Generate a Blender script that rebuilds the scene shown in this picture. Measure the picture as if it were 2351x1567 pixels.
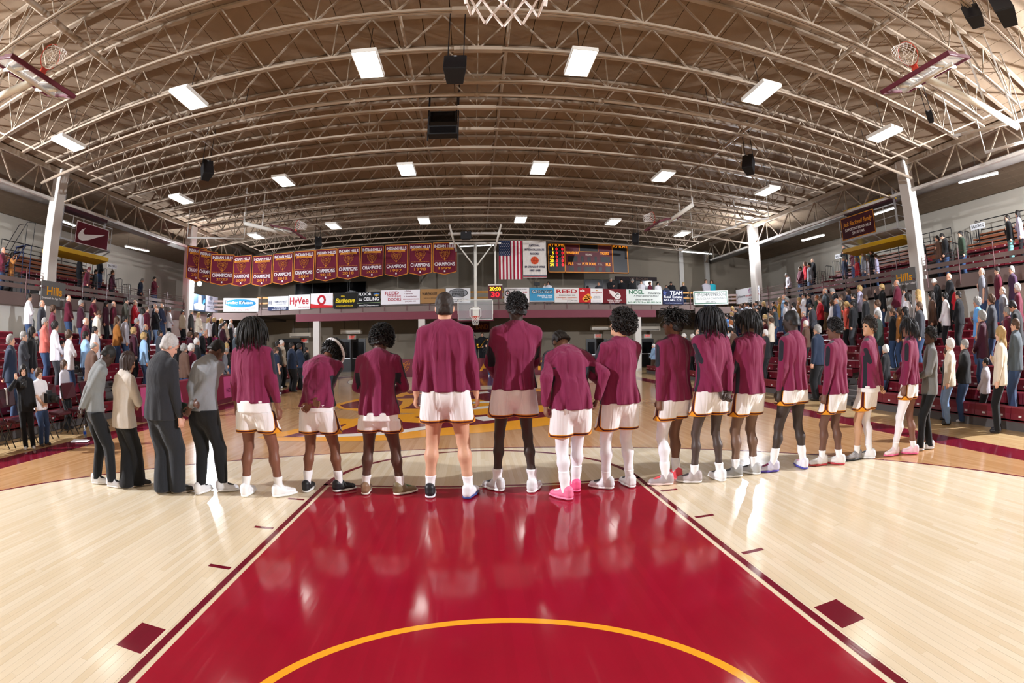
import bpy, bmesh, math, random
import numpy as np
from mathutils import Vector, Matrix, Quaternion
try:
    import openvdb as vdb
except ImportError:
    import pyopenvdb as vdb

for _o in list(bpy.data.objects):
    bpy.data.objects.remove(_o, do_unlink=True)
SC = bpy.context.scene
COL = SC.collection
PI = math.pi

# ------------------------------------------------------------------ camera
# fisheye lens: r[px] = F*(t + K3 t^3 + K5 t^5), image 2351 x 1567
CAM = np.array([-0.0445, 0.3277, 1.6644])
YAW, PITCH, ROLL, F, K3, K5 = 0.0768, 0.0050, -0.0149, 1096.41, -0.0079, -0.0037
IW, IH = 2351, 1567


def _to_world(d):
    c, s = math.cos(ROLL), math.sin(ROLL)
    d = np.array([d[0] * c - d[2] * s, d[1], d[0] * s + d[2] * c])
    c, s = math.cos(PITCH), math.sin(PITCH)
    d = np.array([d[0], d[1] * c - d[2] * s, d[1] * s + d[2] * c])
    c, s = math.cos(YAW), math.sin(YAW)
    return np.array([d[0] * c + d[1] * s, -d[0] * s + d[1] * c, d[2]])


def ray(u, v):
    x, z = u - IW / 2, IH / 2 - v
    r = math.hypot(x, z)
    t = r / F
    for _ in range(12):
        t -= (F * (t + K3 * t ** 3 + K5 * t ** 5) - r) / (F * (1 + 3 * K3 * t * t + 5 * K5 * t ** 4))
    s = math.sin(t) / max(r, 1e-9)
    return _to_world(np.array([x * s, math.cos(t), z * s]))


def hit(u, v, axis, val):
    """point of the pixel's line of sight on the plane axis = val"""
    d = ray(u, v)
    return CAM + d * ((val - CAM[axis]) / d[axis])


cam_data = bpy.data.cameras.new('camera')
cam = bpy.data.objects.new('camera', cam_data)
COL.objects.link(cam)
_r, _f, _u = (_to_world(np.array(v, float)) for v in ((1, 0, 0), (0, 1, 0), (0, 0, 1)))
_m = Matrix.Identity(4)
for _i in range(3):
    _m[_i][0], _m[_i][1], _m[_i][2], _m[_i][3] = _r[_i], _u[_i], -_f[_i], CAM[_i]
cam.matrix_world = _m
cam_data.type = 'PANO'
cam_data.sensor_fit = 'HORIZONTAL'
cam_data.sensor_width = 36.0
cam_data.sensor_height = 36.0 * IH / IW
cam_data.clip_start = 0.02
_t = np.linspace(0.0, 1.45, 200)
_rr = (F * (_t + K3 * _t ** 3 + K5 * _t ** 5)) * 36.0 / IW
_A = np.stack([_rr, _rr ** 2, _rr ** 3, _rr ** 4], 1)
_k = np.linalg.lstsq(_A, _t, rcond=None)[0]
_pc = cam_data if hasattr(cam_data, 'panorama_type') else cam_data.cycles
_pc.panorama_type = 'FISHEYE_LENS_POLYNOMIAL'
_pc.fisheye_fov = PI * 1.2
for _n, _v in zip(('k0', 'k1', 'k2', 'k3', 'k4'), (0.0, *(-_k))):
    setattr(_pc, 'fisheye_polynomial_' + _n, float(_v))
SC.camera = cam

# ------------------------------------------------------------------ world and exposure
world = bpy.data.worlds.new('dim_indoor_world')
SC.world = world
world.use_nodes = True
world.node_tree.nodes['Background'].inputs[0].default_value = (0.75, 0.78, 0.85, 1)
world.node_tree.nodes['Background'].inputs[1].default_value = 0.05
SC.view_settings.view_transform = 'Standard'
SC.view_settings.look = 'None'
SC.view_settings.gamma = 1.0
SC.view_settings.use_curve_mapping = False
SC.view_settings.exposure = 0.0
STROBE_NEAR, STROBE_FAR, PANEL = 20000.0, 5000.0, 14.0      # emission strengths of the flash heads and roof lights
# ------------------------------------------------------------------ helpers
MATS = {}


def srgb(c):
    if isinstance(c, str):
        c = tuple(int(c[i:i + 2], 16) / 255 for i in (0, 2, 4))
    return tuple(x / 12.92 if x <= 0.04045 else ((x + 0.055) / 1.055) ** 2.4 for x in c)


def mat(name, col=None, rough=0.6, metal=0.0, spec=0.5, noise=0.0, nscale=8.0, bump=0.0, bscale=60.0, emit=0.0,
        coat=0.0, sheen=0.0, trans=0.0, alpha=1.0, stretch=None, ior=1.45):
    """principled material with optional procedural colour variation and relief"""
    if name in MATS:
        return MATS[name]
    m = bpy.data.materials.new(name)
    m.use_nodes = True
    nt = m.node_tree
    b = nt.nodes['Principled BSDF']
    lin = srgb(col)
    b.inputs['Base Color'].default_value = (*lin, 1)
    b.inputs['Roughness'].default_value = rough
    b.inputs['Metallic'].default_value = metal
    b.inputs['Specular IOR Level'].default_value = spec
    b.inputs['IOR'].default_value = ior
    if coat:
        b.inputs['Coat Weight'].default_value = coat
        b.inputs['Coat Roughness'].default_value = 0.08
    if sheen:
        b.inputs['Sheen Weight'].default_value = sheen
    if trans:
        b.inputs['Transmission Weight'].default_value = trans
    if alpha < 1:
        b.inputs['Alpha'].default_value = alpha
    if emit:
        b.inputs['Emission Color'].default_value = (*lin, 1)
        b.inputs['Emission Strength'].default_value = emit
    if noise or bump:
        tc = nt.nodes.new('ShaderNodeTexCoord')
        src = tc.outputs['Object']
        if stretch:
            mp = nt.nodes.new('ShaderNodeMapping')
            mp.inputs['Scale'].default_value = stretch
            nt.links.new(src, mp.inputs[0])
            src = mp.outputs[0]
    if noise:
        n = nt.nodes.new('ShaderNodeTexNoise')
        n.inputs['Scale'].default_value = nscale
        n.inputs['Detail'].default_value = 4
        nt.links.new(src, n.inputs['Vector'])
        mr = nt.nodes.new('ShaderNodeMapRange')
        mr.inputs[3].default_value = 1 - noise
        mr.inputs[4].default_value = 1 + noise
        nt.links.new(n.outputs['Fac'], mr.inputs[0])
        mx = nt.nodes.new('ShaderNodeVectorMath')
        mx.operation = 'SCALE'
        mx.inputs[0].default_value = lin
        nt.links.new(mr.outputs[0], mx.inputs['Scale'])
        nt.links.new(mx.outputs[0], b.inputs['Base Color'])
    if bump:
        n2 = nt.nodes.new('ShaderNodeTexNoise')
        n2.inputs['Scale'].default_value = bscale
        n2.inputs['Detail'].default_value = 3
        nt.links.new(src, n2.inputs['Vector'])
        bp = nt.nodes.new('ShaderNodeBump')
        bp.inputs['Strength'].default_value = bump
        bp.inputs['Distance'].default_value = 0.01
        nt.links.new(n2.outputs['Fac'], bp.inputs['Height'])
        nt.links.new(bp.outputs[0], b.inputs['Normal'])
    MATS[name] = m
    return m


def cmat(hexcol, kind='cloth'):
    """a cloth, paint, skin or hair material of that colour, shared by name"""
    k = kind + '_' + hexcol
    if k in MATS:
        return MATS[k]
    if kind == 'cloth':
        return mat(k, hexcol, 0.85, spec=0.25, sheen=0.15, noise=0.10, nscale=14, bump=0.12, bscale=180)
    if kind == 'skin':
        return mat(k, hexcol, 0.48, spec=0.4, noise=0.05, nscale=25, bump=0.04, bscale=220)
    if kind == 'hair':
        return mat(k, hexcol, 0.55, spec=0.45, noise=0.25, nscale=60, bump=0.25, bscale=160)
    if kind == 'shoe':
        return mat(k, hexcol, 0.45, spec=0.5, noise=0.06, nscale=20)
    if kind == 'print':
        return mat(k, hexcol, 0.7, spec=0.3)
    if kind == 'metal':
        return mat(k, hexcol, 0.4, metal=0.0, spec=0.5, noise=0.08, nscale=5)
    return mat(k, hexcol, 0.5)


def me_from(verts, faces, name='mesh', smooth=False):
    me = bpy.data.meshes.new(name)
    me.from_pydata([tuple(v) for v in verts], [], [tuple(f) for f in faces])
    if smooth:
        me.polygons.foreach_set('use_smooth', [True] * len(me.polygons))
    me.update()
    return me


class MB:
    """collects boxes, bars, tubes and polygons into one mesh"""

    def __init__(self):
        self.v, self.f, self.mi, self.cur = [], [], [], 0

    def add(self, verts, faces):
        o = len(self.v)
        self.v += [tuple(p) for p in verts]
        self.f += [tuple(i + o for i in f) for f in faces]
        self.mi += [self.cur] * len(faces)
        return self

    def box(self, x0, x1, y0, y1, z0, z1):
        v = [(x, y, z) for z in (z0, z1) for y in (y0, y1) for x in (x0, x1)]
        return self.add(v, [(0, 2, 3, 1), (4, 5, 7, 6), (0, 1, 5, 4), (2, 6, 7, 3), (0, 4, 6, 2), (1, 3, 7, 5)])

    def cbox(self, c, s, M=None):
        v = [(x * s[0] / 2, y * s[1] / 2, z * s[2] / 2) for z in (-1, 1) for y in (-1, 1) for x in (-1, 1)]
        if M is not None:
            v = [M @ Vector(p) for p in v]
        v = [(p[0] + c[0], p[1] + c[1], p[2] + c[2]) for p in v]
        return self.add(v, [(0, 2, 3, 1), (4, 5, 7, 6), (0, 1, 5, 4), (2, 6, 7, 3), (0, 4, 6, 2), (1, 3, 7, 5)])

    def bar(self, a, b, w, h=None, up=(0, 0, 1)):
        """rectangular bar from a to b"""
        a, b = Vector(a), Vector(b)
        h = h or w
        d = (b - a).normalized()
        up = Vector(up)
        if abs(d.dot(up)) > 0.98:
            up = Vector((0, 1, 0)) if abs(d.y) < 0.9 else Vector((1, 0, 0))
        x = d.cross(up).normalized()
        y = x.cross(d).normalized()
        v = []
        for p in (a, b):
            for sx, sy in ((-1, -1), (1, -1), (1, 1), (-1, 1)):
                v.append(p + x * (sx * w / 2) + y * (sy * h / 2))
        return self.add(v, [(3, 2, 1, 0), (4, 5, 6, 7), (0, 1, 5, 4), (1, 2, 6, 5), (2, 3, 7, 6), (3, 0, 4, 7)])

    def tube(self, pts, r, n=8, caps=True):
        pts = [Vector(p) for p in pts]
        rs = r if isinstance(r, (list, tuple)) else [r] * len(pts)
        o, prev, rings = len(self.v), None, []
        for i, p in enumerate(pts):
            d = (pts[min(i + 1, len(pts) - 1)] - pts[max(i - 1, 0)]).normalized()
            if prev is None:
                x = d.cross(Vector((0, 0, 1)) if abs(d.z) < 0.9 else Vector((1, 0, 0))).normalized()
            else:
                x = (prev - d * prev.dot(d)).normalized()
            prev = x
            y = d.cross(x)
            rings.append([p + (x * math.cos(2 * PI * k / n) + y * math.sin(2 * PI * k / n)) * rs[i] for k in range(n)])
        v = [q for ring in rings for q in ring]
        f = []
        for i in range(len(pts) - 1):
            for k in range(n):
                a, b = i * n + k, i * n + (k + 1) % n
                f.append((a, b, b + n, a + n))
        if caps:
            f.append(tuple(range(n - 1, -1, -1)))
            f.append(tuple(range((len(pts) - 1) * n, len(pts) * n)))
        return self.add(v, f)

    def ring(self, c, R, r, n=28, m=8, M=None):
        """torus"""
        v, f = [], []
        for i in range(n):
            a = 2 * PI * i / n
            for j in range(m):
                b = 2 * PI * j / m
                p = Vector(((R + r * math.cos(b)) * math.cos(a), (R + r * math.cos(b)) * math.sin(a), r * math.sin(b)))
                if M is not None:
                    p = M @ p
                v.append(p + Vector(c))
                f.append((i * m + j, ((i + 1) % n) * m + j, ((i + 1) % n) * m + (j + 1) % m, i * m + (j + 1) % m))
        return self.add(v, f)

    def prism(self, pts, d0, d1, fn):
        """2-D outline pts extruded between depths d0, d1; fn(u, v, d) -> point"""
        n = len(pts)
        v = [fn(p[0], p[1], d0) for p in pts] + [fn(p[0], p[1], d1) for p in pts]
        f = [tuple(range(n - 1, -1, -1)), tuple(range(n, 2 * n))]
        f += [(i, (i + 1) % n, n + (i + 1) % n, n + i) for i in range(n)]
        return self.add(v, f)

    def lathe(self, prof, n=20, c=(0, 0, 0)):
        v, f = [], []
        for r, z in prof:
            for k in range(n):
                v.append((c[0] + r * math.cos(2 * PI * k / n), c[1] + r * math.sin(2 * PI * k / n), c[2] + z))
        for i in range(len(prof) - 1):
            for k in range(n):
                f.append((i * n + k, i * n + (k + 1) % n, (i + 1) * n + (k + 1) % n, (i + 1) * n + k))
        f.append(tuple(range(n - 1, -1, -1)))
        f.append(tuple(range((len(prof) - 1) * n, len(prof) * n)))
        return self.add(v, f)

    def mesh(self, name='mesh', mats=(), smooth=False):
        me = me_from(self.v, self.f, name, smooth)
        for m in mats:
            me.materials.append(m)
        if any(self.mi):
            me.polygons.foreach_set('material_index', self.mi)
        return me

    def build(self, name, m=None, parent=None, smooth=False):
        ms = m if isinstance(m, (list, tuple)) else [m]
        return add(name, self.mesh(name, ms, smooth), parent)


def add(name, me, parent=None, loc=None, rot=None, scale=None):
    o = bpy.data.objects.new(name, me)
    COL.objects.link(o)
    o.parent = parent
    if loc is not None:
        o.location = loc
    if rot is not None:
        o.rotation_euler = rot
    if scale is not None:
        o.scale = scale
    return o


def empty(name, loc=(0, 0, 0), rz=0.0):
    o = bpy.data.objects.new(name, None)
    COL.objects.link(o)
    o.empty_display_size = 0.1
    o.location = loc
    o.rotation_euler = (0, 0, rz)
    return o


def tag(o, label=None, cat=None, group=None, kind=None):
    for k, v in (('label', label), ('category', cat), ('group', group), ('kind', kind)):
        if v:
            o[k] = v
    return o


def struct(name, mb, m, smooth=False):
    return tag(mb.build(name, m, None, smooth), kind='structure')


def copy_tree(o, parent=None):
    c = o.copy()
    COL.objects.link(c)
    c.parent = parent
    for ch in o.children:
        copy_tree(ch, c)
    return c


def bevel(o, w=0.01, seg=2):
    md = o.modifiers.new('bevel', 'BEVEL')
    md.width, md.segments, md.limit_method = w, seg, 'ANGLE'
    return o


_FONT_CACHE = {}
TS = bpy.data.scenes.new('lettering_workbench')       # a side scene that only turns letters into meshes


def text_mesh(s, height=1.0, depth=0.0, bold=0.0, sx=1.0, shear=0.0, spacing=1.0):
    """lettering as a flat or thin mesh, centred, cap height = height, facing +Y' = local z"""
    key = (s, round(height, 4), depth, bold, sx, shear, spacing)
    if key in _FONT_CACHE:
        return _FONT_CACHE[key]
    cu = bpy.data.curves.new('lettering', 'FONT')
    cu.body = s
    cu.size = 1.0
    cu.align_x, cu.align_y = 'CENTER', 'CENTER'
    cu.offset = bold
    cu.shear = shear
    cu.space_character = spacing
    cu.resolution_u = 3
    o = bpy.data.objects.new('tmp', cu)
    TS.collection.objects.link(o)
    with bpy.context.temp_override(scene=TS, view_layer=TS.view_layers[0]):
        dg = bpy.context.evaluated_depsgraph_get()
    me = bpy.data.meshes.new_from_object(o.evaluated_get(dg))
    bpy.data.objects.remove(o)
    bpy.data.curves.remove(cu)
    v = np.zeros(len(me.vertices) * 3, np.float32)
    me.vertices.foreach_get('co', v)
    v = v.reshape(-1, 3)
    k = height / 0.70
    v[:, 0] *= k * sx
    v[:, 1] *= k
    if len(v):
        v[:, 1] -= (v[:, 1].max() + v[:, 1].min()) / 2 if '\n' in s else 0.0
        v[:, 0] -= (v[:, 0].max() + v[:, 0].min()) / 2
    me.vertices.foreach_set('co', v.ravel())
    me.update()
    w = float(v[:, 0].max() - v[:, 0].min()) if len(v) else 0
    _FONT_CACHE[key] = (me, w)
    return me, w


def text_on(parent, s, m, pos, frame, height, width=None, bold=0.02, shear=0.0, name='lettering', sx=1.0):
    """lettering as a child: pos = (u, v) on the panel; frame = 4x4 matrix panel -> parent space (x right, y up, z out)"""
    me, w = text_mesh(s, height, 0, bold, 1.0, shear)
    fx = (width / w) if (width and w) else sx
    me2 = me.copy()
    me2.materials.clear()
    me2.materials.append(m)
    o = add(name, me2, parent)
    o.matrix_local = frame @ Matrix.Translation((pos[0], pos[1], 0.004)) @ Matrix.Diagonal((fx, 1, 1, 1))
    return o


def flat(parent, pts, m, frame, z=0.003, name='print'):
    """flat printed shape on a panel"""
    me = me_from([(p[0], p[1], 0) for p in pts], [tuple(range(len(pts)))], name)
    me.materials.append(m)
    o = add(name, me, parent)
    o.matrix_local = frame @ Matrix.Translation((0, 0, z))
    return o


def ellipse(cx, cy, rx, ry, n=32, a0=0.0, a1=2 * PI):
    return [(cx + rx * math.cos(a0 + (a1 - a0) * i / n), cy + ry * math.sin(a0 + (a1 - a0) * i / n)) for i in range(n + (0 if a1 - a0 > 6.28 else 1))]


def facing(p, normal, roll=0.0):
    """frame with origin p whose +z looks along normal and +y is up"""
    z = Vector(normal).normalized()
    x = Vector((0, 0, 1)).cross(z).normalized()
    y = z.cross(x)
    M = Matrix.Identity(4)
    for i in range(3):
        M[i][0], M[i][1], M[i][2], M[i][3] = x[i], y[i], z[i], p[i]
    return M
# ------------------------------------------------------------------ figures: smooth blended volumes turned into meshes
V3 = lambda *a: np.array(a, float)


def rotx(a):
    c, s = math.cos(a), math.sin(a)
    return np.array([[1, 0, 0], [0, c, -s], [0, s, c]])


def rotz(a):
    c, s = math.cos(a), math.sin(a)
    return np.array([[c, -s, 0], [s, c, 0], [0, 0, 1]])


def roty(a):
    c, s = math.cos(a), math.sin(a)
    return np.array([[c, 0, s], [0, 1, 0], [-s, 0, c]])


def unit(v):
    return v / max(np.linalg.norm(v), 1e-9)


class Field:
    def __init__(self):
        self.p, self.cuts = [], []

    def cone(self, a, b, ra, rb=None, k=0.02, n=None, s=1.0):
        self.p.append(('c', np.asarray(a, float), np.asarray(b, float), ra, ra if rb is None else rb, k, n, s))
        return self

    def ell(self, c, r, R=None, k=0.02):
        self.p.append(('e', np.asarray(c, float), np.asarray(r, float), np.eye(3) if R is None else R, k))
        return self

    def chain(self, pts, rs, k=0.02, n=None, s=1.0):
        for i in range(len(pts) - 1):
            self.cone(pts[i], pts[i + 1], rs[i], rs[i + 1], k, n, s)
        return self

    def cut(self, n, d):
        """keep n.p <= d"""
        self.cuts.append((np.asarray(n, float), d))
        return self

    def mesh(self, vox):
        lo, hi = V3(9, 9, 9), V3(-9, -9, -9)
        boxes = []
        for q in self.p:
            if q[0] == 'c':
                r = max(q[3], q[4]) * max(1.0, q[7])
                l, h = np.minimum(q[1], q[2]) - r, np.maximum(q[1], q[2]) + r
                k = q[5]
            else:
                e = np.sqrt(((q[3] * q[2]) ** 2).sum(1))
                l, h = q[1] - e, q[1] + e
                k = q[4]
            pad = k + 3 * vox
            boxes.append((l - pad, h + pad))
            lo, hi = np.minimum(lo, l - pad), np.maximum(hi, h + pad)
        shp = np.ceil((hi - lo) / vox).astype(int) + 1
        A = np.full(shp, 0.5, np.float32)
        for q, (l, h) in zip(self.p, boxes):
            i0 = np.maximum(np.floor((l - lo) / vox).astype(int), 0)
            i1 = np.minimum(np.ceil((h - lo) / vox).astype(int) + 1, shp)
            ax = [(lo[j] + vox * np.arange(i0[j], i1[j])).astype(np.float32) for j in range(3)]
            X, Y, Z = ax[0][:, None, None], ax[1][None, :, None], ax[2][None, None, :]
            if q[0] == 'c':
                a, b, ra, rb, k, n, s = q[1:]
                x, y, z = X - a[0], Y - a[1], Z - a[2]
                d = b - a
                if n is not None:
                    w = (x * n[0] + y * n[1] + z * n[2]) * (1 / s - 1)
                    x, y, z = x + n[0] * w, y + n[1] * w, z + n[2] * w
                    d = d + n * (d @ n) * (1 / s - 1)
                L = max(d @ d, 1e-12)
                t = np.clip((x * d[0] + y * d[1] + z * d[2]) / L, 0, 1)
                D = np.sqrt((x - t * d[0]) ** 2 + (y - t * d[1]) ** 2 + (z - t * d[2]) ** 2) - (ra + (rb - ra) * t)
            else:
                c, r, R, k = q[1:]
                x, y, z = X - c[0], Y - c[1], Z - c[2]
                u = [x * R[0, j] + y * R[1, j] + z * R[2, j] for j in range(3)]
                k0 = np.sqrt((u[0] / r[0]) ** 2 + (u[1] / r[1]) ** 2 + (u[2] / r[2]) ** 2)
                k1 = np.sqrt((u[0] / r[0] ** 2) ** 2 + (u[1] / r[1] ** 2) ** 2 + (u[2] / r[2] ** 2) ** 2)
                D = k0 * (k0 - 1) / np.maximum(k1, 1e-6)
            S = A[i0[0]:i1[0], i0[1]:i1[1], i0[2]:i1[2]]
            if k > 0:
                hh = np.maximum(k - np.abs(S - D), 0) / k
                S[...] = np.minimum(S, D) - hh * hh * (k * 0.25)
            else:
                S[...] = np.minimum(S, D)
        if self.cuts:
            ax = [(lo[j] + vox * np.arange(shp[j])).astype(np.float32) for j in range(3)]
            X, Y, Z = ax[0][:, None, None], ax[1][None, :, None], ax[2][None, None, :]
            for n, d in self.cuts:
                np.maximum(A, X * n[0] + Y * n[1] + Z * n[2] - d, out=A)
        A[0], A[-1] = 0.5, 0.5
        A[:, 0], A[:, -1] = 0.5, 0.5
        A[:, :, 0], A[:, :, -1] = 0.5, 0.5
        np.clip(A, -0.08, 0.08, out=A)
        g = vdb.FloatGrid(0.08)
        g.copyFromArray(A)
        pts, quads = g.convertToQuads(0.0)
        return pts.astype(np.float64) * vox + lo, quads.astype(np.int64)[:, ::-1]


def np_mesh(name, verts, quads, mats=(), mi=None, attrs=None):
    me = bpy.data.meshes.new(name)
    n, m = len(verts), len(quads)
    me.vertices.add(n)
    me.vertices.foreach_set('co', np.asarray(verts, np.float32).ravel())
    w = quads.shape[1]
    me.loops.add(m * w)
    me.loops.foreach_set('vertex_index', quads.astype(np.int32).ravel())
    me.polygons.add(m)
    me.polygons.foreach_set('loop_start', np.arange(0, m * w, w, dtype=np.int32))
    me.polygons.foreach_set('use_smooth', np.ones(m, bool))
    for x in mats:
        me.materials.append(x)
    if mi is not None:
        me.polygons.foreach_set('material_index', np.asarray(mi, np.int32))
    for k, a in (attrs or {}).items():
        at = me.attributes.new(k, 'FLOAT', 'POINT')
        at.data.foreach_set('value', np.asarray(a, np.float32))
    me.update(calc_edges=True)
    me.validate()
    return me


def vnormals(v, q):
    n = np.cross(v[q[:, 2]] - v[q[:, 0]], v[q[:, 3]] - v[q[:, 1]])
    N = np.zeros_like(v)
    for j in range(4):
        np.add.at(N, q[:, j], n)
    return N / np.maximum(np.linalg.norm(N, axis=1, keepdims=True), 1e-9)


def ik(a, b, l1, l2, pole):
    d = b - a
    L = min(np.linalg.norm(d), (l1 + l2) * 0.998)
    d = unit(d)
    x = (l1 * l1 - l2 * l2 + L * L) / (2 * L)
    h = math.sqrt(max(l1 * l1 - x * x, 0))
    p = unit(pole - d * (pole @ d))
    return a + d * x + p * h, a + d * L


class Pose:
    """joints of a figure 1.80 m tall that faces +Y; leg scales the leg length"""

    def __init__(s, lean=0.0, bow=0.0, hyaw=0.0, tilt=0.0, feet=((-0.13, 0, 0.12), (0.13, 0, -0.12)), leg=1.0, sway=0.0,
                 L=None, R=None, twist=0.0, sit=False, hunch=0.0, shw=1.0, bend=0.0):
        h = 0.93 * leg
        s.leg, s.h = leg, h
        P0 = V3(sway, 0, h + 0.02) if not sit else V3(0, -0.02, 0.50)
        s.P0 = P0
        up = lambda a: rotx(-a) @ V3(bend, 0, 1)
        s.P1 = P0 + up(lean * 0.5) * 0.15
        s.P2 = s.P1 + up(lean * 0.9 + hunch * 0.3) * 0.22
        s.N = s.P2 + up(lean * 1.05 + hunch) * 0.20
        Rt = rotz(twist)
        ub = up(lean + hunch * 0.8)
        s.S = [s.N - ub * 0.060 + Rt @ V3(sx * 0.180 * shw, 0.0, 0) for sx in (-1, 1)]
        s.hR = rotz(hyaw) @ roty(tilt) @ rotx(-bow)
        nd = unit(up(lean + hunch) * 0.6 + (s.hR @ V3(0, 0, 1)) * 0.4)
        s.C = s.N + nd * 0.085 + (s.hR @ V3(0, 0.012, 0.09))
        s.hips = [P0 + V3(sx * 0.092, 0, -0.02) for sx in (-1, 1)]
        s.A, s.K, s.foot = [], [], []
        for i in (0, 1):
            fx, fy, fa = feet[i][:3]
            fz = feet[i][3] if len(feet[i]) > 3 else 0.0
            an = V3(fx, fy - 0.02, 0.085 + fz)
            k, an2 = ik(s.hips[i], an, 0.435 * leg, 0.43 * leg, V3((-0.08, 0.08)[i], 1, 0.0))
            s.A.append(an2 if not sit else an)
            s.K.append(k)
            s.foot.append((fx, fy, fz, fa))
        s.E, s.W, s.hand = [], [], []
        for i, hd in enumerate((L, R)):
            sx = (-1, 1)[i]
            hd = hd or {}
            tgt = np.array(hd.get('pos', (sx * 0.27, 0.03, 0.90)), float)
            pole = np.array(hd.get('pole', (sx * 0.6, -1, 0)), float)
            e, w = ik(s.S[i], tgt, 0.295, 0.262, pole)
            s.E.append(e)
            s.W.append(w)
            fd = unit(w - e)
            dr = unit(np.array(hd.get('dir', fd), float))
            pal = np.array(hd.get('palm', (-sx, 0, 0)), float)
            pal = unit(pal - dr * (pal @ dr))
            s.hand.append((dr, pal, hd.get('curl', 0.5)))


def f_torso(f, P, g, w=1.0, dp=1.0, k=0.05):
    """torso volume grown by g"""
    y = V3(0, 1, 0)
    f.cone(P.P0 + V3(-0.045 * w, 0, 0), P.P0 + V3(0.045 * w, 0, 0), 0.125 * w + g, None, k, y, 0.82 * dp)
    f.cone(P.P0, P.P1, 0.15 * w + g, 0.138 * w + g, k, y, 0.72 * dp)
    f.cone(P.P1, P.P2, 0.138 * w + g, 0.165 * w + g, k, y, 0.70 * dp)
    ch = P.P2 + (P.N - P.P2) * 0.45
    f.cone(P.P2, ch, 0.168 * w + g, 0.15 * w + g, k, y, 0.68 * dp)
    f.cone(P.S[0] * 0.78 + P.S[1] * 0.22 + V3(0, 0, -0.015), P.S[1] * 0.78 + P.S[0] * 0.22 + V3(0, 0, -0.015), 0.062 + g * 0.6, None, k)
    f.cone(P.N - V3(0, 0, 0.05), P.N + V3(0, 0, 0.01), 0.072 + g * 0.5, 0.058 + g * 0.3, k)
    for i in (0, 1):
        f.cone(P.N + V3(0, -0.01, -0.005), P.N * 0.35 + P.S[i] * 0.65 + V3(0, -0.008, 0.012), 0.050 + g * 0.4, 0.042 + g * 0.4, k)


def f_arm(f, P, i, g, w=1.0, k=0.03, upto=1.0):
    f.cone(P.S[i], P.S[i] * 0.6 + P.E[i] * 0.4, 0.056 * w + g, 0.05 * w + g, k)
    f.cone(P.S[i] * 0.6 + P.E[i] * 0.4, P.E[i], 0.05 * w + g, 0.041 * w + g, k)
    if upto >= 1:
        f.cone(P.E[i], P.E[i] * 0.65 + P.W[i] * 0.35, 0.041 * w + g, 0.042 * w + g, k)
        f.cone(P.E[i] * 0.65 + P.W[i] * 0.35, P.W[i], 0.042 * w + g, 0.028 * w + g, k)


def f_leg(f, P, i, g, w=1.0, k=0.03):
    hp, kn, an = P.hips[i], P.K[i], P.A[i]
    f.cone(hp + V3(0, -0.002, 0.0), hp * 0.5 + kn * 0.5, 0.086 * w + g, 0.079 * w + g, k)
    f.cone(hp * 0.5 + kn * 0.5, kn, 0.079 * w + g, 0.056 * w + g, k)
    mid = kn * 0.68 + an * 0.32 + V3(0, -0.016, 0)
    f.cone(kn, mid, 0.053 * w + g, 0.057 * w + g, k)
    f.cone(mid, kn * 0.3 + an * 0.7, 0.057 * w + g, 0.041 * w + g, k)
    f.cone(kn * 0.3 + an * 0.7, an, 0.041 * w + g, 0.036 * w + g, k)


def f_head(f, P):
    c, R = P.C, P.hR
    q = lambda *a: c + R @ V3(*a)
    f.ell(q(0, -0.012, 0.032), (0.077, 0.097, 0.098), R, 0)
    f.ell(q(0, 0.022, -0.04), (0.060, 0.072, 0.082), R, 0.03)
    f.cone(q(-0.028, 0.078, 0.024), q(0.028, 0.078, 0.024), 0.016, None, 0.02)
    f.cone(q(0, 0.088, 0.012), q(0, 0.106, -0.022), 0.009, 0.0135, 0.012)
    f.cone(q(-0.014, 0.088, -0.052), q(0.014, 0.088, -0.052), 0.0085, None, 0.012)
    f.ell(q(0, 0.072, -0.092), (0.026, 0.022, 0.022), R, 0.02)
    for sx in (-1, 1):
        f.ell(q(sx * 0.078, -0.006, -0.008), (0.010, 0.021, 0.033), R @ rotz(-sx * 0.35), 0.008)
    f.cone(P.N + V3(0, -0.004, -0.03), q(0, -0.022, -0.05), 0.060, 0.053, 0.035)


def f_hand(f, P, i):
    w = P.W[i]
    d, pal, curl = P.hand[i]
    sx = (-1, 1)[i]
    side = np.cross(d, pal) * 1.0
    th = side if (np.dot(side, V3(0, 1, 0)) > 0 or abs(side[1]) < 0.3 and side[0] * sx < 0) else -side
    f.cone(P.E[i] * 0.4 + w * 0.6, w, 0.037, 0.026, 0.015)
    f.cone(w + d * 0.012, w + d * 0.075, 0.031, 0.036, 0.012, pal, 0.5)
    for j, (o, L) in enumerate(((-0.029, 0.062), (-0.010, 0.078), (0.010, 0.084), (0.029, 0.074))):
        p0 = w + d * 0.078 + th * o
        a1, a2 = curl * 0.7, curl * 1.5
        d1 = d * math.cos(a1) + pal * math.sin(a1)
        d2 = d * math.cos(a1 + a2) + pal * math.sin(a1 + a2)
        a3 = a1 + a2 + curl * 0.8
        d3 = d * math.cos(a3) + pal * math.sin(a3)
        p1 = p0 + d1 * L * 0.48
        p2 = p1 + d2 * L * 0.3
        f.cone(p0 - d * 0.015, p1, 0.0098, 0.0088, 0.004)
        f.cone(p1, p2, 0.0088, 0.0082, 0.003)
        f.cone(p2, p2 + d3 * L * 0.22, 0.0082, 0.0072, 0.003)
    t0 = w + d * 0.022 + th * 0.024
    t1 = t0 + unit(d * 0.7 + th * 0.75 + pal * 0.25) * 0.042
    f.cone(t0, t1, 0.014, 0.0105, 0.012)
    f.cone(t1, t1 + unit(d * 0.95 + th * 0.15 + pal * (0.2 + curl * 0.3)) * 0.036, 0.0105, 0.008, 0.004)


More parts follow.
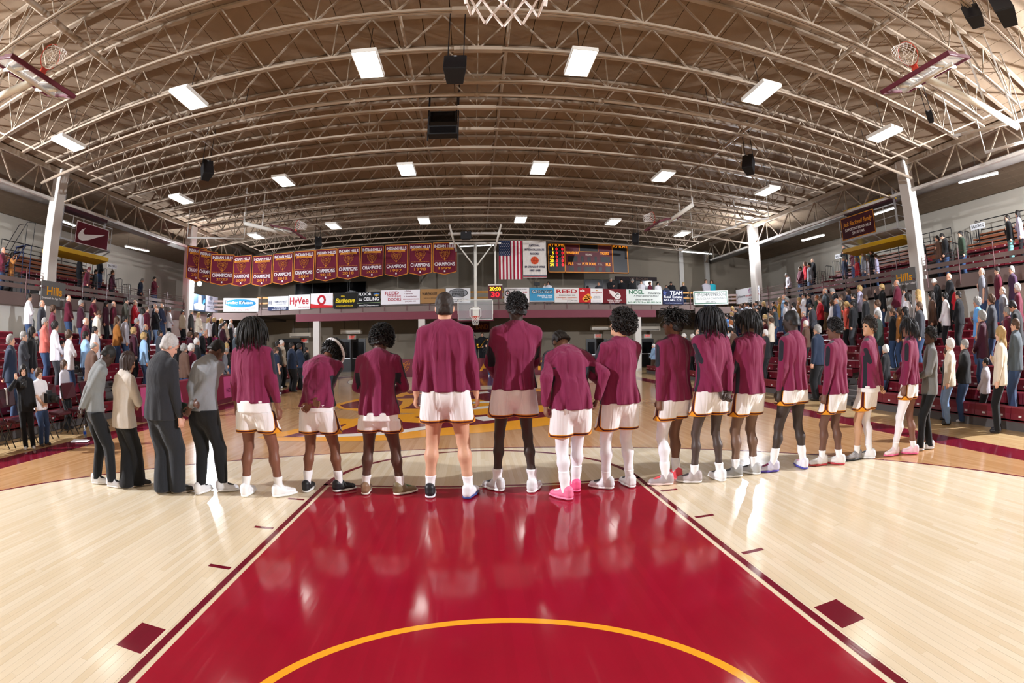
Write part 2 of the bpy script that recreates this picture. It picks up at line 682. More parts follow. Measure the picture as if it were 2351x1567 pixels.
def body_mesh(P, skin, voxel=0.014, w=1.0, hv=0.007, hand_v=0.0052, eyes=True, legw=1.0, armw=1.0):
    f = Field()
    f_torso(f, P, 0.0, w)
    for i in (0, 1):
        f_arm(f, P, i, 0.0, armw)
        f_leg(f, P, i, 0.0, legw)
        fx, fy, fz, fa = P.foot[i]
        dirv = rotz(fa) @ V3(0, 1, 0)
        f.cone(P.A[i] + V3(0, 0, -0.03), V3(P.A[i][0], P.A[i][1], fz + 0.05) + dirv * 0.12, 0.034, 0.026, 0.02)
    VV, QQ, off = [], [], 0
    v, q = f.mesh(voxel)
    VV.append(v); QQ.append(q); off += len(v)
    f = Field()
    f_head(f, P)
    v, q = f.mesh(hv)
    nh = off
    VV.append(v); QQ.append(q + off); off += len(v)
    for i in (0, 1):
        f = Field()
        f_hand(f, P, i)
        v, q = f.mesh(hand_v)
        VV.append(v); QQ.append(q + off); off += len(v)
    V, Q = np.concatenate(VV), np.concatenate(QQ)
    mi = np.zeros(len(Q), int)
    if eyes:
        cen = V[Q].mean(1)
        loc = (cen - P.C) @ P.hR
        for sx in (-1, 1):
            d = np.sqrt(((loc[:, 0] - sx * 0.031) / 0.013) ** 2 + ((loc[:, 2] - 0.004) / 0.0075) ** 2)
            mi[(d < 1) & (loc[:, 1] > 0.05)] = 1
        d = np.sqrt((loc[:, 0] / 0.024) ** 2 + ((loc[:, 2] + 0.052) / 0.006) ** 2)
        mi[(d < 1) & (loc[:, 1] > 0.07)] = 2
    return V, Q, mi


def folds(v, q, amp, seed, kz=3.0, kxy=34.0, zref=None, arms=None):
    """loose-cloth relief: long vertical folds that grow towards the hem"""
    rg = np.random.default_rng(seed)
    n = vnormals(v, q)
    d = np.zeros(len(v))
    for _ in range(7):
        a = rg.uniform(0, 2 * PI)
        k = kxy * rg.uniform(0.6, 1.5)
        d += np.cos(v[:, 0] * k * (0.5 + abs(math.cos(a))) + v[:, 1] * k * math.sin(a) * 0.8 + v[:, 2] * kz * rg.uniform(-1.8, 1.8) + 0.6 * np.sin(v[:, 2] * 7 + rg.uniform(0, 6)) + rg.uniform(0, 6.28))
    d = d / 2.6
    d = np.maximum(d, -0.8)
    if zref is not None:
        z0, z1 = zref
        d = d * np.clip((z1 - v[:, 2]) / max(z1 - z0, 0.05), 0.25, 1.0)
    if arms is not None:                # sleeves crease less than the loose body of the shirt
        dm = np.full(len(v), 9.0)
        for a, b in arms:
            ab = b - a
            t = np.clip(((v - a) @ ab) / (ab @ ab), 0, 1)
            dm = np.minimum(dm, np.linalg.norm(v - a - t[:, None] * ab, axis=1))
        d = d * np.clip((dm - 0.055) / 0.05, 0.22, 1.0)
    n[:, 2] *= 0.15
    return v + n * (amp * d)[:, None]


def top_mesh(P, hem=0.93, g=0.022, sleeve=1.0, sg=0.014, w=1.0, voxel=0.0115, amp=0.007, seed=1, dp=1.0, flare=0.0, armw=1.0, collar=0.0, hw=1.0):
    """shirt, sweater or jacket; sleeve 1 = long, 0.5 = short"""
    f = Field()
    f_torso(f, P, g, w, dp)
    y = V3(0, 1, 0)
    low = P.P0 + V3(0, 0, hem - P.P0[2] - 0.03)
    f.cone(P.P1, low, 0.150 * w + g, (0.172 * w + g + flare) * hw, 0.05, y, 0.74 * dp)
    for i in (0, 1):
        if sleeve >= 1:
            f.cone(P.S[i], P.E[i], 0.058 * armw + sg * 1.3, 0.046 * armw + sg, 0.035)
            f.cone(P.E[i], P.E[i] * 0.06 + P.W[i] * 0.94, 0.046 * armw + sg, 0.030 * armw + sg * 0.8, 0.02)
        else:
            e = P.S[i] * (1 - sleeve * 1.3) + P.E[i] * sleeve * 1.3
            f.cone(P.S[i], e, 0.058 * armw + sg * 1.5, 0.054 * armw + sg * 1.5, 0.03)
    if collar:
        f.cone(P.N + V3(0, -0.005, -0.02), P.N + (P.C - P.N) * 0.28 + V3(0, -0.005, 0), 0.072 + collar, 0.066 + collar, 0.02)
    f.cut((0, 0, -1), -hem)
    if sleeve < 1:
        pass
    v, q = f.mesh(voxel)
    v = folds(v, q, amp, seed, zref=(hem, 1.5), arms=[(P.S[0], P.E[0]), (P.E[0], P.W[0]), (P.S[1], P.E[1]), (P.E[1], P.W[1])])
    # stripe attribute: shoulder line and side panel
    at = np.full(len(v), -1.0)
    for i in (0, 1):
        sx = (-1, 1)[i]
        out = unit(np.cross(P.E[i] - P.S[i], V3(0, sx, 0)) * -1.0)
        if out[0] * sx < 0:
            out = -out
        pts = [P.N + V3(sx * 0.075, 0.0, 0.015), P.S[i] + V3(-sx * 0.02, 0, 0.075), P.S[i] + (P.E[i] - P.S[i]) * 0.12 + out * 0.068, P.S[i] * 0.35 + P.E[i] * 0.65 + out * 0.062]
        d = np.full(len(v), 9.0)
        for a, b in zip(pts[:-1], pts[1:]):
            ab = b - a
            t = np.clip(((v - a) @ ab) / (ab @ ab), 0, 1)
            d = np.minimum(d, np.linalg.norm(v - a - t[:, None] * ab, axis=1))
        at = np.maximum(at, 0.034 - d)
        side = 0.030 - np.abs(v[:, 1] - P.P1[1] - 0.012)
        m = (v[:, 0] * sx > 0.10) & (v[:, 2] < P.P2[2] + 0.02) & (np.abs(v[:, 0] - P.P1[0]) < 0.23 * w + g)
        at = np.where(m, np.maximum(at, side), at)
    return v, q, at


def shorts_mesh(P, hem=0.64, g=0.02, w=1.0, voxel=0.0115, seed=3, top=1.05):
    f = Field()
    y = V3(0, 1, 0)
    f.cone(P.P0 + V3(0, 0, 0.06), P.P0 + V3(0, 0, -0.03), 0.150 * w + g, 0.172 * w + g, 0.04, y, 0.78)
    for i in (0, 1):
        hp, kn = P.hips[i], P.K[i]
        d = unit(kn - hp)
        f.cone(hp + V3(0, -0.012, 0.0), hp + d * 0.42 + V3((-0.018, 0.018)[i], 0, 0), 0.105 * w + g, 0.112 * w + g * 1.2, 0.025)
    f.cut((0, 0, -1), -hem)
    f.cut((0, 0, 1), min(P.P0[2] + 0.10, top))
    v, q = f.mesh(voxel)
    v = folds(v, q, 0.005, seed, kz=2.0, kxy=26, zref=(hem, hem + 0.25))
    xs = np.abs(v[:, 0] - P.P0[0])
    side = np.abs(v[:, 1] - (P.K[0][1] + P.K[1][1]) * 0.15)
    notch = 0.05 * np.clip(1 - side / 0.055, 0, 1) * (xs > 0.15)
    t = np.minimum(v[:, 2] - hem - notch, np.where(xs > 0.13, side * 0.9 + 0.008, 9))
    return v, q, t


def trousers_mesh(P, bot=0.06, r=(0.095, 0.07, 0.062), w=1.0, voxel=0.0125, seed=5, top=None, amp=0.004):
    f = Field()
    y = V3(0, 1, 0)
    f.cone(P.P0 + V3(0, 0, 0.10), P.P0 + V3(0, 0, -0.02), 0.145 * w, 0.168 * w, 0.04, y, 0.76)
    for i in (0, 1):
        hp, kn, an = P.hips[i], P.K[i], P.A[i]
        f.cone(hp + V3(0, -0.012, 0.02), kn, r[0] * w + 0.012, r[1] * w, 0.03)
        f.cone(kn, an + V3(0, 0, -0.03), r[1] * w, r[2] * w, 0.025)
    f.cut((0, 0, -1), -bot)
    if top:
        f.cut((0, 0, 1), top)
    v, q = f.mesh(voxel)
    return folds(v, q, amp, seed, kz=9.0, kxy=20), q


def sock_mesh(P, i, z1, g=0.005, z0=0.05, voxel=0.009):
    f = Field()
    f_leg(f, P, i, g)
    fz = P.foot[i][2]
    f.cut((0, 0, 1), z1 + fz)
    f.cut((0, 0, -1), -(z0 + fz))
    return f.mesh(voxel)


def shoe_meshes():
    f = Field()
    up = V3(0, 0, 1)
    f.cone((0, -0.055, 0.045), (0, 0.02, 0.048), 0.040, 0.042, 0.02)
    f.cone((0, 0.02, 0.045), (0.004, 0.135, 0.036), 0.043, 0.036, 0.02, up, 0.9)
    f.cone((0, -0.055, 0.05), (0, -0.05, 0.088), 0.037, 0.041, 0.02)
    f.cone((0, -0.045, 0.09), (0, 0.015, 0.085), 0.039, 0.036, 0.02)
    f.cut((0, 0, -1), -0.02)
    up_v = f.mesh(0.008)
    f = Field()
    f.cone((0, -0.05, 0.014), (0.002, 0.06, 0.012), 0.046, 0.044, 0.02, up, 0.42)
    f.cone((0.002, 0.06, 0.012), (0.006, 0.15, 0.016), 0.049, 0.037, 0.02, up, 0.38)
    f.cut((0, 0, -1), 0.0)
    so_v = f.mesh(0.008)
    # laces / tongue
    f = Field()
    f.cone((0, 0.035, 0.09), (0.0, 0.105, 0.066), 0.022, 0.020, 0.01, up, 0.5)
    f.cone((0, 0.02, 0.1), (0, 0.012, 0.118), 0.022, 0.02, 0.01, V3(0, 1, 0), 0.4)
    la_v = f.mesh(0.007)
    return up_v, so_v, la_v


# ---- hair
def hair_cap(P, grow=(0.012, 0.014, 0.02), low=-0.03, front=0.045, voxel=0.008, seed=1, amp=0.002, kk=120):
    """close hair cap over the skull, cut away over the face"""
    c, R = P.C, P.hR
    f = Field()
    f.ell(c + R @ V3(0, -0.014, 0.034), (0.077 + grow[0], 0.097 + grow[1], 0.098 + grow[2]), R, 0)
    f.cone(c + R @ V3(-0.035, -0.07, -0.04), c + R @ V3(0.035, -0.07, -0.04), 0.04, None, 0.03)
    n1 = R @ unit(V3(0, 1, -0.75))
    f.cut(n1, n1 @ c + front)
    n2 = R @ V3(0, 0.25, -1)
    f.cut(n2, n2 @ c - low)
    v, q = f.mesh(voxel)
    rg = np.random.default_rng(seed)
    n = vnormals(v, q)
    d = np.zeros(len(v))
    for _ in range(8):
        k = rg.normal(size=3) * kk
        d += np.cos(v @ k + rg.uniform(0, 6))
    return v + n * (amp * d / 2)[:, None], q


def strands(P, n, length, rad, seed, spread=0.3, up=0.0, droop=1.0, base=(0.084, 0.104, 0.11), zmin=-0.02, wob=0.012, seg=5, sides=5, front=0.3):
    """locks: tapered tubes rooted on the scalp that fall under their weight"""
    rg = random.Random(seed)
    mb = MB()
    c, R = P.C, P.hR
    k = 0
    while k < n:
        a = rg.uniform(0, 2 * PI)
        z = rg.uniform(zmin, 1.0)
        d = V3(math.sqrt(max(0, 1 - z * z)) * math.cos(a), math.sqrt(max(0, 1 - z * z)) * math.sin(a), z)
        if d[1] > front and d[2] < 0.55:
            continue
        k += 1
        p = c + R @ (d * V3(*base) * 0.9 + V3(0, -0.014, 0.034))
        hz = V3(d[0], d[1], 0)
        dr = unit(R @ (d * 0.30 + unit(hz + V3(rg.gauss(0, .15), rg.gauss(0, .15), 0)) * 0.55) + V3(0, 0, up - 0.25 * droop * (1 - max(d[2], 0))))
        L = length * rg.uniform(0.75, 1.15)
        pts, rs = [p], [rad]
        for i in range(seg):
            dr = unit(dr + V3(rg.gauss(0, spread), rg.gauss(0, spread), -droop * (0.45 + 0.35 * i)) * 0.55)
            p = p + dr * (L / seg)
            # keep outside the skull
            loc = R.T @ (p - c) - V3(0, -0.014, 0.034)
            e = loc / V3(base[0] + 0.004, base[1] + 0.004, base[2] + 0.004)
            ne = np.linalg.norm(e)
            if ne < 1.0 and loc[2] > -0.06:
                p = c + R @ (loc / ne + V3(0, -0.014, 0.034))
            pts.append(p)
            rs.append(rad * (1 - 0.55 * (i + 1) / seg))
        mb.tube(pts, rs, sides, caps=True)
    return mb


def curls(P, n, size, seed, shell=(0.10, 0.12, 0.125), off=(0, -0.016, 0.045), zmin=-0.35, front=0.35, thick=0.006):
    """springy tufts on the surface of an afro or curly crop"""
    rg = random.Random(seed)
    mb = MB()
    c, R = P.C, P.hR
    k = 0
    while k < n:
        a, z = rg.uniform(0, 2 * PI), rg.uniform(zmin, 1)
        d = V3(math.sqrt(1 - z * z) * math.cos(a), math.sqrt(1 - z * z) * math.sin(a), z)
        if d[1] > front and d[2] < 0.5:
            continue
        k += 1
        t = unit(np.cross(d, V3(rg.gauss(0, 1), rg.gauss(0, 1), rg.gauss(0, 1))))
        p = c + R @ (d * V3(*shell) * rg.uniform(0.90, 1.0) + V3(*off))
        dd, tt = R @ d, R @ t
        s = size * rg.uniform(0.6, 1.3)
        pts = [p - dd * s * 0.5, p + dd * s * 0.5 + tt * s * 0.35, p + dd * s * 0.9 - tt * s * 0.1, p + dd * s * 1.0 - tt * s * 0.6]
        mb.tube(pts, [thick, thick, thick * 0.8, thick * 0.4], 4)
    return mb


def long_hair(P, length=0.38, w=0.115, seed=3, voxel=0.011, part=0.0):
    c, R = P.C, P.hR
    f = Field()
    f.ell(c + R @ V3(0, -0.016, 0.036), (0.092, 0.114, 0.116), R, 0)
    b = c + R @ V3(0, -0.062, 0.0)
    e = V3(b[0], b[1] - 0.045, c[2] - length)
    f.cone(b, (b + e) / 2, 0.085, 0.09, 0.05, V3(0, 1, 0), 0.6)
    f.cone((b + e) / 2, e, 0.09, 0.055, 0.05, V3(0, 1, 0), 0.55)
    for sx in (-1, 1):
        s0 = c + R @ V3(sx * 0.082, 0.01, 0.02)
        f.cone(s0, V3(s0[0] * 1.0 + sx * 0.012, s0[1] - 0.02, c[2] - length * 0.72), 0.024, 0.02, 0.03)
    n1 = R @ unit(V3(0, 1, -0.6))
    f.cut(n1, n1 @ c + 0.075)
    v, q = f.mesh(voxel)
    rg = np.random.default_rng(seed)
    n = vnormals(v, q)
    d = sum(np.cos(v[:, 0] * rg.uniform(90, 190) * (1 if i % 2 else -1) + v[:, 1] * rg.uniform(60, 140) + v[:, 2] * rg.uniform(-14, 14) + rg.uniform(0, 6)) for i in range(6))
    return v + n * (0.0022 * d)[:, None], q


def crease(m, strength, scale=(11, 11, 1.3), dist=0.06):
    """long soft creases of hanging cloth, as relief on top of the weave"""
    nt = m.node_tree
    tc = nt.nodes.new('ShaderNodeTexCoord')
    mp = nt.nodes.new('ShaderNodeMapping')
    mp.inputs['Scale'].default_value = scale
    n = nt.nodes.new('ShaderNodeTexNoise')
    n.inputs['Scale'].default_value = 1.0
    n.inputs['Detail'].default_value = 2.0
    n.inputs['Distortion'].default_value = 0.6
    bp = nt.nodes.new('ShaderNodeBump')
    bp.inputs['Strength'].default_value = strength
    bp.inputs['Distance'].default_value = dist
    nt.links.new(tc.outputs['Object'], mp.inputs[0])
    nt.links.new(mp.outputs[0], n.inputs['Vector'])
    nt.links.new(n.outputs['Fac'], bp.inputs['Height'])
    b = nt.nodes['Principled BSDF']
    if b.inputs['Normal'].links:
        nt.links.new(b.inputs['Normal'].links[0].from_socket, bp.inputs['Normal'])
    nt.links.new(bp.outputs[0], b.inputs['Normal'])
    return m


def ramp_mat(name, attr, stops, rough=0.85, bump=0.1):
    """colour by a stored surface attribute: [(threshold, hex), ...] constant steps (attribute shifted by +1)"""
    if name in MATS:
        return MATS[name]
    m = mat(name, stops[-1][1], rough, spec=0.25, sheen=0.15, bump=bump, bscale=180)
    nt = m.node_tree
    crease(m, 0.55)
    a = nt.nodes.new('ShaderNodeAttribute')
    a.attribute_name = attr
    last = None
    for i, (t, h) in enumerate(stops):
        if i == 0:
            rgb = nt.nodes.new('ShaderNodeRGB')
            rgb.outputs[0].default_value = (*srgb(h), 1)
            last = rgb.outputs[0]
            continue
        gt = nt.nodes.new('ShaderNodeMath')
        gt.operation = 'GREATER_THAN'
        gt.inputs[1].default_value = t
        nt.links.new(a.outputs['Fac'], gt.inputs[0])
        mx = nt.nodes.new('ShaderNodeMix')
        mx.data_type = 'RGBA'
        nt.links.new(gt.outputs[0], mx.inputs[0])
        nt.links.new(last, mx.inputs[6])
        mx.inputs[7].default_value = (*srgb(h), 1)
        last = mx.outputs[2]
    nt.links.new(last, nt.nodes['Principled BSDF'].inputs['Base Color'])
    return m
# ------------------------------------------------------------------ setting: floor
XC = 15.3            # plane of the columns and balcony fronts
YF = 26.3            # far balcony front
YW = 31.0            # far wall
XW = 21.2            # outer side walls
Y0 = -7.0            # wall behind the camera


def wood(name, c1, c2, rough=0.14, seam=0.80, strip=0.0572):
    m = mat(name, c1, rough, spec=0.5)
    nt = m.node_tree
    N, Lk = nt.nodes.new, nt.links.new

    def mth(op, a, b=None):
        n = N('ShaderNodeMath')
        n.operation = op
        for i, x in enumerate((a, b)):
            if x is None:
                continue
            if isinstance(x, (int, float)):
                n.inputs[i].default_value = x
            else:
                Lk(x, n.inputs[i])
        return n.outputs[0]
    g = N('ShaderNodeNewGeometry')
    sp = N('ShaderNodeSeparateXYZ')
    Lk(g.outputs['Position'], sp.inputs[0])
    sx = mth('DIVIDE', sp.outputs[0], strip)
    idx = mth('FLOOR', sx)
    fr = mth('FRACT', sx)
    w1 = N('ShaderNodeTexWhiteNoise')
    w1.noise_dimensions = '1D'
    Lk(idx, w1.inputs['W'])
    y2 = mth('ADD', mth('DIVIDE', sp.outputs[1], 1.5), mth('MULTIPLY', w1.outputs['Value'], 9.0))
    idy = mth('FLOOR', y2)
    cx = N('ShaderNodeCombineXYZ')
    Lk(idx, cx.inputs[0])
    Lk(idy, cx.inputs[1])
    w2 = N('ShaderNodeTexWhiteNoise')
    w2.noise_dimensions = '2D'
    Lk(cx.outputs[0], w2.inputs['Vector'])
    mp = N('ShaderNodeMapping')
    mp.inputs['Scale'].default_value = (60, 3.0, 1)
    Lk(g.outputs['Position'], mp.inputs[0])
    ns = N('ShaderNodeTexNoise')
    ns.inputs['Scale'].default_value = 1.0
    ns.inputs['Detail'].default_value = 4
    Lk(mp.outputs[0], ns.inputs['Vector'])
    v = mth('ADD', mth('MULTIPLY', w2.outputs['Value'], 0.7), mth('MULTIPLY', ns.outputs['Fac'], 0.5))
    mx = N('ShaderNodeMix')
    mx.data_type = 'RGBA'
    Lk(v, mx.inputs[0])
    mx.inputs[6].default_value = (*srgb(c1), 1)
    mx.inputs[7].default_value = (*srgb(c2), 1)
    edge = mth('LESS_THAN', mth('MINIMUM', fr, mth('SUBTRACT', 1.0, fr)), 0.014)
    fy = mth('FRACT', y2)
    edge = mth('MAXIMUM', edge, mth('LESS_THAN', fy, 0.0012))
    dk = mth('SUBTRACT', 1.0, mth('MULTIPLY', edge, 1 - seam))
    sc = N('ShaderNodeVectorMath')
    sc.operation = 'SCALE'
    Lk(mx.outputs[2], sc.inputs[0])
    Lk(dk, sc.inputs['Scale'])
    b = nt.nodes['Principled BSDF']
    Lk(sc.outputs[0], b.inputs['Base Color'])
    # slight unevenness from board to board and cupping, so reflections waver
    wv = N('ShaderNodeTexNoise')
    wv.inputs['Scale'].default_value = 1.0
    mp2 = N('ShaderNodeMapping')
    mp2.inputs['Scale'].default_value = (17, 1.3, 1)
    Lk(g.outputs['Position'], mp2.inputs[0])
    Lk(mp2.outputs[0], wv.inputs['Vector'])
    bp = N('ShaderNodeBump')
    bp.inputs['Strength'].default_value = 0.10
    bp.inputs['Distance'].default_value = 0.004
    Lk(wv.outputs['Fac'], bp.inputs['Height'])
    Lk(bp.outputs[0], b.inputs['Normal'])
    return m


def floor_paint(name, c, rough=0.11, var=0.08, scratch=0.0):
    m = mat(name, c, rough, spec=0.5)
    nt = m.node_tree
    N, Lk = nt.nodes.new, nt.links.new
    g = N('ShaderNodeNewGeometry')
    ns = N('ShaderNodeTexNoise')
    ns.inputs['Scale'].default_value = 2.2
    ns.inputs['Detail'].default_value = 5
    Lk(g.outputs['Position'], ns.inputs['Vector'])
    sp = N('ShaderNodeSeparateXYZ')
    Lk(g.outputs['Position'], sp.inputs[0])
    dv = N('ShaderNodeMath'); dv.operation = 'DIVIDE'; dv.inputs[1].default_value = 0.0572
    Lk(sp.outputs[0], dv.inputs[0])
    fl = N('ShaderNodeMath'); fl.operation = 'FLOOR'
    Lk(dv.outputs[0], fl.inputs[0])
    wn = N('ShaderNodeTexWhiteNoise'); wn.noise_dimensions = '1D'
    Lk(fl.outputs[0], wn.inputs['W'])
    ad = N('ShaderNodeMath'); ad.operation = 'MULTIPLY_ADD'
    Lk(wn.outputs['Value'], ad.inputs[0]); ad.inputs[1].default_value = 0.35
    Lk(ns.outputs['Fac'], ad.inputs[2])
    mr = N('ShaderNodeMapRange')
    mr.inputs[1].default_value, mr.inputs[2].default_value = 0.3, 1.0
    mr.inputs[3].default_value, mr.inputs[4].default_value = 1 - var, 1 + var
    Lk(ad.outputs[0], mr.inputs[0])
    sc = N('ShaderNodeVectorMath'); sc.operation = 'SCALE'
    sc.inputs[0].default_value = srgb(c)
    Lk(mr.outputs[0], sc.inputs['Scale'])
    b = nt.nodes['Principled BSDF']
    Lk(sc.outputs[0], b.inputs['Base Color'])
    # scuffs show as rougher streaks
    mp = N('ShaderNodeMapping'); mp.inputs['Scale'].default_value = (30, 1.5, 1); mp.inputs['Rotation'].default_value = (0, 0, 0.5)
    Lk(g.outputs['Position'], mp.inputs[0])
    n2 = N('ShaderNodeTexNoise'); n2.inputs['Scale'].default_value = 1.0; n2.inputs['Detail'].default_value = 6
    Lk(mp.outputs[0], n2.inputs['Vector'])
    r2 = N('ShaderNodeMapRange')
    r2.inputs[1].default_value, r2.inputs[2].default_value = 0.55, 0.8
    r2.inputs[3].default_value, r2.inputs[4].default_value = rough, rough + 0.16
    Lk(n2.outputs['Fac'], r2.inputs[0])
    Lk(r2.outputs[0], b.inputs['Roughness'])
    wv = N('ShaderNodeTexNoise'); wv.inputs['Scale'].default_value = 1.0
    mp2 = N('ShaderNodeMapping'); mp2.inputs['Scale'].default_value = (17, 1.3, 1)
    Lk(g.outputs['Position'], mp2.inputs[0]); Lk(mp2.outputs[0], wv.inputs['Vector'])
    bp = N('ShaderNodeBump'); bp.inputs['Strength'].default_value = 0.10; bp.inputs['Distance'].default_value = 0.004
    Lk(wv.outputs['Fac'], bp.inputs['Height']); Lk(bp.outputs[0], b.inputs['Normal'])
    return m


M_LIGHT = wood('light_maple', 'e9dcc4', 'dac6a4')
M_TAN = wood('stained_maple', 'c69c70', 'b08356')
M_APRON = wood('apron_maple', 'cdb083', 'b9986a')
P_RED = floor_paint('lane_red', '951429')
P_MAR = floor_paint('court_maroon', '6e1426')
P_GOLD = floor_paint('court_gold', 'f0a428', var=0.03)
P_WHITE = floor_paint('court_white', 'ece6dc', var=0.03)

floor = struct('floor', MB().box(-XW, XW, Y0, YW + 0.3, -0.3, 0.0), M_APRON)


def paint(name, polys, m, z):
    mb = MB()
    for p in polys:
        mb.add([(x, y, z) for x, y in p], [tuple(range(len(p)))])
    return mb.build(name, m, floor)


def band(cx, cy, r0, r1, a0, a1, n=64):
    out = []
    for i in range(n):
        t0, t1 = a0 + (a1 - a0) * i / n, a0 + (a1 - a0) * (i + 1) / n
        out.append([(cx + r * math.cos(t), cy + r * math.sin(t)) for r, t in ((r0, t0), (r1, t0), (r1, t1), (r0, t1))])
    return out


def rect(x0, x1, y0, y1):
    return [(x0, y0), (x1, y0), (x1, y1), (x0, y1)]


XS, YE = 6.97, 25.3           # side line (inner edge of the border), far base line
R3, BY = 6.30, 1.60           # three point radius, basket distance
paint('stained_court', [rect(-XS, XS, 0, YE)], M_TAN, 0.0005)
for s in (-1, 1):
    paint('side_border', [rect(min(s * XS, s * 7.62), max(s * XS, s * 7.62), -0.6, YE + 0.6)], P_MAR, 0.0006)
paint('end_border', [rect(-XS, XS, YE, YE + 0.6)], P_MAR, 0.0006)
paint('end_border', [rect(-XS, XS, -0.6, 0)], P_MAR, 0.0006)
for by, sg in ((BY, 1), (YE - BY, -1)):
    a = [(R3 * math.cos(t), by + sg * R3 * math.sin(t)) for t in np.linspace(0, PI, 97)]
    e = by - sg * BY
    paint('inner_field', [[(R3, e)] + a + [(-R3, e)]][:: 1], M_LIGHT, 0.0009)
    paint('three_point_line', band(0, by, R3 - 0.045, R3, 0, sg * PI, 96), P_MAR, 0.0024)
LX, LY = 1.928, 5.79           # lane half width (outer edge), free throw line
for y0, sg in ((0.0, 1), (YE, -1)):
    q = lambda x0, x1, a, b: rect(x0, x1, y0 + sg * a, y0 + sg * b) if sg > 0 else rect(x0, x1, y0 + sg * b, y0 + sg * a)
    if sg > 0:
        paint('lane_paint', [q(-LX + 0.095, LX - 0.095, 0, LY - 0.095)], P_RED, 0.0020)
    else:
        paint('lane_paint', [q(-LX + 0.095, LX - 0.095, 0, LY - 0.095)], P_MAR, 0.0020)
    for s in (-1, 1):
        paint('lane_line', [q(min(s * (LX - 0.055), s * LX), max(s * (LX - 0.055), s * LX), 0, LY)], P_MAR, 0.0022)
        paint('lane_block', [q(min(s * 1.965, s * 2.165), max(s * 1.965, s * 2.165), 2.08, 2.385)], P_MAR, 0.0022)
        for k in range(3):
            a = 3.325 + 0.9 * k
            paint('lane_mark', [q(min(s * 1.965, s * 2.165), max(s * 1.965, s * 2.165), a, a + 0.05)], P_MAR, 0.0022)
    paint('free_throw_line', [q(-LX, LX, LY - 0.055, LY)], P_MAR, 0.0022)
    paint('free_throw_arc', band(0, y0 + sg * LY, 1.86, LX, 0, sg * PI, 64), P_MAR, 0.0022)
    paint('restricted_arc', band(0, y0 + sg * BY, 1.235, 1.29, 0, sg * PI, 64), P_GOLD, 0.0026)
paint('half_court_line', [rect(-XS, XS, YE / 2 - 0.025, YE / 2 + 0.025)], P_MAR, 0.0012)

# big emblem in the middle of the court: maroon field, gold outlines, white and gold bars, laid out by eye on the floor plane
fl = lambda pts: [tuple(hit(u, v, 2, 0.0)[:2]) for u, v in pts]
LOGO = [
    ('emblem_gold', P_GOLD, 0.0028, [(590, 1004), (850, 1000), (990, 985), (1180, 965), (1345, 945), (1350, 962), (1190, 985), (1010, 1000), (860, 1012), (640, 1012)]),
    ('emblem_gold', P_GOLD, 0.0028, [(590, 1004), (700, 980), (830, 958), (960, 948), (1100, 944), (1250, 934), (1258, 940), (1100, 952), (960, 956), (835, 966), (705, 988), (650, 1002)]),
    ('emblem_maroon', P_MAR, 0.0025, [(640, 1003), (705, 986), (835, 964), (960, 953), (1100, 949), (1255, 938), (1345, 950), (1180, 972), (1000, 990), (850, 1002)]),
    ('emblem_white', P_WHITE, 0.0032, [(680, 1001), (770, 997), (900, 990), (985, 977), (985, 984), (900, 997), (770, 1003)]),
    ('emblem_white', P_WHITE, 0.0032, [(1082, 958), (1115, 955), (1150, 962), (1110, 966)]),
    ('emblem_gold', P_GOLD, 0.0031, [(770, 960), (820, 962), (828, 968), (815, 978), (785, 988), (772, 986), (795, 974), (790, 966), (770, 966)]),
    ('emblem_gold', P_GOLD, 0.0031, [(905, 950), (985, 962), (985, 972), (925, 968)]),
    ('emblem_gold', P_GOLD, 0.0026, [(768, 928), (800, 920), (838, 912), (900, 905), (1000, 897), (1120, 893), (1250, 893), (1250, 945), (1100, 946), (960, 948), (840, 946), (780, 938)]),
    ('emblem_maroon', P_MAR, 0.0029, [(780, 930), (806, 923), (840, 917), (905, 909), (1000, 901), (1120, 898), (1245, 898), (1245, 930), (1100, 934), (960, 938), (840, 938), (790, 936)]),
    ('emblem_gold', P_GOLD, 0.0033, [(905, 915), (948, 914), (950, 922), (940, 932), (915, 940), (905, 938), (920, 930), (925, 921)]),
    ('emblem_white', P_WHITE, 0.0034, [(952, 934), (975, 926), (978, 932), (970, 936)]),
    ('emblem_white', P_WHITE, 0.0034, [(1060, 936), (1140, 930), (1140, 935), (1060, 942)]),
    ('emblem_gold', P_GOLD, 0.0033, [(1055, 915), (1090, 915), (1128, 922), (1132, 928), (1100, 936), (1060, 938), (1055, 930), (1095, 926)]),
    ('emblem_white', P_WHITE, 0.0034, [(1085, 922), (1125, 920), (1125, 924), (1085, 926)]),
    ('emblem_maroon', P_MAR, 0.0029, [(850, 905), (910, 900), (1000, 895), (1130, 893), (1130, 897), (1000, 900), (905, 906)]),
    ('emblem_gold', P_GOLD, 0.0033, [(905, 906), (930, 898), (940, 903), (925, 910), (905, 913)]),
    ('emblem_white', P_WHITE, 0.0034, [(1095, 900), (1118, 898), (1125, 901), (1100, 904)]),
]
for nm, m, z, px in LOGO:
    paint(nm, [fl(px)], m, z)

# boards near the camera, each laid by itself (the rest of the maple is in the material)
_rg = random.Random(4)
_pl = {}
_cnt = 0
for s in (-1, 1):
    k = 0
    while True:
        x = (34 + k) * 0.0572 if s > 0 else -(35 + k) * 0.0572
        k += 1
        if abs(x) > 5.3:
            break
        y = 1.25 + _rg.uniform(-0.9, 0)
        while y < 4.6:
            L = _rg.choice((1.1, 1.4, 1.7, 2.0, 2.3))
            if math.hypot(x, y + L - BY) < R3 - 0.4 and y + L > 1.3 + (abs(x) - 2) * 0.15:
                if L not in _pl:
                    _pl[L] = MB().box(0.0006, 0.0566, 0.0006, L - 0.0006, 0.0, 0.0009).mesh('plank', [M_LIGHT])
                if _cnt < 300:
                    add('plank', _pl[L], floor, loc=(x, y, 0.0009))
                    _cnt += 1
            y += L

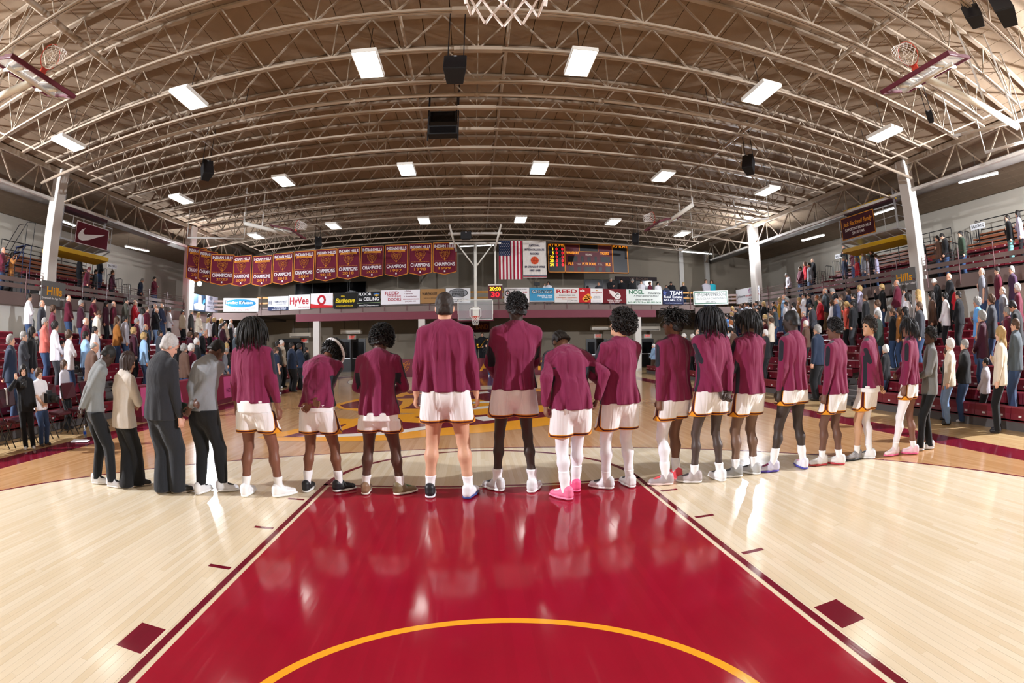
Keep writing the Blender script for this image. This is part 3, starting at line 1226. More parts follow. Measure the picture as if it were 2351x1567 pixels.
# ------------------------------------------------------------------ walls
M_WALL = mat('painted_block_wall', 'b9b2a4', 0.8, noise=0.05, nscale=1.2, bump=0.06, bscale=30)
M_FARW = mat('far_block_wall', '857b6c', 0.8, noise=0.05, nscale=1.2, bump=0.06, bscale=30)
M_WHITE = mat('white_panel_wall', 'dfe0d8', 0.7, noise=0.03, nscale=1.5)
M_FASC = mat('brown_grey_fascia', '75645f', 0.7, noise=0.06, nscale=3)
M_BEAM = mat('maroon_beam', '6d2636', 0.55, noise=0.06, nscale=3)
M_COLUMN = mat('column_paint', 'c9c4bd', 0.6, noise=0.04, nscale=2)
M_STEEL = mat('cream_steel', '9c8d7b', 0.5, noise=0.10, nscale=3)
M_STEELW = mat('white_steel', 'd8d6d0', 0.45, noise=0.05, nscale=3)
M_DARK = mat('dark_metal', '17171a', 0.45)
M_BLACK = mat('flat_black', '08080a', 0.6)
M_GLASSDK = mat('dark_glass', '0a0b0d', 0.12)
struct('wall_left', MB().box(-XW - 0.3, -XW, Y0, YW, 0, 9), M_WALL)
struct('wall_right', MB().box(XW, XW + 0.3, Y0, YW, 0, 9), M_WALL)
struct('wall_back', MB().box(-XW, XW, Y0 - 0.3, Y0, 0, 9.2), M_WALL)
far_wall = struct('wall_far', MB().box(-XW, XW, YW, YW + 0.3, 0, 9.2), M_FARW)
for s, nm in ((-1, 'wall_lower_left'), (1, 'wall_lower_right')):      # white wall under the balcony, behind the top bleacher row
    struct(nm, MB().box(min(s * 15.55, s * 15.7), max(s * 15.55, s * 15.7), Y0, YF - 1.2, 0, 3.2), M_WHITE)

# ------------------------------------------------------------------ roof deck
ZC, ZE = 8.55, 8.15


def deck_z(x):
    return ZC - (ZC - ZE) * (min(abs(x), XC) / XC) ** 2 - max(0, abs(x) - XC) * 0.10


M_TEC = mat('wood_wool_board', '8c7a66', 0.95, spec=0.1, noise=0.14, nscale=3.0, bump=0.5, bscale=70)
JS, JY0 = 1.296, 7.25           # joist spacing and the Y of the first joist in view
bays = [JY0 + JS * i for i in range(-11, 20)]
ceiling = struct('ceiling', MB().box(-XW, XW, Y0, YW, 9.3, 9.45), M_TEC)
PW = 0.6
tec, rest = None, MB()
npan = 0
tec = MB().box(0.008, PW - 0.008, 0.012, JS - 0.012, 0, 0.06).mesh('ceiling_panel', [M_TEC])
for bi, y in enumerate(bays):
    for k in range(-36, 36):
        x = k * PW
        if abs(x + PW / 2) > XW - 0.1:
            continue
        z0, z1 = deck_z(x), deck_z(x + PW)
        if 6.0 < y < 12.0 and abs(x + PW / 2) < 13.5 and npan < 300 and abs(x) < (y - 1.0) * 2.0:
            o = add('ceiling_panel', tec, ceiling, loc=(x, y, z0), rot=(0, -math.atan2(z1 - z0, PW), 0))
            npan += 1
        else:
            g = 0.008
            rest.add([(x + g, y + g, z0), (x + PW - g, y + g, z1), (x + PW - g, y + JS - g, z1), (x + g, y + JS - g, z0),
                      (x + g, y + g, z0 + 0.06), (x + PW - g, y + g, z1 + 0.06), (x + PW - g, y + JS - g, z1 + 0.06), (x + g, y + JS - g, z0 + 0.06)],
                     [(0, 3, 2, 1), (4, 5, 6, 7), (0, 1, 5, 4), (1, 2, 6, 5), (2, 3, 7, 6), (3, 0, 4, 7)])
tag(rest.build('ceiling_panels', M_TEC, ceiling), kind='stuff')

# ------------------------------------------------------------------ columns
COLY = (1.3, 12.05, 22.8)
for s in (-1, 1):
    for i, y in enumerate(COLY):
        side = 'left' if s < 0 else 'right'
        o = MB().box(-0.24, 0.24, -0.24, 0.24, 0, 8.1).build('column', M_COLUMN)
        o.location = (s * XC, 1.3 if i == 0 else float(hit(*{(-1, 1): (112, 620), (1, 1): (2106, 600), (-1, 2): (433, 640), (1, 2): (1737, 650)}[(s, i)], 0, s * XC)[1]), 0)
        bevel(o, 0.02)
        tag(o, f'tall grey column at the {side} balcony front, ' + ('beside the camera', 'beside the hanging platform', 'at the far corner')[i], 'column', 'columns carrying the roof')

# ------------------------------------------------------------------ balconies
M_RAIL = mat('brown_rail', '5b3a3a', 0.5, noise=0.06, nscale=4)
M_CARPET = mat('balcony_floor', '4a4644', 0.9)


def side_balcony(s):
    dz = 0.07 * s
    side = 'left' if s < 0 else 'right'
    r = empty('balcony', (s * XC, 0, 0))
    tag(r, f'brown balcony along the {side} wall with pipe railings', 'balcony')
    X = lambda a, b: (min(s * a, s * b), max(s * a, s * b))
    x0, x1 = X(0.0, 0.22)
    fz0, fz1 = 3.20 + dz, 3.62 + dz
    MB().box(x0, x1, Y0, YF - 1.2, fz0, fz1).build('fascia', M_FASC, r)
    x0, x1 = X(0.2, XW - XC - 0.02)
    MB().box(x0, x1, Y0, YF - 1.25, 3.30 + dz, 3.52 + dz).build('floor_slab', M_CARPET, r)
    for z in (3.76, 3.96):
        x0, x1 = X(0.02, 0.06)
        MB().box(x0, x1, Y0, YF - 1.2, z + dz, z + 0.14 + dz).build('rail_board', M_FASC, r)
    for z in (4.18, 4.28, 4.38):
        MB().tube([(s * 0.04, Y0, z + dz), (s * 0.04, YF - 1.2, z + dz)], 0.008, 5).build('rail_cable', M_RAIL, r)
    pm = MB().tube([(0, 0, 3.30 + dz), (0, 0, 4.48 + dz)], 0.021, 8).mesh('post', [M_RAIL])
    for k in range(19):
        y = YF - 1.3 - 1.55 * k
        if y > 1:
            add('post', pm, r, loc=(s * -0.02, y, 0))
    return r


bal = {s: side_balcony(s) for s in (-1, 1)}
fb = empty('far_balcony', (0, YF, 0))
tag(fb, 'brown balcony across the far end above a maroon beam', 'balcony')
MB().box(-12.9, 12.9, 0, 0.25, 3.50, 3.82).build('fascia', M_FASC, fb)
MB().box(-10.3, 10.3, -0.05, 0.30, 3.08, 3.50).build('edge_beam', M_BEAM, fb)
MB().box(-12.85, 12.85, 0.25, YW - YF - 0.02, 3.50, 3.75).build('floor_slab', M_CARPET, fb)
for s in (-1, 1):
    # slanted bay that joins the far balcony to the side balcony
    a, b = Vector((s * 12.9, 0.0, 0)), Vector((s * XC, -1.2, 0))
    MB().bar((*a[:2], 3.46), (*b[:2], 3.46), 0.2, 0.40).build('fascia', M_FASC, fb)
    for z in (3.90, 4.12, 4.34):
        MB().bar((*a[:2], z), (*b[:2], z), 0.05, 0.11).build('rail_board', M_FASC, fb)
    MB().prism([(12.9, 0.05), (XC, -1.15), (XW - 0.05, -1.15), (XW - 0.05, YW - YF - 0.02), (12.9, YW - YF - 0.02)], 3.36, 3.55, lambda a, b, c: (s * a, b, c)).build('floor_slab', M_CARPET, fb)
for z, m in ((4.48, 'c28a3c'), (4.16, 'b08040'), (3.86, '75645f')):
    MB().box(-12.9, 12.9, 0.05, 0.09, z, z + 0.10).build('rail_board', cmat(m, 'paint'), fb)
pm = MB().box(-0.022, 0.022, -0.03, 0.01, 3.55, 4.6).mesh('post', [M_RAIL])
for k in range(21):
    add('post', pm, fb, loc=(-12.6 + 1.26 * k, 0, 0))
# ------------------------------------------------------------------ roof joists
def zb(x):
    return 7.52 - 0.60 * (x / XC) ** 2


def zt(x):
    return deck_z(x) - 0.06


def arc_bar(x0, x1, zf, n, parts):
    """curved bars of several flanges; parts = [(dy, dz, w, h)]"""
    mb = MB()
    xs = np.linspace(x0, x1, n + 1)
    for dy, dz, w, h in parts:
        v, f = [], []
        for x in xs:
            z = zf(x) + dz
            v += [(x, dy - w / 2, z - h / 2), (x, dy + w / 2, z - h / 2), (x, dy + w / 2, z + h / 2), (x, dy - w / 2, z + h / 2)]
        for i in range(n):
            a = i * 4
            f += [(a + j, a + (j + 1) % 4, a + 4 + (j + 1) % 4, a + 4 + j) for j in range(4)]
        f += [(3, 2, 1, 0), (n * 4, n * 4 + 1, n * 4 + 2, n * 4 + 3)]
        mb.add(v, f)
    return mb


_bc = arc_bar(-12.4, 12.4, zb, 24, [(-0.034, 0, 0.045, 0.055), (0.034, 0, 0.045, 0.055), (0, 0.02, 0.11, 0.012)]).mesh('bottom_chord', [M_STEEL])
_bcl = arc_bar(-XC, XC, zb, 28, [(-0.034, 0, 0.045, 0.055), (0.034, 0, 0.045, 0.055), (0, 0.02, 0.11, 0.012)]).mesh('bottom_chord', [M_STEEL])
_tc = arc_bar(-XC, XC, zt, 28, [(0, 0, 0.12, 0.07)]).mesh('top_chord', [M_STEEL])
_sp = MB().box(-0.48, 0.48, -0.066, 0.066, zb(0) - 0.045, zb(0) + 0.045).mesh('splice_plate', [M_STEEL])
_webs = []
for j in range(-8, 9):
    xb = j * 1.5
    if abs(xb) <= 12.3:
        sl = -1 if xb > 0 else 1
        for xt in (xb - 0.75, xb + 0.75):
            wide = (xt - xb) * xb < 0
            _webs.append(MB().bar((xb, 0, zb(xb)), (xt, 0, zt(xt)), 0.05 if wide else 0.028, 0.028).mesh('web_member', [M_STEEL]))
        if j % 2 == 0:
            _webs.append(MB().bar((xb, 0, zb(xb)), (xb, 0, zt(xb)), 0.024, 0.024).mesh('web_member', [M_STEEL]))
for s in (-1, 1):
    _webs.append(MB().bar((s * 12.35, 0, zb(12.35)), (s * 14.6, 0, zt(14.6)), 0.05, 0.04).mesh('web_member', [M_STEEL]))
_NJ = range(-5, 16)
for i in _NJ:
    y = JY0 + JS * i
    full = i in (4, 12, -4)
    r = empty('roof_joist', (0, y, 0))
    tag(r, f'cream steel roof joist, number {i + 6} of the row counted from the camera', 'roof joist', 'roof joists')
    add('bottom_chord', _bcl if full else _bc, r)
    add('top_chord', _tc, r)
    add('splice_plate', _sp, r)
    for w in _webs:
        add('web_member', w, r)

# eaves girders between the columns, and the duct behind them
for s in (-1, 1):
    side = 'left' if s < 0 else 'right'
    r = empty('eaves_girder', (s * (XC - 0.02), 0, 0))
    tag(r, f'cream steel lattice girder along the top of the {side} columns', 'girder', 'eaves girders')
    MB().box(-0.10, 0.10, Y0, YF + 2, 7.92, 8.10).build('top_chord', M_STEEL, r)
    MB().box(-0.07, 0.07, Y0, YF + 2, 6.90, 7.00).build('bottom_chord', M_STEELW, r)
    k, y = 0, -5.2
    while y < YF + 1:
        for a, b in ((0, 1.07), (2.14, 1.07)):
            MB().bar((0, y + a, 6.95), (0, y + b, 8.0), 0.07, 0.05).build('web_member', M_STEEL, r)
        MB().bar((0, y + 1.07, 6.95), (0, y + 1.07, 8.0), 0.04, 0.04).build('web_member', M_STEEL, r)
        y += 2.14
    d = MB().tube([(0, Y0 + .1, 0), (0, YW - .1, 0)], 0.19, 14).build('air_duct', mat('galvanised', '8f8a84', 0.4, metal=0.3, noise=0.2, nscale=2), None, True)
    d.location = (s * 16.7, 0, 7.35)
    tag(d, f'long round air duct behind the {side} eaves girder', 'duct')
    for k in range(8):
        MB().tube([(0, 2 + 3.4 * k, 0.15), (0, 2 + 3.4 * k, deck_z(16.7) - 7.35)], 0.012, 5).build('strap', M_DARK, d)

# fire pipe across the hall and pipes running the length of the roof
mb = MB().tube([(x, 0, zb(x) + 0.06) for x in np.linspace(-14.4, 14.4, 25)], 0.055, 10)
for x in np.linspace(-12, 12, 9):
    mb.tube([(x - 0.06, 0, zb(x) + 0.06), (x + 0.06, 0, zb(x) + 0.06)], 0.066, 10)
o = mb.build('sprinkler_pipe', M_STEEL, None, True)
o.location = (0, JY0 + JS * 2.55, 0)
for x in (-12, -6, 0, 6, 12):
    MB().tube([(x, 0, zb(x) + 0.1), (x, 0, deck_z(x))], 0.01, 5).build('hanger', M_DARK, o)
tag(o, 'cream fire pipe crossing the hall between two roof joists', 'pipe')
for x, rr, lab in ((-8.3, 0.07, 'tan pipe running the length of the roof left of centre'), (7.9, 0.05, 'tan pipe running the length of the roof right of centre'), (-1.55, 0.035, 'thin cable pipe along the roof left of the centre splices'), (0.62, 0.035, 'thin pipe along the roof beside the centre splices')):
    mb = MB().tube([(0, Y0 + .1, 0), (0, YF, 0)], rr, 9)
    for k in range(9):
        mb.tube([(0, 3 * k, 0), (0, 3 * k + 0.1, 0)], rr * 1.2, 9)
    o = mb.build('roof_pipe', M_STEEL, None, True)
    o.location = (x, 0, zb(x) + 0.55)
    tag(o, lab, 'pipe', 'pipes along the roof')

# ------------------------------------------------------------------ roof lights
M_LED = mat('lit_diffuser', 'fdfcf6', 0.5, emit=PANEL)
M_HOUS = mat('light_housing', 'dcdad2', 0.5)
_h = MB().box(-0.25, 0.25, -0.51, 0.51, 0.012, 0.09)
_h.box(-0.26, -0.245, -0.52, 0.52, 0, 0.09).box(0.245, 0.26, -0.52, 0.52, 0, 0.09).box(-0.26, 0.26, -0.52, -0.505, 0, 0.09).box(-0.26, 0.26, 0.505, 0.52, 0, 0.09)
_hm = _h.mesh('housing', [M_HOUS])
_dm = me_from([(-0.243, -0.503, 0.008), (0.243, -0.503, 0.008), (0.243, 0.503, 0.008), (-0.243, 0.503, 0.008)], [(3, 2, 1, 0)], 'diffuser')
_dm.materials.append(M_LED)
_lv = MB()
for k in range(5):
    _lv.box(-0.163 + 0.0815 * k - 0.003, -0.163 + 0.0815 * k + 0.003, -0.503, 0.503, 0.0, 0.006)
_lm = _lv.mesh('louvre', [M_HOUS])
_hg = MB().tube([(0, 0, 0.09), (0, 0, 1.02)], 0.008, 5)
_hgm = _hg.mesh('hanger', [M_DARK])
LPX = [(845, 150), (1333, 146), (433, 228), (1748, 216), (157, 331), (2031, 310), (934, 391), (1238, 388), (651, 417), (1523, 406), (416, 459), (1762, 440),
       (974, 508), (1195, 505), (766, 520), (1407, 511), (588, 543), (1566, 538)]
rows_ = ['nearest', 'middle', 'farthest']
cols_ = ['left of centre', 'right of centre', 'halfway to the left', 'halfway to the right', 'outermost on the left', 'outermost on the right']
pts_ = []
for k, (u, v) in enumerate(LPX):
    z = 7.36 - (0, 0, 0.18, 0.18, 0.45, 0.45)[k % 6]
    p = hit(u, v, 2, z)
    pts_.append((p, f'bright rectangular roof light {cols_[k % 6]} in the {rows_[k // 6]} row'))
for k in range(6):                       # the row over the camera, just outside the picture
    x = pts_[k][0][0]
    pts_.append((np.array([x, 2.6, pts_[k][0][2]]), f'bright rectangular roof light {cols_[k]} in the row over the camera'))
for p, lab in pts_:
    r = empty('roof_light', tuple(p))
    tag(r, lab, 'ceiling light', 'roof lights')
    for nm, me in (('housing', _hm), ('diffuser', _dm), ('louvre', _lm), ('hanger', _hgm)):
        add(nm, me, r)

# fluorescent strips
M_TUBE = mat('fluorescent_tube', 'f4fbff', 0.4, emit=9.0)


def strip_light(a, b, lab):
    a, b = Vector(a), Vector(b)
    r = empty('strip_light', (a + b) / 2)
    L = (b - a) / 2
    MB().bar(-L + Vector((0, 0, 0.05)), L + Vector((0, 0, 0.05)), 0.14, 0.05).build('housing', M_HOUS, r)
    for k in (-1, 1):
        n = Vector((-L.y, L.x, 0)).normalized() * 0.035 * k
        MB().tube([-L * 0.98 + n, L * 0.98 + n], 0.018, 8).build('tube', M_TUBE, r)
    up = deck_z(r.location.x) - r.location.z
    for q in (-.8, .8):
        MB().tube([(L.x * q, L.y * q, 0.07), (L.x * q, L.y * q, up)], 0.006, 4).build('hanger', M_DARK, r)
    tag(r, lab, 'strip light', 'fluorescent strips')


for X, (p0, p1), lab in ((-17.2, ((288, 566), (341, 577)), 'fluorescent strip over the left balcony beyond the hanging platform'),
                         (-17.2, ((130, 503), (172, 519)), 'fluorescent strip behind the left hanging platform'),
                         (17.2, ((1842, 553), (1892, 540)), 'fluorescent strip over the right balcony left of the hanging platform'),
                         (17.2, ((2008, 493), (2052, 478)), 'fluorescent strip behind the right hanging platform'),
                         (17.2, ((2201, 420), (2291, 398)), 'fluorescent strip over the right balcony near the picture edge')):
    strip_light(hit(*p0, 0, X), hit(*p1, 0, X), lab)
a, b = hit(1053, 566, 1, 29), hit(1134, 563, 1, 29)
strip_light(a, b, 'fluorescent strip on the far wall behind the basket mast')
strip_light(hit(1565, 577, 1, 29), hit(1635, 583, 1, 29), 'fluorescent strip on the far wall near the right corner')

# ------------------------------------------------------------------ flash heads on the columns
M_FB = mat('flash_tube_far', 'f2f6ff', 0.4, emit=STROBE_FAR)
M_FN = mat('flash_tube_near', 'f6f8ff', 0.4, emit=STROBE_NEAR)


def flash(p, m, lab, s):
    r = empty('flash_head', tuple(p))
    d = Vector((0, 9.0, 1.0)) - Vector(p)
    r.rotation_euler = d.to_track_quat('Z', 'Y').to_euler()
    MB().lathe([(0.07, -0.34), (0.07, -0.1), (0.12, -0.02)], 16).build('body', M_DARK, r, True)
    g = MB()
    prof = [(0.001, 0.10)] + [(0.12 * math.sin(a), 0.12 * math.cos(a) - 0.02) for a in np.linspace(0.2, 1.55, 6)]
    g.lathe(prof[::-1], 16)
    g.build('flash_tube', m, r, True)
    q = d.to_track_quat('Z', 'Y').to_matrix().transposed()
    tip = q @ Vector((s * 0.32, 0, 0.0))
    MB().tube([(0, 0, -0.2), Vector((0, 0, -0.2)) + tip], 0.018, 6).build('clamp_arm', M_DARK, r)
    tag(r, lab, 'flash', 'flash heads on the columns')


flash(hit(1725, 562, 0, 14.95), M_FB, 'brilliant flash head firing from the far right column', 1)
flash(hit(458, 651, 0, -14.95), M_FB, 'brilliant flash head firing from the far left column', -1)
flash((14.95, 1.5, 6.6), M_FN, 'flash head high on the right beside the camera', 1)
flash((-14.95, 1.5, 6.6), M_FN, 'flash head high on the left beside the camera', -1)

# ------------------------------------------------------------------ loudspeakers and boxes hung from the roof
M_SPK = mat('speaker_cloth', '101012', 0.8, noise=0.1, nscale=40)


def speaker_box(u, v, z, size, rz, rx, lab, chain=0.0, ry=0.0):
    p = hit(u, v, 2, z)
    r = empty('loudspeaker', tuple(p))
    w, d, h = size
    M = Matrix.Rotation(rz, 4, 'Z') @ Matrix.Rotation(rx, 4, 'X') @ Matrix.Rotation(ry, 4, 'Y')
    t = 0.72
    pts = [(-w / 2, -d / 2), (w / 2, -d / 2), (w / 2 * t, d / 2), (-w / 2 * t, d / 2)]
    b = MB().prism(pts, -h / 2, h / 2, lambda x, y, k: M @ Vector((x, y, k))).build('cabinet', M_SPK, r)
    bevel(b, 0.015)
    g = MB().prism([(-w / 2 * .92, -d / 2 - 0.012), (w / 2 * .92, -d / 2 - 0.012), (w / 2 * .92, -d / 2 + 0.002), (-w / 2 * .92, -d / 2 + 0.002)], -h / 2 * .94, h / 2 * .94, lambda x, y, k: M @ Vector((x, y, k))).build('grille', M_DARK, r)
    e = MB().prism(ellipse(0, 0, 0.035, 0.018, 12), 0, 0.004, lambda x, y, k: M @ Vector((x, -d / 2 - 0.014 - k, y + h * .40))).build('badge', cmat('9aa0a8', 'paint'), r)
    top = deck_z(p[0]) - p[2]
    for x in (-w * .35, w * .35):
        a = M @ Vector((x, 0, h / 2))
        MB().tube([a, Vector((a.x, a.y, max(top, a.z + 0.1)))], 0.012, 5).build('hanging_chain', M_DARK, r)
    tag(r, lab, 'loudspeaker', 'loudspeakers hung from the roof')


speaker_box(1045, 160, 6.9, (0.44, 0.42, 0.42), 0, -0.35, 'square black loudspeaker hanging over midcourt beside the roof splices')
speaker_box(474, 391, 6.9, (0.36, 0.34, 0.58), 0.9, -0.5, 'black loudspeaker angled down on the left half of the roof')
speaker_box(1720, 378, 6.9, (0.36, 0.34, 0.58), -0.9, -0.5, 'black loudspeaker angled down on the right half of the roof')
speaker_box(2304, 22, 6.6, (0.42, 0.36, 0.5), -1.2, -0.4, 'large black loudspeaker in the top right corner')
speaker_box(2236, 38, 7.2, (0.40, 0.3, 0.34), -1.2, -0.3, 'black loudspeaker half hidden behind a girder at the top right')
speaker_box(2135, 268, 7.0, (0.2, 0.2, 0.26), -1.0, -0.2, 'small dark loudspeaker under the right roof edge')
speaker_box(730, 557, 6.7, (0.34, 0.3, 0.56), 0.5, -0.4, 'black loudspeaker above the championship banners')
speaker_box(1460, 548, 6.7, (0.34, 0.3, 0.56), -0.5, -0.4, 'black loudspeaker above the scoreboard')
speaker_box(1070, 541, 6.9, (0.52, 0.3, 0.36), 0, 0, 'wide black loudspeaker behind the far basket mast')
for (u, v, z, w, h, lab) in ((1017, 273, 7.75, 0.72, 0.34, 'flat black panel above the roof joist at midcourt'), (1017, 303, 7.05, 0.74, 0.24, 'black screen box below the roof joist at midcourt')):
    p = hit(u, v, 2, z)
    r = empty('projector_box', tuple(p))
    MB().box(-w / 2, w / 2, -0.15, 0.15, -h / 2, h / 2).build('case', M_SPK, r)
    MB().box(-w / 2 - 0.03, -w / 2, -0.02, 0.02, -h, deck_z(0) - p[2]).build('hanger', M_DARK, r)
    MB().box(w / 2, w / 2 + 0.03, -0.02, 0.02, -h, deck_z(0) - p[2]).build('hanger', M_DARK, r)
    MB().box(-w / 2 + 0.04, w / 2 - 0.04, -0.157, -0.15, -h / 2 + 0.03, h / 2 - 0.03).build('front', M_GLASSDK, r)
    tag(r, lab, 'hanging box')
# ------------------------------------------------------------------ basketball goals
M_RIM = mat('rim_orange', 'c23a22', 0.4)
M_NET = mat('net_cord', 'ece6e0', 0.8)
M_PAD = mat('maroon_padding', '5a1626', 0.6, noise=0.05)
M_BGLASS = mat('backboard_glass', 'dfe8ea', 0.03, spec=0.5, alpha=0.16)
M_WPOST = mat('white_gloss_post', 'e4e2d8', 0.35, noise=0.04, nscale=3)


def net_mesh(n=12, h=0.42, r0=0.225, r1=0.13):
    mb = MB()
    lev = 6
    P = [[Vector(((r0 + (r1 - r0) * (l / lev) ** 0.7) * math.cos(2 * PI * (k + 0.5 * (l % 2)) / n), (r0 + (r1 - r0) * (l / lev) ** 0.7) * math.sin(2 * PI * (k + 0.5 * (l % 2)) / n), -h * l / lev)) for k in range(n)] for l in range(lev + 1)]
    for l in range(lev):
        for k in range(n):
            a = P[l][k]
            for b in ((P[l + 1][k], P[l + 1][k - 1]) if l % 2 == 0 else (P[l + 1][k], P[l + 1][(k + 1) % n])):
                mb.tube([a, b], 0.0055, 4, caps=False)
    return mb


def goal_board(r, M, pad=True, sc=1.0, frame=M_STEELW):
    """glass board in the local x-z plane facing -y; ring centre at y = -0.38 from the glass, z = 0"""
    T = lambda mb: [setattr(mb, 'v', [tuple(M @ Vector(p)) for p in mb.v]), mb][1]
    w, b, t = 0.9145, -0.15, 0.917
    T(MB().box(-w, w, 0, 0.012, b, t)).build('glass', M_BGLASS, r)
    f = MB()
    for x0, x1, z0, z1 in ((-w, w, t - 0.04, t), (-w, w, b, b + 0.04), (-w, -w + 0.04, b, t), (w - 0.04, w, b, t)):
        f.box(x0, x1, -0.014, 0.04, z0, z1)
    T(f).build('board_frame', frame, r)
    q = MB()
    for x0, x1, z0, z1 in ((-0.305, 0.305, 0.41, 0.455), (-0.305, 0.305, 0.0, 0.045), (-0.305, -0.26, 0.0, 0.455), (0.26, 0.305, 0.0, 0.455)):
        q.box(x0, x1, -0.006, -0.001, z0, z1)
    T(q).build('target_square', cmat('f0f0ec', 'paint'), r)
    if pad:
        p = MB().box(-w - 0.02, w + 0.02, -0.03, 0.05, b - 0.05, b + 0.01).box(-w - 0.03, -w + 0.01, -0.03, 0.05, b - 0.05, b + 0.33).box(w - 0.01, w + 0.03, -0.03, 0.05, b - 0.05, b + 0.33)
        bevel(T(p).build('edge_padding', M_PAD, r), 0.01)
    T(MB().ring((0, -0.38, 0), 0.228, 0.010, 28, 6)).build('ring', M_RIM, r, True)
    T(MB().box(-0.07, 0.07, -0.16, 0.0, -0.03, 0.02).box(-0.09, 0.09, -0.02, 0.0, -0.12, 0.06)).build('ring_bracket', M_RIM, r)
    n = net_mesh()
    n.v = [tuple(M @ (Vector(p) + Vector((0, -0.38, -0.01)))) for p in n.v]
    n.build('net', M_NET, r)


I4 = Matrix.Identity(4)
# far goal on a ceiling mast
yb = 24.9
rimz = 3.06
r = empty('basketball_goal', (0, yb, 0))
tag(r, 'far basketball goal hanging from the roof on a white mast above the jazz band', 'basketball goal', 'basketball goals')
goal_board(r, Matrix.Translation((-0.02, 0, rimz)))
MB().tube([(0, 0.16, 2.98), (0, 0.16, 7.0)], 0.085, 14).build('mast', M_WPOST, r, True)
MB().tube([(-0.12, 0.10, 4.1), (-0.11, 0.10, 7.3)], 0.018, 6).build('hoist_cable', M_DARK, r)
for s in (-1, 1):
    MB().tube([(s * 0.06, 0.16, 5.75), (s * 0.95, 0.1, 6.95)], 0.035, 8).build('brace', M_WPOST, r, True)
    MB().tube([(s * 1.0, 0.1, 6.55), (s * 1.25, -2.0, 7.45)], 0.05, 8).build('folding_strut', M_WPOST, r, True)
MB().box(-1.35, 1.35, -0.05, 0.05, 6.9, 6.98).box(-1.35, 1.35, -1.2, -1.1, 7.15, 7.25).build('cross_rail', M_STEELW, r)
MB().box(-0.16, 0.16, 0.0, 0.24, 2.95, 3.6).build('board_mount', M_WPOST, r)
# near goal: only its net hangs into the picture
r = empty('basketball_goal', (0, 1.22, 0))
tag(r, 'near basketball goal over the camera, only its white net showing at the top edge', 'basketball goal', 'basketball goals')
goal_board(r, Matrix.Translation((0.05, 0, 3.20)) @ Matrix.Rotation(PI, 4, 'Z'))
MB().tube([(0, -0.17, 2.95), (0, -0.17, deck_z(0))], 0.085, 14).build('mast', M_WPOST, r, True)


def folded_goal(board_px, z, yaw, pitch, arm_end, lab, arm2=None, roll=0.0):
    c = hit(*board_px, 2, z)
    r = empty('basketball_goal', tuple(c))
    M = Matrix.Rotation(yaw, 4, 'Z') @ Matrix.Rotation(pitch, 4, 'X') @ Matrix.Rotation(roll, 4, 'Y')
    goal_board(r, M @ Matrix.Translation((0, 0, -0.38)), frame=M_PAD)
    e = Vector(arm_end) - Vector(c)
    st = M @ Vector((0, 0.12, -0.1))
    MB().tube([st, e], 0.085, 12).build('folding_mast', M_WPOST, r, True)
    for x in (-0.5, 0.5):
        a, b = M @ Vector((x, 0.06, -0.45)), M @ Vector((x, 0.06, 0.45))
        MB().tube([a, b], 0.03, 6).build('stay', M_WPOST, r, True)
    MB().tube([M @ Vector((-0.7, 0.1, -0.1)), M @ Vector((0.7, 0.1, -0.1))], 0.04, 8).build('cross_tube', M_WPOST, r, True)
    up = deck_z(e.x + c[0]) - c[2]
    for q in (st * 0.4 + e * 0.6, e):
        MB().tube([q, (q.x, q.y, up)], 0.03, 6).build('hanger', M_STEELW, r)
    tag(r, lab, 'basketball goal', 'basketball goals')
    return r


folded_goal((72, 176), 6.35, PI / 2, -1.25, tuple(hit(-60, 250, 2, 6.2)), 'folded-up side goal with maroon padding at the top left')
folded_goal((2128, 168), 6.35, -PI / 2, -1.25, tuple(hit(2335, 290, 2, 6.0)), 'folded-up side goal with white mast at the top right')
folded_goal((660, 531), 6.7, PI / 2, -1.3, tuple(hit(560, 512, 2, 6.8)), 'folded-up side goal left of the championship banners')
folded_goal((1522, 512), 6.8, -PI / 2, -1.3, tuple(hit(1590, 470, 2, 7.0)), 'folded-up side goal above the right side of the scoreboard')
# white cross pipes that carry the side goals
for p0, p1, z, lab in (((430, 545), (560, 548), 6.7, 'white support pipe of the left far side goal'), ((1590, 545), (1690, 520), 6.8, 'white support pipe near the far right flash'),
                       ((2190, 312), (2351, 275), 6.5, 'white support pipe under the right roof edge'), ((2262, 350), (2351, 325), 6.3, 'lower white support pipe under the right roof edge'), ((1690, 515), (1765, 500), 6.9, 'white support pipe above the far right flash')):
    a, b = hit(*p0, 2, z), hit(*p1, 2, z)
    mb = MB().tube([a, b], 0.04, 8)
    for q in (a, b):
        mb.tube([q, (q[0], q[1], deck_z(q[0]))], 0.02, 6)
    tag(mb.build('support_pipe', M_STEELW, None, True), lab, 'pipe', 'support pipes of the side goals')

# ------------------------------------------------------------------ shot clock, scoreboard
M_SEGA = mat('lit_amber', 'ffc21a', 0.4, emit=2.2)
M_SEGR = mat('lit_red', 'ff1420', 0.4, emit=2.6)
M_SEGO = mat('lit_orange', 'f79a1c', 0.4, emit=0.7)
M_SBM = mat('scoreboard_maroon', '5a1722', 0.45)
M_SBB = mat('scoreboard_black', '0d0c0e', 0.35)
M_SBG = mat('scoreboard_gold', 'd8861c', 0.5)
p = Vector((1.02, yb + 0.05, 0))
r = empty('shot_clock', tuple(p))
tag(r, 'shot clock reading 20:00 and 30 beside the far basket mast', 'shot clock')
ztop, zbot = hit(1122, 655, 1, yb)[2], hit(1122, 685, 1, yb)[2]
b = MB().box(-0.36, 0.36, 0, 0.14, zbot, ztop).build('case', M_SBM, r)
MB().box(-0.37, 0.37, -0.02, 0.16, ztop, ztop + 0.07).build('cap', M_STEELW, r)
MB().tube([(0.02, 0.08, ztop), (0.02, 0.08, 7.0)], 0.045, 10).build('pole', M_WPOST, r, True)
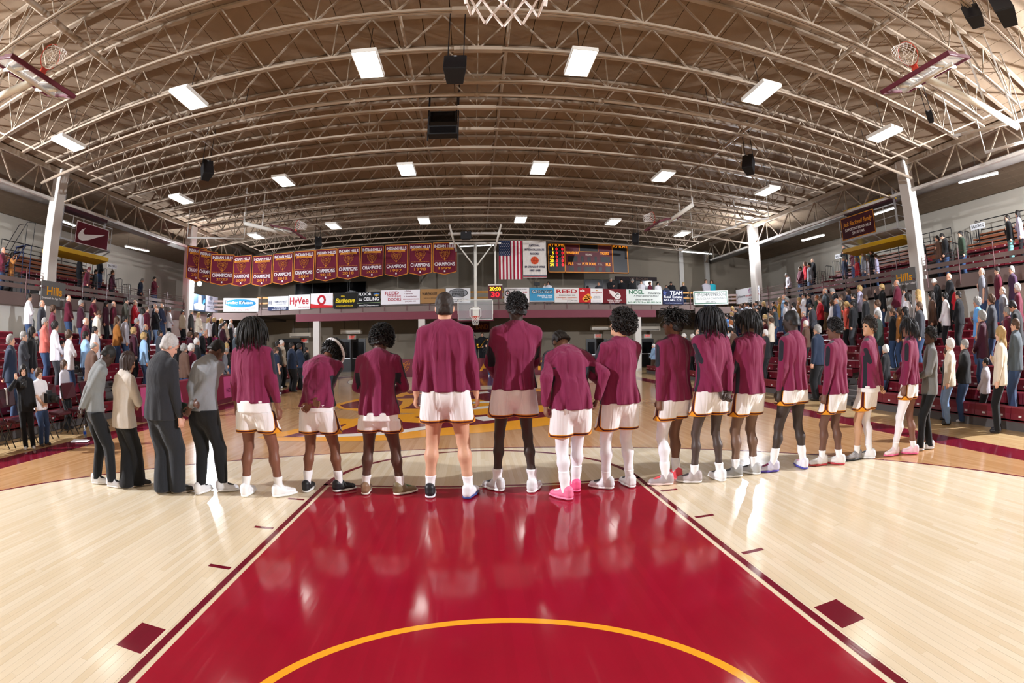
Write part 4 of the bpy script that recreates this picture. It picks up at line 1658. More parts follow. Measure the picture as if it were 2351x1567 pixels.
fr = facing((0, -0.002, (ztop + zbot) / 2), (0, -1, 0))
h = ztop - zbot
text_on(r, '20:00', M_SEGA, (0, h * 0.23), fr, h * 0.26, 0.58, name='clock_digits')
text_on(r, '30', M_SEGR, (0, -h * 0.22), fr, h * 0.36, 0.42, name='shot_digits')

YS = 28.4
x0, x1 = hit(1258, 590, 1, YS)[0], hit(1442, 595, 1, YS)[0]
z1, z0 = hit(1350, 560, 1, YS)[2], hit(1350, 626, 1, YS)[2]
r = empty('scoreboard', ((x0 + x1) / 2, YS, z0))
tag(r, 'wide maroon scoreboard with amber lettering on the far wall', 'scoreboard')
W, H = x1 - x0, z1 - z0
MB().box(-W / 2, W / 2, 0, 0.2, 0, H).build('case', M_SBM, r)
for x in (-W / 2 + 0.4, W / 2 - 0.4):
    MB().box(x - 0.1, x + 0.1, 0.2, YW - YS - 0.01, H * .3, H * .4).build('wall_bracket', M_DARK, r)
fr = facing((0, -0.001, H / 2), (0, -1, 0))
a0, a1 = -W / 2 + W * 0.205, W / 2 - W * 0.20
for u0, u1 in ((-W / 2, a0), (a1, W / 2)):
    flat(r, [(u0, -H / 2), (u1, -H / 2), (u1, H / 2), (u0, H / 2)], M_SBB, fr, 0.002, 'player_panel')
for u in (-W / 2 + 0.03, a0, a1, W / 2 - 0.03):
    flat(r, [(u - 0.03, -H / 2), (u + 0.03, -H / 2), (u + 0.03, H / 2), (u - 0.03, H / 2)], M_SBG, fr, 0.004, 'gold_edge')
for v in (-H / 2 + 0.03, H / 2 - 0.03):
    flat(r, [(-W / 2, v - 0.03), (W / 2, v - 0.03), (W / 2, v + 0.03), (-W / 2, v + 0.03)], M_SBG, fr, 0.004, 'gold_edge')
cw = a1 - a0
cm = (a0 + a1) / 2
for (uc, vc, w, h, nm) in ((cm, H * .36, cw * .38, H * .24, 'clock_window'), (a0 + cw * .16, -H * .03, cw * .20, H * .19, 'score_window'), (a1 - cw * .16, -H * .03, cw * .20, H * .19, 'score_window'), (cm, -H * .03, cw * .07, H * .16, 'period_window'),
                           (cm - cw * .14, -H * .03, cw * .05, H * .19, 'bonus_window'), (cm + cw * .14, -H * .03, cw * .05, H * .19, 'bonus_window'),
                           (a0 + cw * .13, -H * .37, cw * .10, H * .17, 'foul_window'), (a1 - cw * .11, -H * .37, cw * .10, H * .17, 'foul_window'), (cm, -H * .37, cw * .24, H * .17, 'foul_window'), (a0 + cw * .29, -H * .37, cw * .07, H * .16, 'timeout_window'), (a1 - cw * .27, -H * .37, cw * .07, H * .16, 'timeout_window')):
    flat(r, [(uc - w / 2, vc - h / 2), (uc + w / 2, vc - h / 2), (uc + w / 2, vc + h / 2), (uc - w / 2, vc + h / 2)], M_SBB, fr, 0.005, nm)
    if nm == 'clock_window':
        for (q0, q1, q2, q3) in ((uc - w / 2 - 0.03, uc - w / 2, vc - h / 2, vc + h / 2), (uc + w / 2, uc + w / 2 + 0.03, vc - h / 2, vc + h / 2), (uc - w / 2, uc + w / 2, vc - h / 2 - 0.03, vc - h / 2)):
            flat(r, [(q0, q2), (q1, q2), (q1, q3), (q0, q3)], M_SBG, fr, 0.006, 'gold_edge')
tw = a0 + W / 2
for k, uu in enumerate((-W / 2, a1)):
    for q, s in ((0.2, 'PLY'), (0.52, 'FL'), (0.80, 'PTS')):
        text_on(r, s, M_SEGO, (uu + tw * q, H * .43), fr, H * 0.075, tw * (0.30 if s != 'FL' else 0.18))
for k, s in enumerate(('1', '5', '20', '23', '24')):
    v = H * (0.30 - 0.135 * k)
    text_on(r, s, M_SEGA, (-W / 2 + tw * (0.30 if len(s) == 1 else 0.22), v), fr, H * 0.095, name='player_number')
    for q in (0.52, 0.86):
        text_on(r, '0', M_SEGR, (-W / 2 + tw * q, v), fr, H * 0.095, name='digit')
for s, uc, vc, hh, w, m in (('WARRIORS', a0 + cw * .16, H * .18, .09, cw * .26, M_SEGO), ('TIGERS', a1 - cw * .17, H * .18, .09, cw * .19, M_SEGO), ('PERIOD', cm, H * .13, .06, cw * .14, cmat('d8c8b8', 'paint')), ('FLS', a0 + cw * .12, -H * .20, .09, cw * .10, M_SEGO),
                            ('T.O.L.', a0 + cw * .285, -H * .21, .055, cw * .10, cmat('d8c8b8', 'paint')), ('PLYR FOUL', cm, -H * .20, .09, cw * .29, M_SEGO), ('T.O.L.', a1 - cw * .265, -H * .21, .055, cw * .10, cmat('d8c8b8', 'paint')), ('FLS', a1 - cw * .10, -H * .21, .09, cw * .10, M_SEGO)):
    text_on(r, s, m, (uc, vc), fr, H * hh, w)

# ------------------------------------------------------------------ flag, record banner, champion banners
YBn = JY0 + JS * 15 - 0.085
M_FW, M_FR, M_FB2 = cmat('e8e2e0'), cmat('a5203a'), cmat('22304f')


def wavy(w, h, n=24, m=4, amp=0.02, k=9.0, ph=0.0):
    v, f = [], []
    for j in range(m + 1):
        for i in range(n + 1):
            u = i / n
            v.append((-w / 2 + w * u, -h * j / m, 0.0 + amp * math.sin(k * u * 2 * PI / 3 + ph + j * 0.3) * (0.4 + 0.6 * j / m)))
    for j in range(m):
        for i in range(n):
            a = j * (n + 1) + i
            f.append((a, a + n + 1, a + n + 2, a + 1))
    return v, f


p0, p1, p2 = hit(1145, 553, 1, YBn), hit(1198, 553, 1, YBn), hit(1170, 641, 1, YBn)
w, h = p1[0] - p0[0], p0[2] - p2[2]
r = empty('national_flag', ((p0[0] + p1[0]) / 2, YBn, p0[2]))
tag(r, 'American flag hanging beside the record banner at the far end', 'flag')
fr = facing((0, 0, 0), (0, -1, 0))
for k in range(13):                                   # stripes hang down
    u0, u1 = -w / 2 + w * k / 13, -w / 2 + w * (k + 1) / 13
    v, f = wavy(u1 - u0, h, 2, 6, 0.006, 4, k)
    me = me_from([(a + (u0 + u1) / 2, b, c) for a, b, c in v], f, 'stripe')
    me.materials.append(M_FR if k % 2 == 0 else M_FW)
    add('stripe', me, r).matrix_local = fr
flat(r, [(-w / 2, -h * 0.385), (w * 0.0, -h * 0.385), (0, 0), (-w / 2, 0)], M_FB2, fr, 0.02, 'canton')
_star = MB().add([((0.022 if q % 2 == 0 else 0.009) * math.sin(q * PI / 5), (0.022 if q % 2 == 0 else 0.009) * math.cos(q * PI / 5), 0) for q in range(10)], [tuple(range(9, -1, -1))]).mesh('star', [M_FW])
for a in range(9):
    for b in range(6 if a % 2 == 0 else 5):
        cx, cy = -w / 2 + w * 0.5 * ((b + (0.5 if a % 2 == 0 else 1.0)) / 6), -h * 0.385 * (a + 0.7) / 9.4
        add('star', _star, r).matrix_local = fr @ Matrix.Translation((cx, cy, 0.024))
MB().tube([(-w / 2 - .02, 0, 0.02), (w / 2 + .0, 0, 0.02)], 0.015, 6).build('pole', M_DARK, r)
for q in (-w * .4, w * .4):
    MB().tube([(q, 0, 0.02), (q, 0, deck_z(2.0) - r.location.z)], 0.006, 4).build('cord', M_DARK, r)
p0, p1, p2 = hit(1200, 553, 1, YBn), hit(1253, 553, 1, YBn), hit(1226, 637, 1, YBn)
w, h = p1[0] - p0[0], p0[2] - p2[2]
r = empty('record_banner', ((p0[0] + p1[0]) / 2, YBn, p0[2]))
tag(r, 'white record banner with an orange basketball next to the flag', 'banner')
v, f = wavy(w, h, 40, 6, 0.014, 24)
me = me_from(v, f, 'cloth', True)
me.materials.append(cmat('d9d3cc'))
add('cloth', me, r).matrix_local = fr
MB().tube([(-w / 2 - .02, 0, 0.02), (w / 2 + .0, 0, 0.02)], 0.015, 6).build('pole', M_DARK, r)
for q in (-w * .4, w * .4):
    MB().tube([(q, 0, 0.02), (q, 0, deck_z(2.0) - r.location.z)], 0.006, 4).build('cord', M_DARK, r)
navy = cmat('26284a', 'print')
fz = fr @ Matrix.Translation((0, 0, 0.03))
for s, v, hh, ww in (('NATIONAL', -.13, .055, .46), ('INTERCOLLEGIATE', -.245, .055, .84), ('RECORD', -.355, .055, .38), ('89 STRAIGHT WINS', -.715, .055, .86), ('1997-1999', -.815, .055, .46)):
    text_on(r, s, navy, (0, h * v), fz, h * hh, w * ww)
flat(r, ellipse(0, -h * .535, w * .17, w * .17), cmat('d0502a', 'print'), fz, 0.002, 'basketball')
ln = MB()
for pts in ([(-w * .17, -h * .535, 0), (w * .17, -h * .535, 0)], [(0, -h * .535 - w * .17, 0), (0, -h * .535 + w * .17, 0)], [(x, y, 0) for x, y in ellipse(-w * .17, -h * .535, w * .11, w * .13, 8, -1.2, 1.2)], [(x, y, 0) for x, y in ellipse(w * .17, -h * .535, w * .11, w * .13, 8, PI - 1.2, PI + 1.2)]):
    ln.tube(pts, 0.006, 4)
ln.build('basketball_seams', cmat('7a2414', 'print'), r).matrix_local = fz @ Matrix.Translation((0, 0, 0.003))
for v, c in ((-.945, '26284a'), (-.962, 'c9c4c0'), (-.978, 'a5203a')):
    flat(r, [(-w / 2, h * v - .02), (w / 2, h * v - .02), (w / 2, h * v + .02), (-w / 2, h * v + .02)], cmat(c, 'print'), fz, 0.001, 'stripe')

M_BN = cmat('64192d')
M_BGD = cmat('c9802a', 'print')
M_BWH = cmat('e6e0e4', 'print')
M_BWN = cmat('8a5a1a', 'print')


def emblem(r, fz, cx, cy, s, m):
    """winged shield crest in outline strokes"""
    mb = MB()
    def line(pts, w):
        mb.tube([(cx + x * s, cy + y * s, 0) for x, y in pts], w * s * 0.6, 4)
    for q in (-1, 1):
        line([(q * .05, .55), (q * .32, .72), (q * .72, .95), (q * .92, .55), (q * .82, .1), (q * .5, -.35), (0, -.9)], .045)
        line([(q * .18, .35), (q * .5, .5), (q * .72, .5), (q * .62, .1), (q * .32, -.3)], .04)
        line([(q * .55, .72), (q * .5, .3), (q * .22, .05)], .035)
        line([(0, .62), (q * .2, .45), (q * .24, .1), (q * .12, -.25), (0, -.4)], .05)
        line([(q * .05, .2), (q * .17, .15)], .05)
    line([(0, .6), (0, -.1)], .05)
    mb.cbox((cx, cy - s * .66, 0), (s * .18, s * .28, .01))
    o = mb.build('crest', m, r)
    o.matrix_local = fz


def champ_banner(cx, pbot, ptop, w, year, tagn, normal=(0, -1, 0), y=None, seed=0):
    h = ptop - pbot
    r = empty('champion_banner', (cx, y if y is not None else YBn, ptop))
    tag(r, f'maroon champions banner of {year} with gold crest{tagn}', 'banner', 'championship banners')
    fr = facing((0, 0, 0), normal)
    hb = h * 0.91
    rg = random.Random(seed)
    n, m = 12, 6
    ph = rg.uniform(0, 6)
    wv = lambda u, t: 0.012 * math.sin(u * 9 + ph) * (0.3 + t) + 0.008 * math.sin(u * 17 + 2 * ph + t)
    v, f = [], []
    for j in range(m + 1):
        for i in range(n + 1):
            u = i / n
            yb_ = hb + (h - hb) * (1 - abs(2 * u - 1))
            v.append((-w / 2 + w * u, -yb_ * j / m, wv(u, j / m)))
    for j in range(m):
        for i in range(n):
            a = j * (n + 1) + i
            f.append((a, a + n + 1, a + n + 2, a + 1))
    me = me_from(v, f, 'cloth', True)
    me.materials.append(M_BN)
    add('cloth', me, r).matrix_local = fr
    fz = fr @ Matrix.Translation((0, 0, 0.022))
    e = 0.035
    ed = MB()
    for a, b in (((-w / 2 + e, -e), (w / 2 - e, -e)), ((-w / 2 + e, -e), (-w / 2 + e, -hb + e * .3)), ((w / 2 - e, -e), (w / 2 - e, -hb + e * .3)), ((-w / 2 + e, -hb + e * .3), (0, -h + e)), ((w / 2 - e, -hb + e * .3), (0, -h + e))):
        ed.bar((*a, 0), (*b, 0), 0.035, 0.004)
    ed.build('gold_border', M_BGD, r).matrix_local = fz
    MB().bar((-w / 2, 0, 0), (w / 2, 0, 0), 0.03, 0.03).build('hanging_rod', M_DARK, r).matrix_local = fr
    for q in (-w * .4, w * .4):
        a = fr @ Vector((q, 0, 0))
        MB().tube([a, (a.x, a.y, max(deck_z(r.location.x + a.x) - ptop, 0.05))], 0.006, 4).build('cord', M_DARK, r)
    text_on(r, 'INDIAN HILLS', M_BWH, (0, -h * .125), fz, h * .085, w * .84)
    flat(r, [(-w * .37, -h * .235), (-w * .33, -h * .225), (w * .33, -h * .225), (w * .37, -h * .235), (w * .36, -h * .165), (-w * .36, -h * .165)], M_BGD, fz, 0.002, 'ribbon')
    text_on(r, "MEN'S BASKETBALL", M_BWN, (0, -h * .20), fz, h * .028, w * .5)
    emblem(r, fz @ Matrix.Translation((0, 0, .004)), 0, -h * .395, w * .235, M_BGD)
    text_on(r, 'NATIONAL', M_BGD, (0, -h * .575), fz, h * .015, w * .8)
    text_on(r, 'CHAMPIONS', M_BWH, (0, -h * .675), fz, h * .105, w * .82)
    text_on(r, year, M_BGD, (0, -h * .80), fz, h * .075, w * .5)
    flat(r, [(-w * .03, -h * .91), (w * .03, -h * .91), (w * .03, -h * .86), (-w * .03, -h * .86)], M_BWH, fz, 0.003, 'seal')
    return r


# pixels of the banner edges: left, right, top, bottom tip
for k, (xl, xr, yt, yb_, yr) in enumerate(((993, 1049, 556, 631, '1999'), (938, 992, 558, 633, '1998'), (883, 937, 561, 636, '1997'), (828, 881, 564, 639, '2023'), (774, 826, 567, 642, '2018'), (723, 774, 571, 646, '2015'), (674, 722, 575, 650, '2014'), (626, 673, 580, 654, '2012'), (579, 625, 586, 658, '2011'), (531, 577, 586, 658, '2000'))):
    a, b = hit(xl, (yt + yb_) / 2, 1, YBn), hit(xr, (yt + yb_) / 2, 1, YBn)
    t, q = hit((xl + xr) / 2, yt, 1, YBn), hit((xl + xr) / 2, yb_, 1, YBn)
    champ_banner((a[0] + b[0]) / 2, q[2], t[2], b[0] - a[0], yr, ' in the long row' if yr == '2023' else '', seed=k)
# three that turn the corner towards the left wall
for k, (xl, xr, yt, yb_, yr) in enumerate(((441, 466, 567, 648, '2021'), (467, 491, 575, 650, '2022'), (494, 530, 583, 657, '2023'))):
    n = Vector((0.92, -0.4, 0)).normalized() if k < 2 else Vector((0.5, -0.86, 0)).normalized()
    X = (-14.35, -13.75, -13.0)[k]
    t, q = hit((xl + xr) / 2, yt, 0, X), hit((xl + xr) / 2, yb_, 0, X)
    champ_banner(X, q[2], t[2], 1.30, yr, ' folded round the left corner', tuple(n), float(t[1]), 30 + k)

# ------------------------------------------------------------------ sponsor signs on the balcony rails
def sign(p0, p1, z0, z1, bg, lab, name='sponsor_sign', th=0.03, inner=None):
    """flat board between plan points p0 (left) and p1 (right), facing the court"""
    a, b = Vector((p0[0], p0[1], 0)), Vector((p1[0], p1[1], 0))
    d = (b - a).normalized()
    n = Vector((d.y, -d.x, 0))
    c = (a + b) / 2
    r = empty(name, (c.x, c.y, (z0 + z1) / 2))
    W, H = (b - a).length, z1 - z0
    fr = facing((0, 0, 0), n)
    o = MB().box(-W / 2, W / 2, -H / 2, H / 2, -th, 0).build('board', cmat(bg, 'print'), r)
    o.matrix_local = fr
    if lab:
        tag(r, lab, 'sign')
    return r, fr, W, H


def rail_sign(u0, u1, v0, v1, bg, lab, Y=None, group='sponsor signs on the far rail'):
    Y = Y or YF - 0.09
    vm = (v0 + v1) / 2
    a, b = hit(u0, vm, 1, Y), hit(u1, vm, 1, Y)
    um = (u0 + u1) / 2
    r, fr, W, H = sign(a, b, hit(um, v1, 1, Y)[2], hit(um, v0, 1, Y)[2], bg, lab)
    r['group'] = group
    return r, fr, W, H


def lines(r, fr, W, H, items):
    for s, u, v, h, w, c, *ex in items:
        text_on(r, s, cmat(c, 'print'), (u * W, v * H), fr, h * H, w * W if w else None, shear=ex[0] if ex else 0.0)


def poly(r, fr, W, H, pts, c, z=0.003):
    flat(r, [(x * W, y * H) for x, y in pts], cmat(c, 'print'), fr, z)


S = rail_sign(615, 662, 680, 712, 'dfe2ea', 'white and navy FAMILY FIRST sign on the far rail')
poly(*S, [(-.5, -.5), (.5, -.5), (.5, -.26), (-.5, -.22)], '1e2c50')
lines(*S, [('FAMILY FIRST', .12, .10, .13, .66, '2a3350'), ('Chiropractic Clinic', .14, -.05, .06, .5, '6a7080'), ('DR. NICHOLE GRAVEN, DC', .1, -.33, .07, .6, 'e8ecf4'), ('1310 N 2ND STREET', .05, -.43, .06, .7, 'e8ecf4')])
for q in (-.44, -.39, -.34):
    poly(*S, ellipse(q, .07, .018, .17, 12), '2a3350')
S = rail_sign(663, 711, 676, 710, 'ebe8ea', 'white sign with big red HyVee lettering')
lines(*S, [('HyVee', 0, .06, .46, .9, 'b8202e'), ('FOOD & DRUGSTORE', .22, -.36, .07, .5, 'b03040')])
S = rail_sign(713, 764, 673, 706, 'e9e7ec', 'white and red sign with the round letter O emblem')
poly(*S, [(-.5, -.5), (.5, -.5), (.5, -.36), (.1, -.32), (-.3, -.26), (-.5, -.2)], 'c8242c')
poly(*S, ellipse(0, .03, .19, .36), 'b8202e', .004)
poly(*S, ellipse(0, .03, .10, .20), 'e9e7ec', .005)
lines(*S, [('OTTUMWA', 0, .03, .15, .36, 'b8202e')])
S = rail_sign(766, 819, 671, 708, '14130f', 'black sign with yellow script reading Iowa Barbecue')
lines(*S, [('IOWA', -.1, .26, .10, .16, 'e8c820'), ('Barbecue', 0, .0, .26, .84, 'ecd01c', .35), ('WWW.IOWABBQSTORE.COM', -.03, -.34, .08, .72, 'd8b81c')])
S = rail_sign(820, 873, 669, 704, '17191c', 'black FLOOR to CEILING sign with white lettering')
lines(*S, [('FLOOR', -.16, .33, .18, .56, 'eef0f2'), ('to CEILING', 0, .0, .20, .88, 'eef0f2'), ('www.FTCOttumwa.com', 0, -.40, .10, .86, 'e4e6e8')])
poly(*S, [(.2, .33), (.34, .4), (.48, .33), (.34, .24)], '2f6fb8')
poly(*S, [(.2, .26), (.34, .33), (.48, .26), (.34, .17)], 'c8a030', .004)
poly(*S, [(-.5, -.27), (.5, -.23), (.5, -.2), (-.5, -.24)], '8fa878')
S = rail_sign(875, 964, 665, 698, 'e6e4ea', 'wide white REED Overhead Doors sign')
lines(*S, [('REED', -.22, .28, .22, .36, 'a3283a'), ('OVERHEAD', -.17, .06, .13, .36, 'a3283a'), ('DOORS', -.15, -.17, .20, .34, 'a3283a'), ('• Sales', .19, .40, .09, .16, '7a4a58'), ('• Service', .21, .22, .09, .21, '7a4a58'), ('• Installation', .26, .03, .09, .32, '7a4a58'), ('REEDOVERHEADDOORS.COM', .27, -.17, .07, .40, 'a3283a'), ('(641) 684-4001', .26, -.31, .08, .28, '7a4a58')])
S = rail_sign(965, 1021, 663, 696, '9a7448', 'brown wood grain WAREHOUSE sign')
lines(*S, [('WAREHOUSE', -.12, .15, .20, .62, '2a2018'), ('BARBECUE CO. + BREWHOUSE', -.1, -.14, .06, .5, '4a3828')])
S = rail_sign(1024, 1080, 661, 695, 'dfe0e2', 'white DOWNTOWN FITNESS sign with black oval')
poly(*S, ellipse(0, .17, .40, .30), '2c2d30')
poly(*S, ellipse(0, .17, .37, .26), '8a8d92', .004)
lines(*S, [('DOWNTOWN', 0, .25, .13, .5, '1a1b1e'), ('FITNESS', 0, .06, .18, .5, 'eef0f2'), ('206 E 2nd St - Ottumwa, IA 52501', 0, -.28, .07, .8, '2a2a2e'), ('641-682-1766', -.05, -.41, .07, .4, '2a2a2e')])
S = rail_sign(1158, 1215, 660, 694, 'e2dfe0', 'white Quik Shop sign with a green tree')
poly(*S, ellipse(-.37, .12, .115, .2), '3a2a2c')
poly(*S, ellipse(-.37, .12, .075, .13), 'e2dfe0', .004)
poly(*S, ellipse(-.37, .12, .035, .06), 'a83038', .005)
poly(*S, [(.0, .22), (.1, .28), (.2, .2), (.16, .1), (.05, .12)], '3f9468')
poly(*S, [(.10, -.08), (.12, -.08), (.12, .12), (.10, .12)], '3a3a3a')
lines(*S, [('uik', -.18, .1, .2, .2, '8a8a90'), ('Shop', -.12, -.17, .22, .32, '9a9aa0'), ('COLD POP CIGARETTES LIQUOR GROCERIES', 0, .38, .05, .8, '3a3a3a'), ('OPEN 24 HRS', -.36, -.2, .06, .14, '3a3a3a'), ('OTTUMWA   BLOOMFIELD   OSKALOOSA', 0, -.40, .05, .85, '4a4a4a'), ('SUBS', .33, .18, .10, .18, 'a83038'), ('N', .31, -.1, .14, .1, '5a8a3c')])
S = rail_sign(1216, 1272, 660, 692, '3f8fb8', 'blue SCHROEDER sign with white lettering')
poly(*S, [(-.5, -.5), (.5, -.5), (.5, -.44), (-.5, -.44)], 'e8eef2')
lines(*S, [('SCHROEDER', .02, .18, .24, .9, '1d2c3a'), ('SCHROEDER', .02, .20, .22, .86, 'f0f4f6'), ('Magnolias & more', .12, -.08, .13, .6, 'e8f0f6', .3), ('641-682-5500', .2, -.22, .08, .4, 'e8f0f6')])
S = rail_sign(1273, 1329, 660, 694, 'dcd8d4', 'white REED Excavation sign with arched red lettering')
lines(*S, [('REED', 0, .24, .26, .84, 'b02a30'), ('EXCAVATION CO.', .02, -.02, .09, .66, '2a2a30'), ('Demolition • Excavating', 0, -.17, .08, .86, 'c05a30', .2), ('Construction', 0, -.27, .07, .4, 'c05a30', .2), ('(641) 777-3738', .22, -.39, .07, .42, '2a2a30')])
S = rail_sign(1329, 1356, 661, 694, 'b82028', 'small red olé sign with orange potato bites')
lines(*S, [('olé', -.2, .32, .17, .4, 'f6f0ec')])
for q in ((.1, -.05), (.3, .05), (.25, -.2), (-.05, -.2), (.1, -.3), (.42, -.1)):
    poly(*S, ellipse(q[0], q[1] - .05, .17, .11), 'f0a040')
S = rail_sign(1356, 1384, 662, 694, 'e9e6e4', "small white taco john's sign")
lines(*S, [("taco john's", 0, .22, .12, .88, 'b03038'), ('STORE #1231', 0, -.08, .05, .5, '6a6a6e'), ('MEAL PRICE DAY', 0, -.18, .05, .6, '6a6a6e'), ('2553 CHURCH STREET', 0, -.4, .05, .75, '6a6a6e')])
poly(*S, [(-.1, .33), (0, .42), (.1, .33)], 'd89a30')
S = rail_sign(1384, 1437, 663, 696, '6a141c', 'dark red sign with a flaming white letter C')
poly(*S, [(-.26, .44), (-.02, .34), (.08, .1), (.02, -.1), (-.1, .0), (-.14, .14), (-.24, .2), (-.18, .28)], 'e6d8d4')
poly(*S, ellipse(.12, .02, .15, .24), 'e8e0dc', .004)
lines(*S, [('C', .12, .02, .26, .16, '8a1a22'), ('CARDINAL COMMUNITY', 0, -.30, .09, .64, 'eee6e2'), ('SCHOOL DISTRICT', 0, -.42, .09, .5, 'eee6e2')])
S = rail_sign(1438, 1520, 664, 698, 'dfe6e0', 'wide pale NOEL Insurance sign with green lettering')
lines(*S, [('NOEL', -.22, .30, .26, .42, '1f6b45'), ('Insurance', .28, .26, .16, .36, '3a4a44', .3), ('A Proud Sponsor of IHCC!', .05, .06, .11, .7, '3a4a44', .3), ('"Quality Doing Things Better Since 1960"', .1, -.20, .09, .72, '3a4a44', .3), ('641-682-7533 or 800-905-0614', 0, -.38, .11, .92, '1f6b45')])
S = rail_sign(1522, 1569, 666, 698, '1d2445', 'navy TEAM Real Estate sign')
lines(*S, [('TEAM', .15, .30, .26, .6, 'eef0f6'), ('Real Estate', 0, .02, .17, .9, 'eef0f6'), ('641.682.2221', 0, -.20, .17, .88, 'eef0f6'), ('www.TeamOttumwa.com', 0, -.42, .07, .8, 'a8b0d0')])
poly(*S, [(-.4 + .1 * (1 if k % 2 == 0 else .45) * math.sin(k * PI / 5), .3 + .2 * (1 if k % 2 == 0 else .45) * math.cos(k * PI / 5)) for k in range(10)], '4a5a98')
# slanted bays
def bay_sign(s, u0, u1, v0, v1, bg, lab):
    a, b = np.array([s * 12.9, YF - 0.1]), np.array([s * XC, YF - 1.3])
    def on(u, v):
        d = ray(u, v)
        n = np.array([-(b - a)[1], (b - a)[0]])
        t = ((a - CAM[:2]) @ n) / (d[:2] @ n)
        return CAM + d * t
    um, vm = (u0 + u1) / 2, (v0 + v1) / 2
    p, q = on(u0, vm), on(u1, vm)
    r = sign(p, q, on(um, v1)[2], on(um, v0)[2], bg, lab)
    r[0]['group'] = 'sponsor signs on the slanted rails'
    return r


S = bay_sign(1, 1592, 1672, 667, 699, 'e3e8e4', 'white HINDMAN PERSON heating sign with a thin green frame')
for z, c in ((.003, '4a7a62'), (.004, 'e3e8e4')):
    k = .47 if z < .0035 else .455
    poly(*S, [(-k, -.44 + (.47 - k) * 4), (k, -.44 + (.47 - k) * 4), (k, .44 - (.47 - k) * 4), (-k, .44 - (.47 - k) * 4)], c, z)
lines(*S, [('HINDMAN/PERSON', 0, .22, .24, .86, '33383c'), ('HEATING & AIR CONDITIONING', 0, -.07, .14, .84, '4a5256'), ('682-3922', 0, -.31, .14, .3, '33383c')])
S = bay_sign(-1, 513, 593, 684, 715, 'dde2e6', 'white Bowling RVs sign with a blue oval')
poly(*S, ellipse(-.02, .12, .45, .30), '2f86b8')
lines(*S, [('Bowling RVs.com', -.05, .16, .22, .78, 'eef2f6'), ('B', -.42, .18, .26, .07, '17191d'), ('RV', .07, .18, .24, .13, '17191d'), ('417 S Sheridan Rd • Ottumwa, IA, 52501', 0, -.24, .07, .8, '4a4a50'), ('641-682-5697', 0, -.38, .10, .5, 'a83848')])


def side_sign(s, u0, u1, v0, v1, bg, lab, X=None, v0r=None):
    X = X if X is not None else s * (XC - 0.06)
    vm = (v0 + v1) / 2
    p, q = hit(u0, vm, 0, X), hit(u1, vm, 0, X)
    um = (u0 + u1) / 2
    return sign(p, q, hit(um, v1, 0, X)[2], hit(um, v0, 0, X)[2], bg, lab)


S = side_sign(1, 1690, 1744, 660, 694, 'e3e5ea', 'white tilted YMCA sign with red and blue lettering on the right rail')
lines(*S, [('Y', .08, .26, .3, .1, '8a2a78'), ('OTTUMWA', .32, .34, .14, .32, '3a3a88'), ('FAMILY YMCA', .32, .17, .12, .32, '3a3a88'), ("WE'RE MORE THAN A GYM", .2, -.05, .11, .56, 'b83038'), ('641-684-6571', .22, -.26, .09, .4, '4a4a58'), ('ottumwaymca.org', .22, -.39, .08, .4, '4a4a58'), ('Johnson', -.27, -.02, .16, .36, '15161a', .2)])
S = side_sign(-1, 473, 500, 680, 716, 'd2d6e4', 'pale blue sign with a round grey seal on the left rail')
poly(*S, ellipse(-.1, .36, .14, .13), '7a8090')
lines(*S, [('RIVER HILLS', 0, .06, .15, .6, '5a6a88'), ('COMMUNITY HEALTH', 0, -.17, .07, .85, '5a6270'), ('CENTER', 0, -.3, .07, .4, '5a6270')])
S = side_sign(-1, 444, 472, 676, 714, '2c3d52', 'dark blue photo sign with white figures on the left rail')
poly(*S, [(-.4, -.4), (.4, -.42), (.45, -.1), (.15, .0), (.12, .45), (-.1, .45), (-.12, .0), (-.45, -.12)], 'c8ccd6')
poly(*S, [(.25, -.1), (.48, .1), (.45, .3), (.3, .2)], '4a9ab8', .004)
# GoHills panels at the columns
for s, (u0, u1, v0, v1) in ((-1, (95, 150, 646, 702)), (1, (2046, 2103, 616, 667))):
    side = 'left' if s < 0 else 'right'
    S = side_sign(s, u0, u1, v0, v1, '6b6a68', f'grey GoHills TV panel at the foot of the {side} column', s * (XC - 0.3))
    lines(*S, [('GO', -.40, .22, .10, .14, '5a1626'), ('Hills', .04, .08, .34, .64, 'e8a01c'), ('TV', .42, -.06, .09, .12, '5a1626'), ('Download the App Today!', 0, -.20, .085, .94, 'f0eeec')])
# BALCONY row signs
for s, u0, u1, v0, v1, txt, X in ((-1, 118, 138, 580, 591, 'BALCONY C', 18.8), (-1, 247, 269, 606, 616, 'BALCONY D', 18.8), (1, 1917, 1940, 582, 592, 'BALCONY', 18.8), (1, 2049, 2073, 551, 562, 'BALCONY', 18.8), (1, 2228, 2261, 512, 526, 'BALCONY G', 18.8)):
    S = side_sign(s, u0, u1, v0, v1, 'e4e6e8', f'small white {txt} row sign ' + {('BALCONY C', -1): 'beside the left column', ('BALCONY D', -1): 'above the left balcony benches', ('BALCONY G', 1): 'near the right picture edge'}.get((txt, s), 'left of the right column' if u0 > 2000 else 'behind the group on the right balcony'), s * X)
    lines(*S, [(txt, 0, 0, .5, .86, '1a1b20')])
    MB().box(-0.02, 0.02, -0.02, 0.02, 3.54 + (18.8 - 16.1) / 0.62 * 0.30 - S[0].location.z, -S[3] / 2).build('post', M_DARK, S[0])
S = rail_sign(1413, 1508, 635, 644, '2a2022', 'dark VIP ROOM sign over the far balcony window', YW - 0.09, 'far wall signs')
lines(*S, [('VIP ROOM', .05, 0, .55, .45, '6a5448')])
S = rail_sign(1062, 1124, 740, 762, '4a1420', 'maroon JAZZ BAND sign under the far balcony', YW - 0.04, 'far wall signs')
lines(*S, [('JAZZ BAND', 0, 0, .5, .88, 'a8622a')])

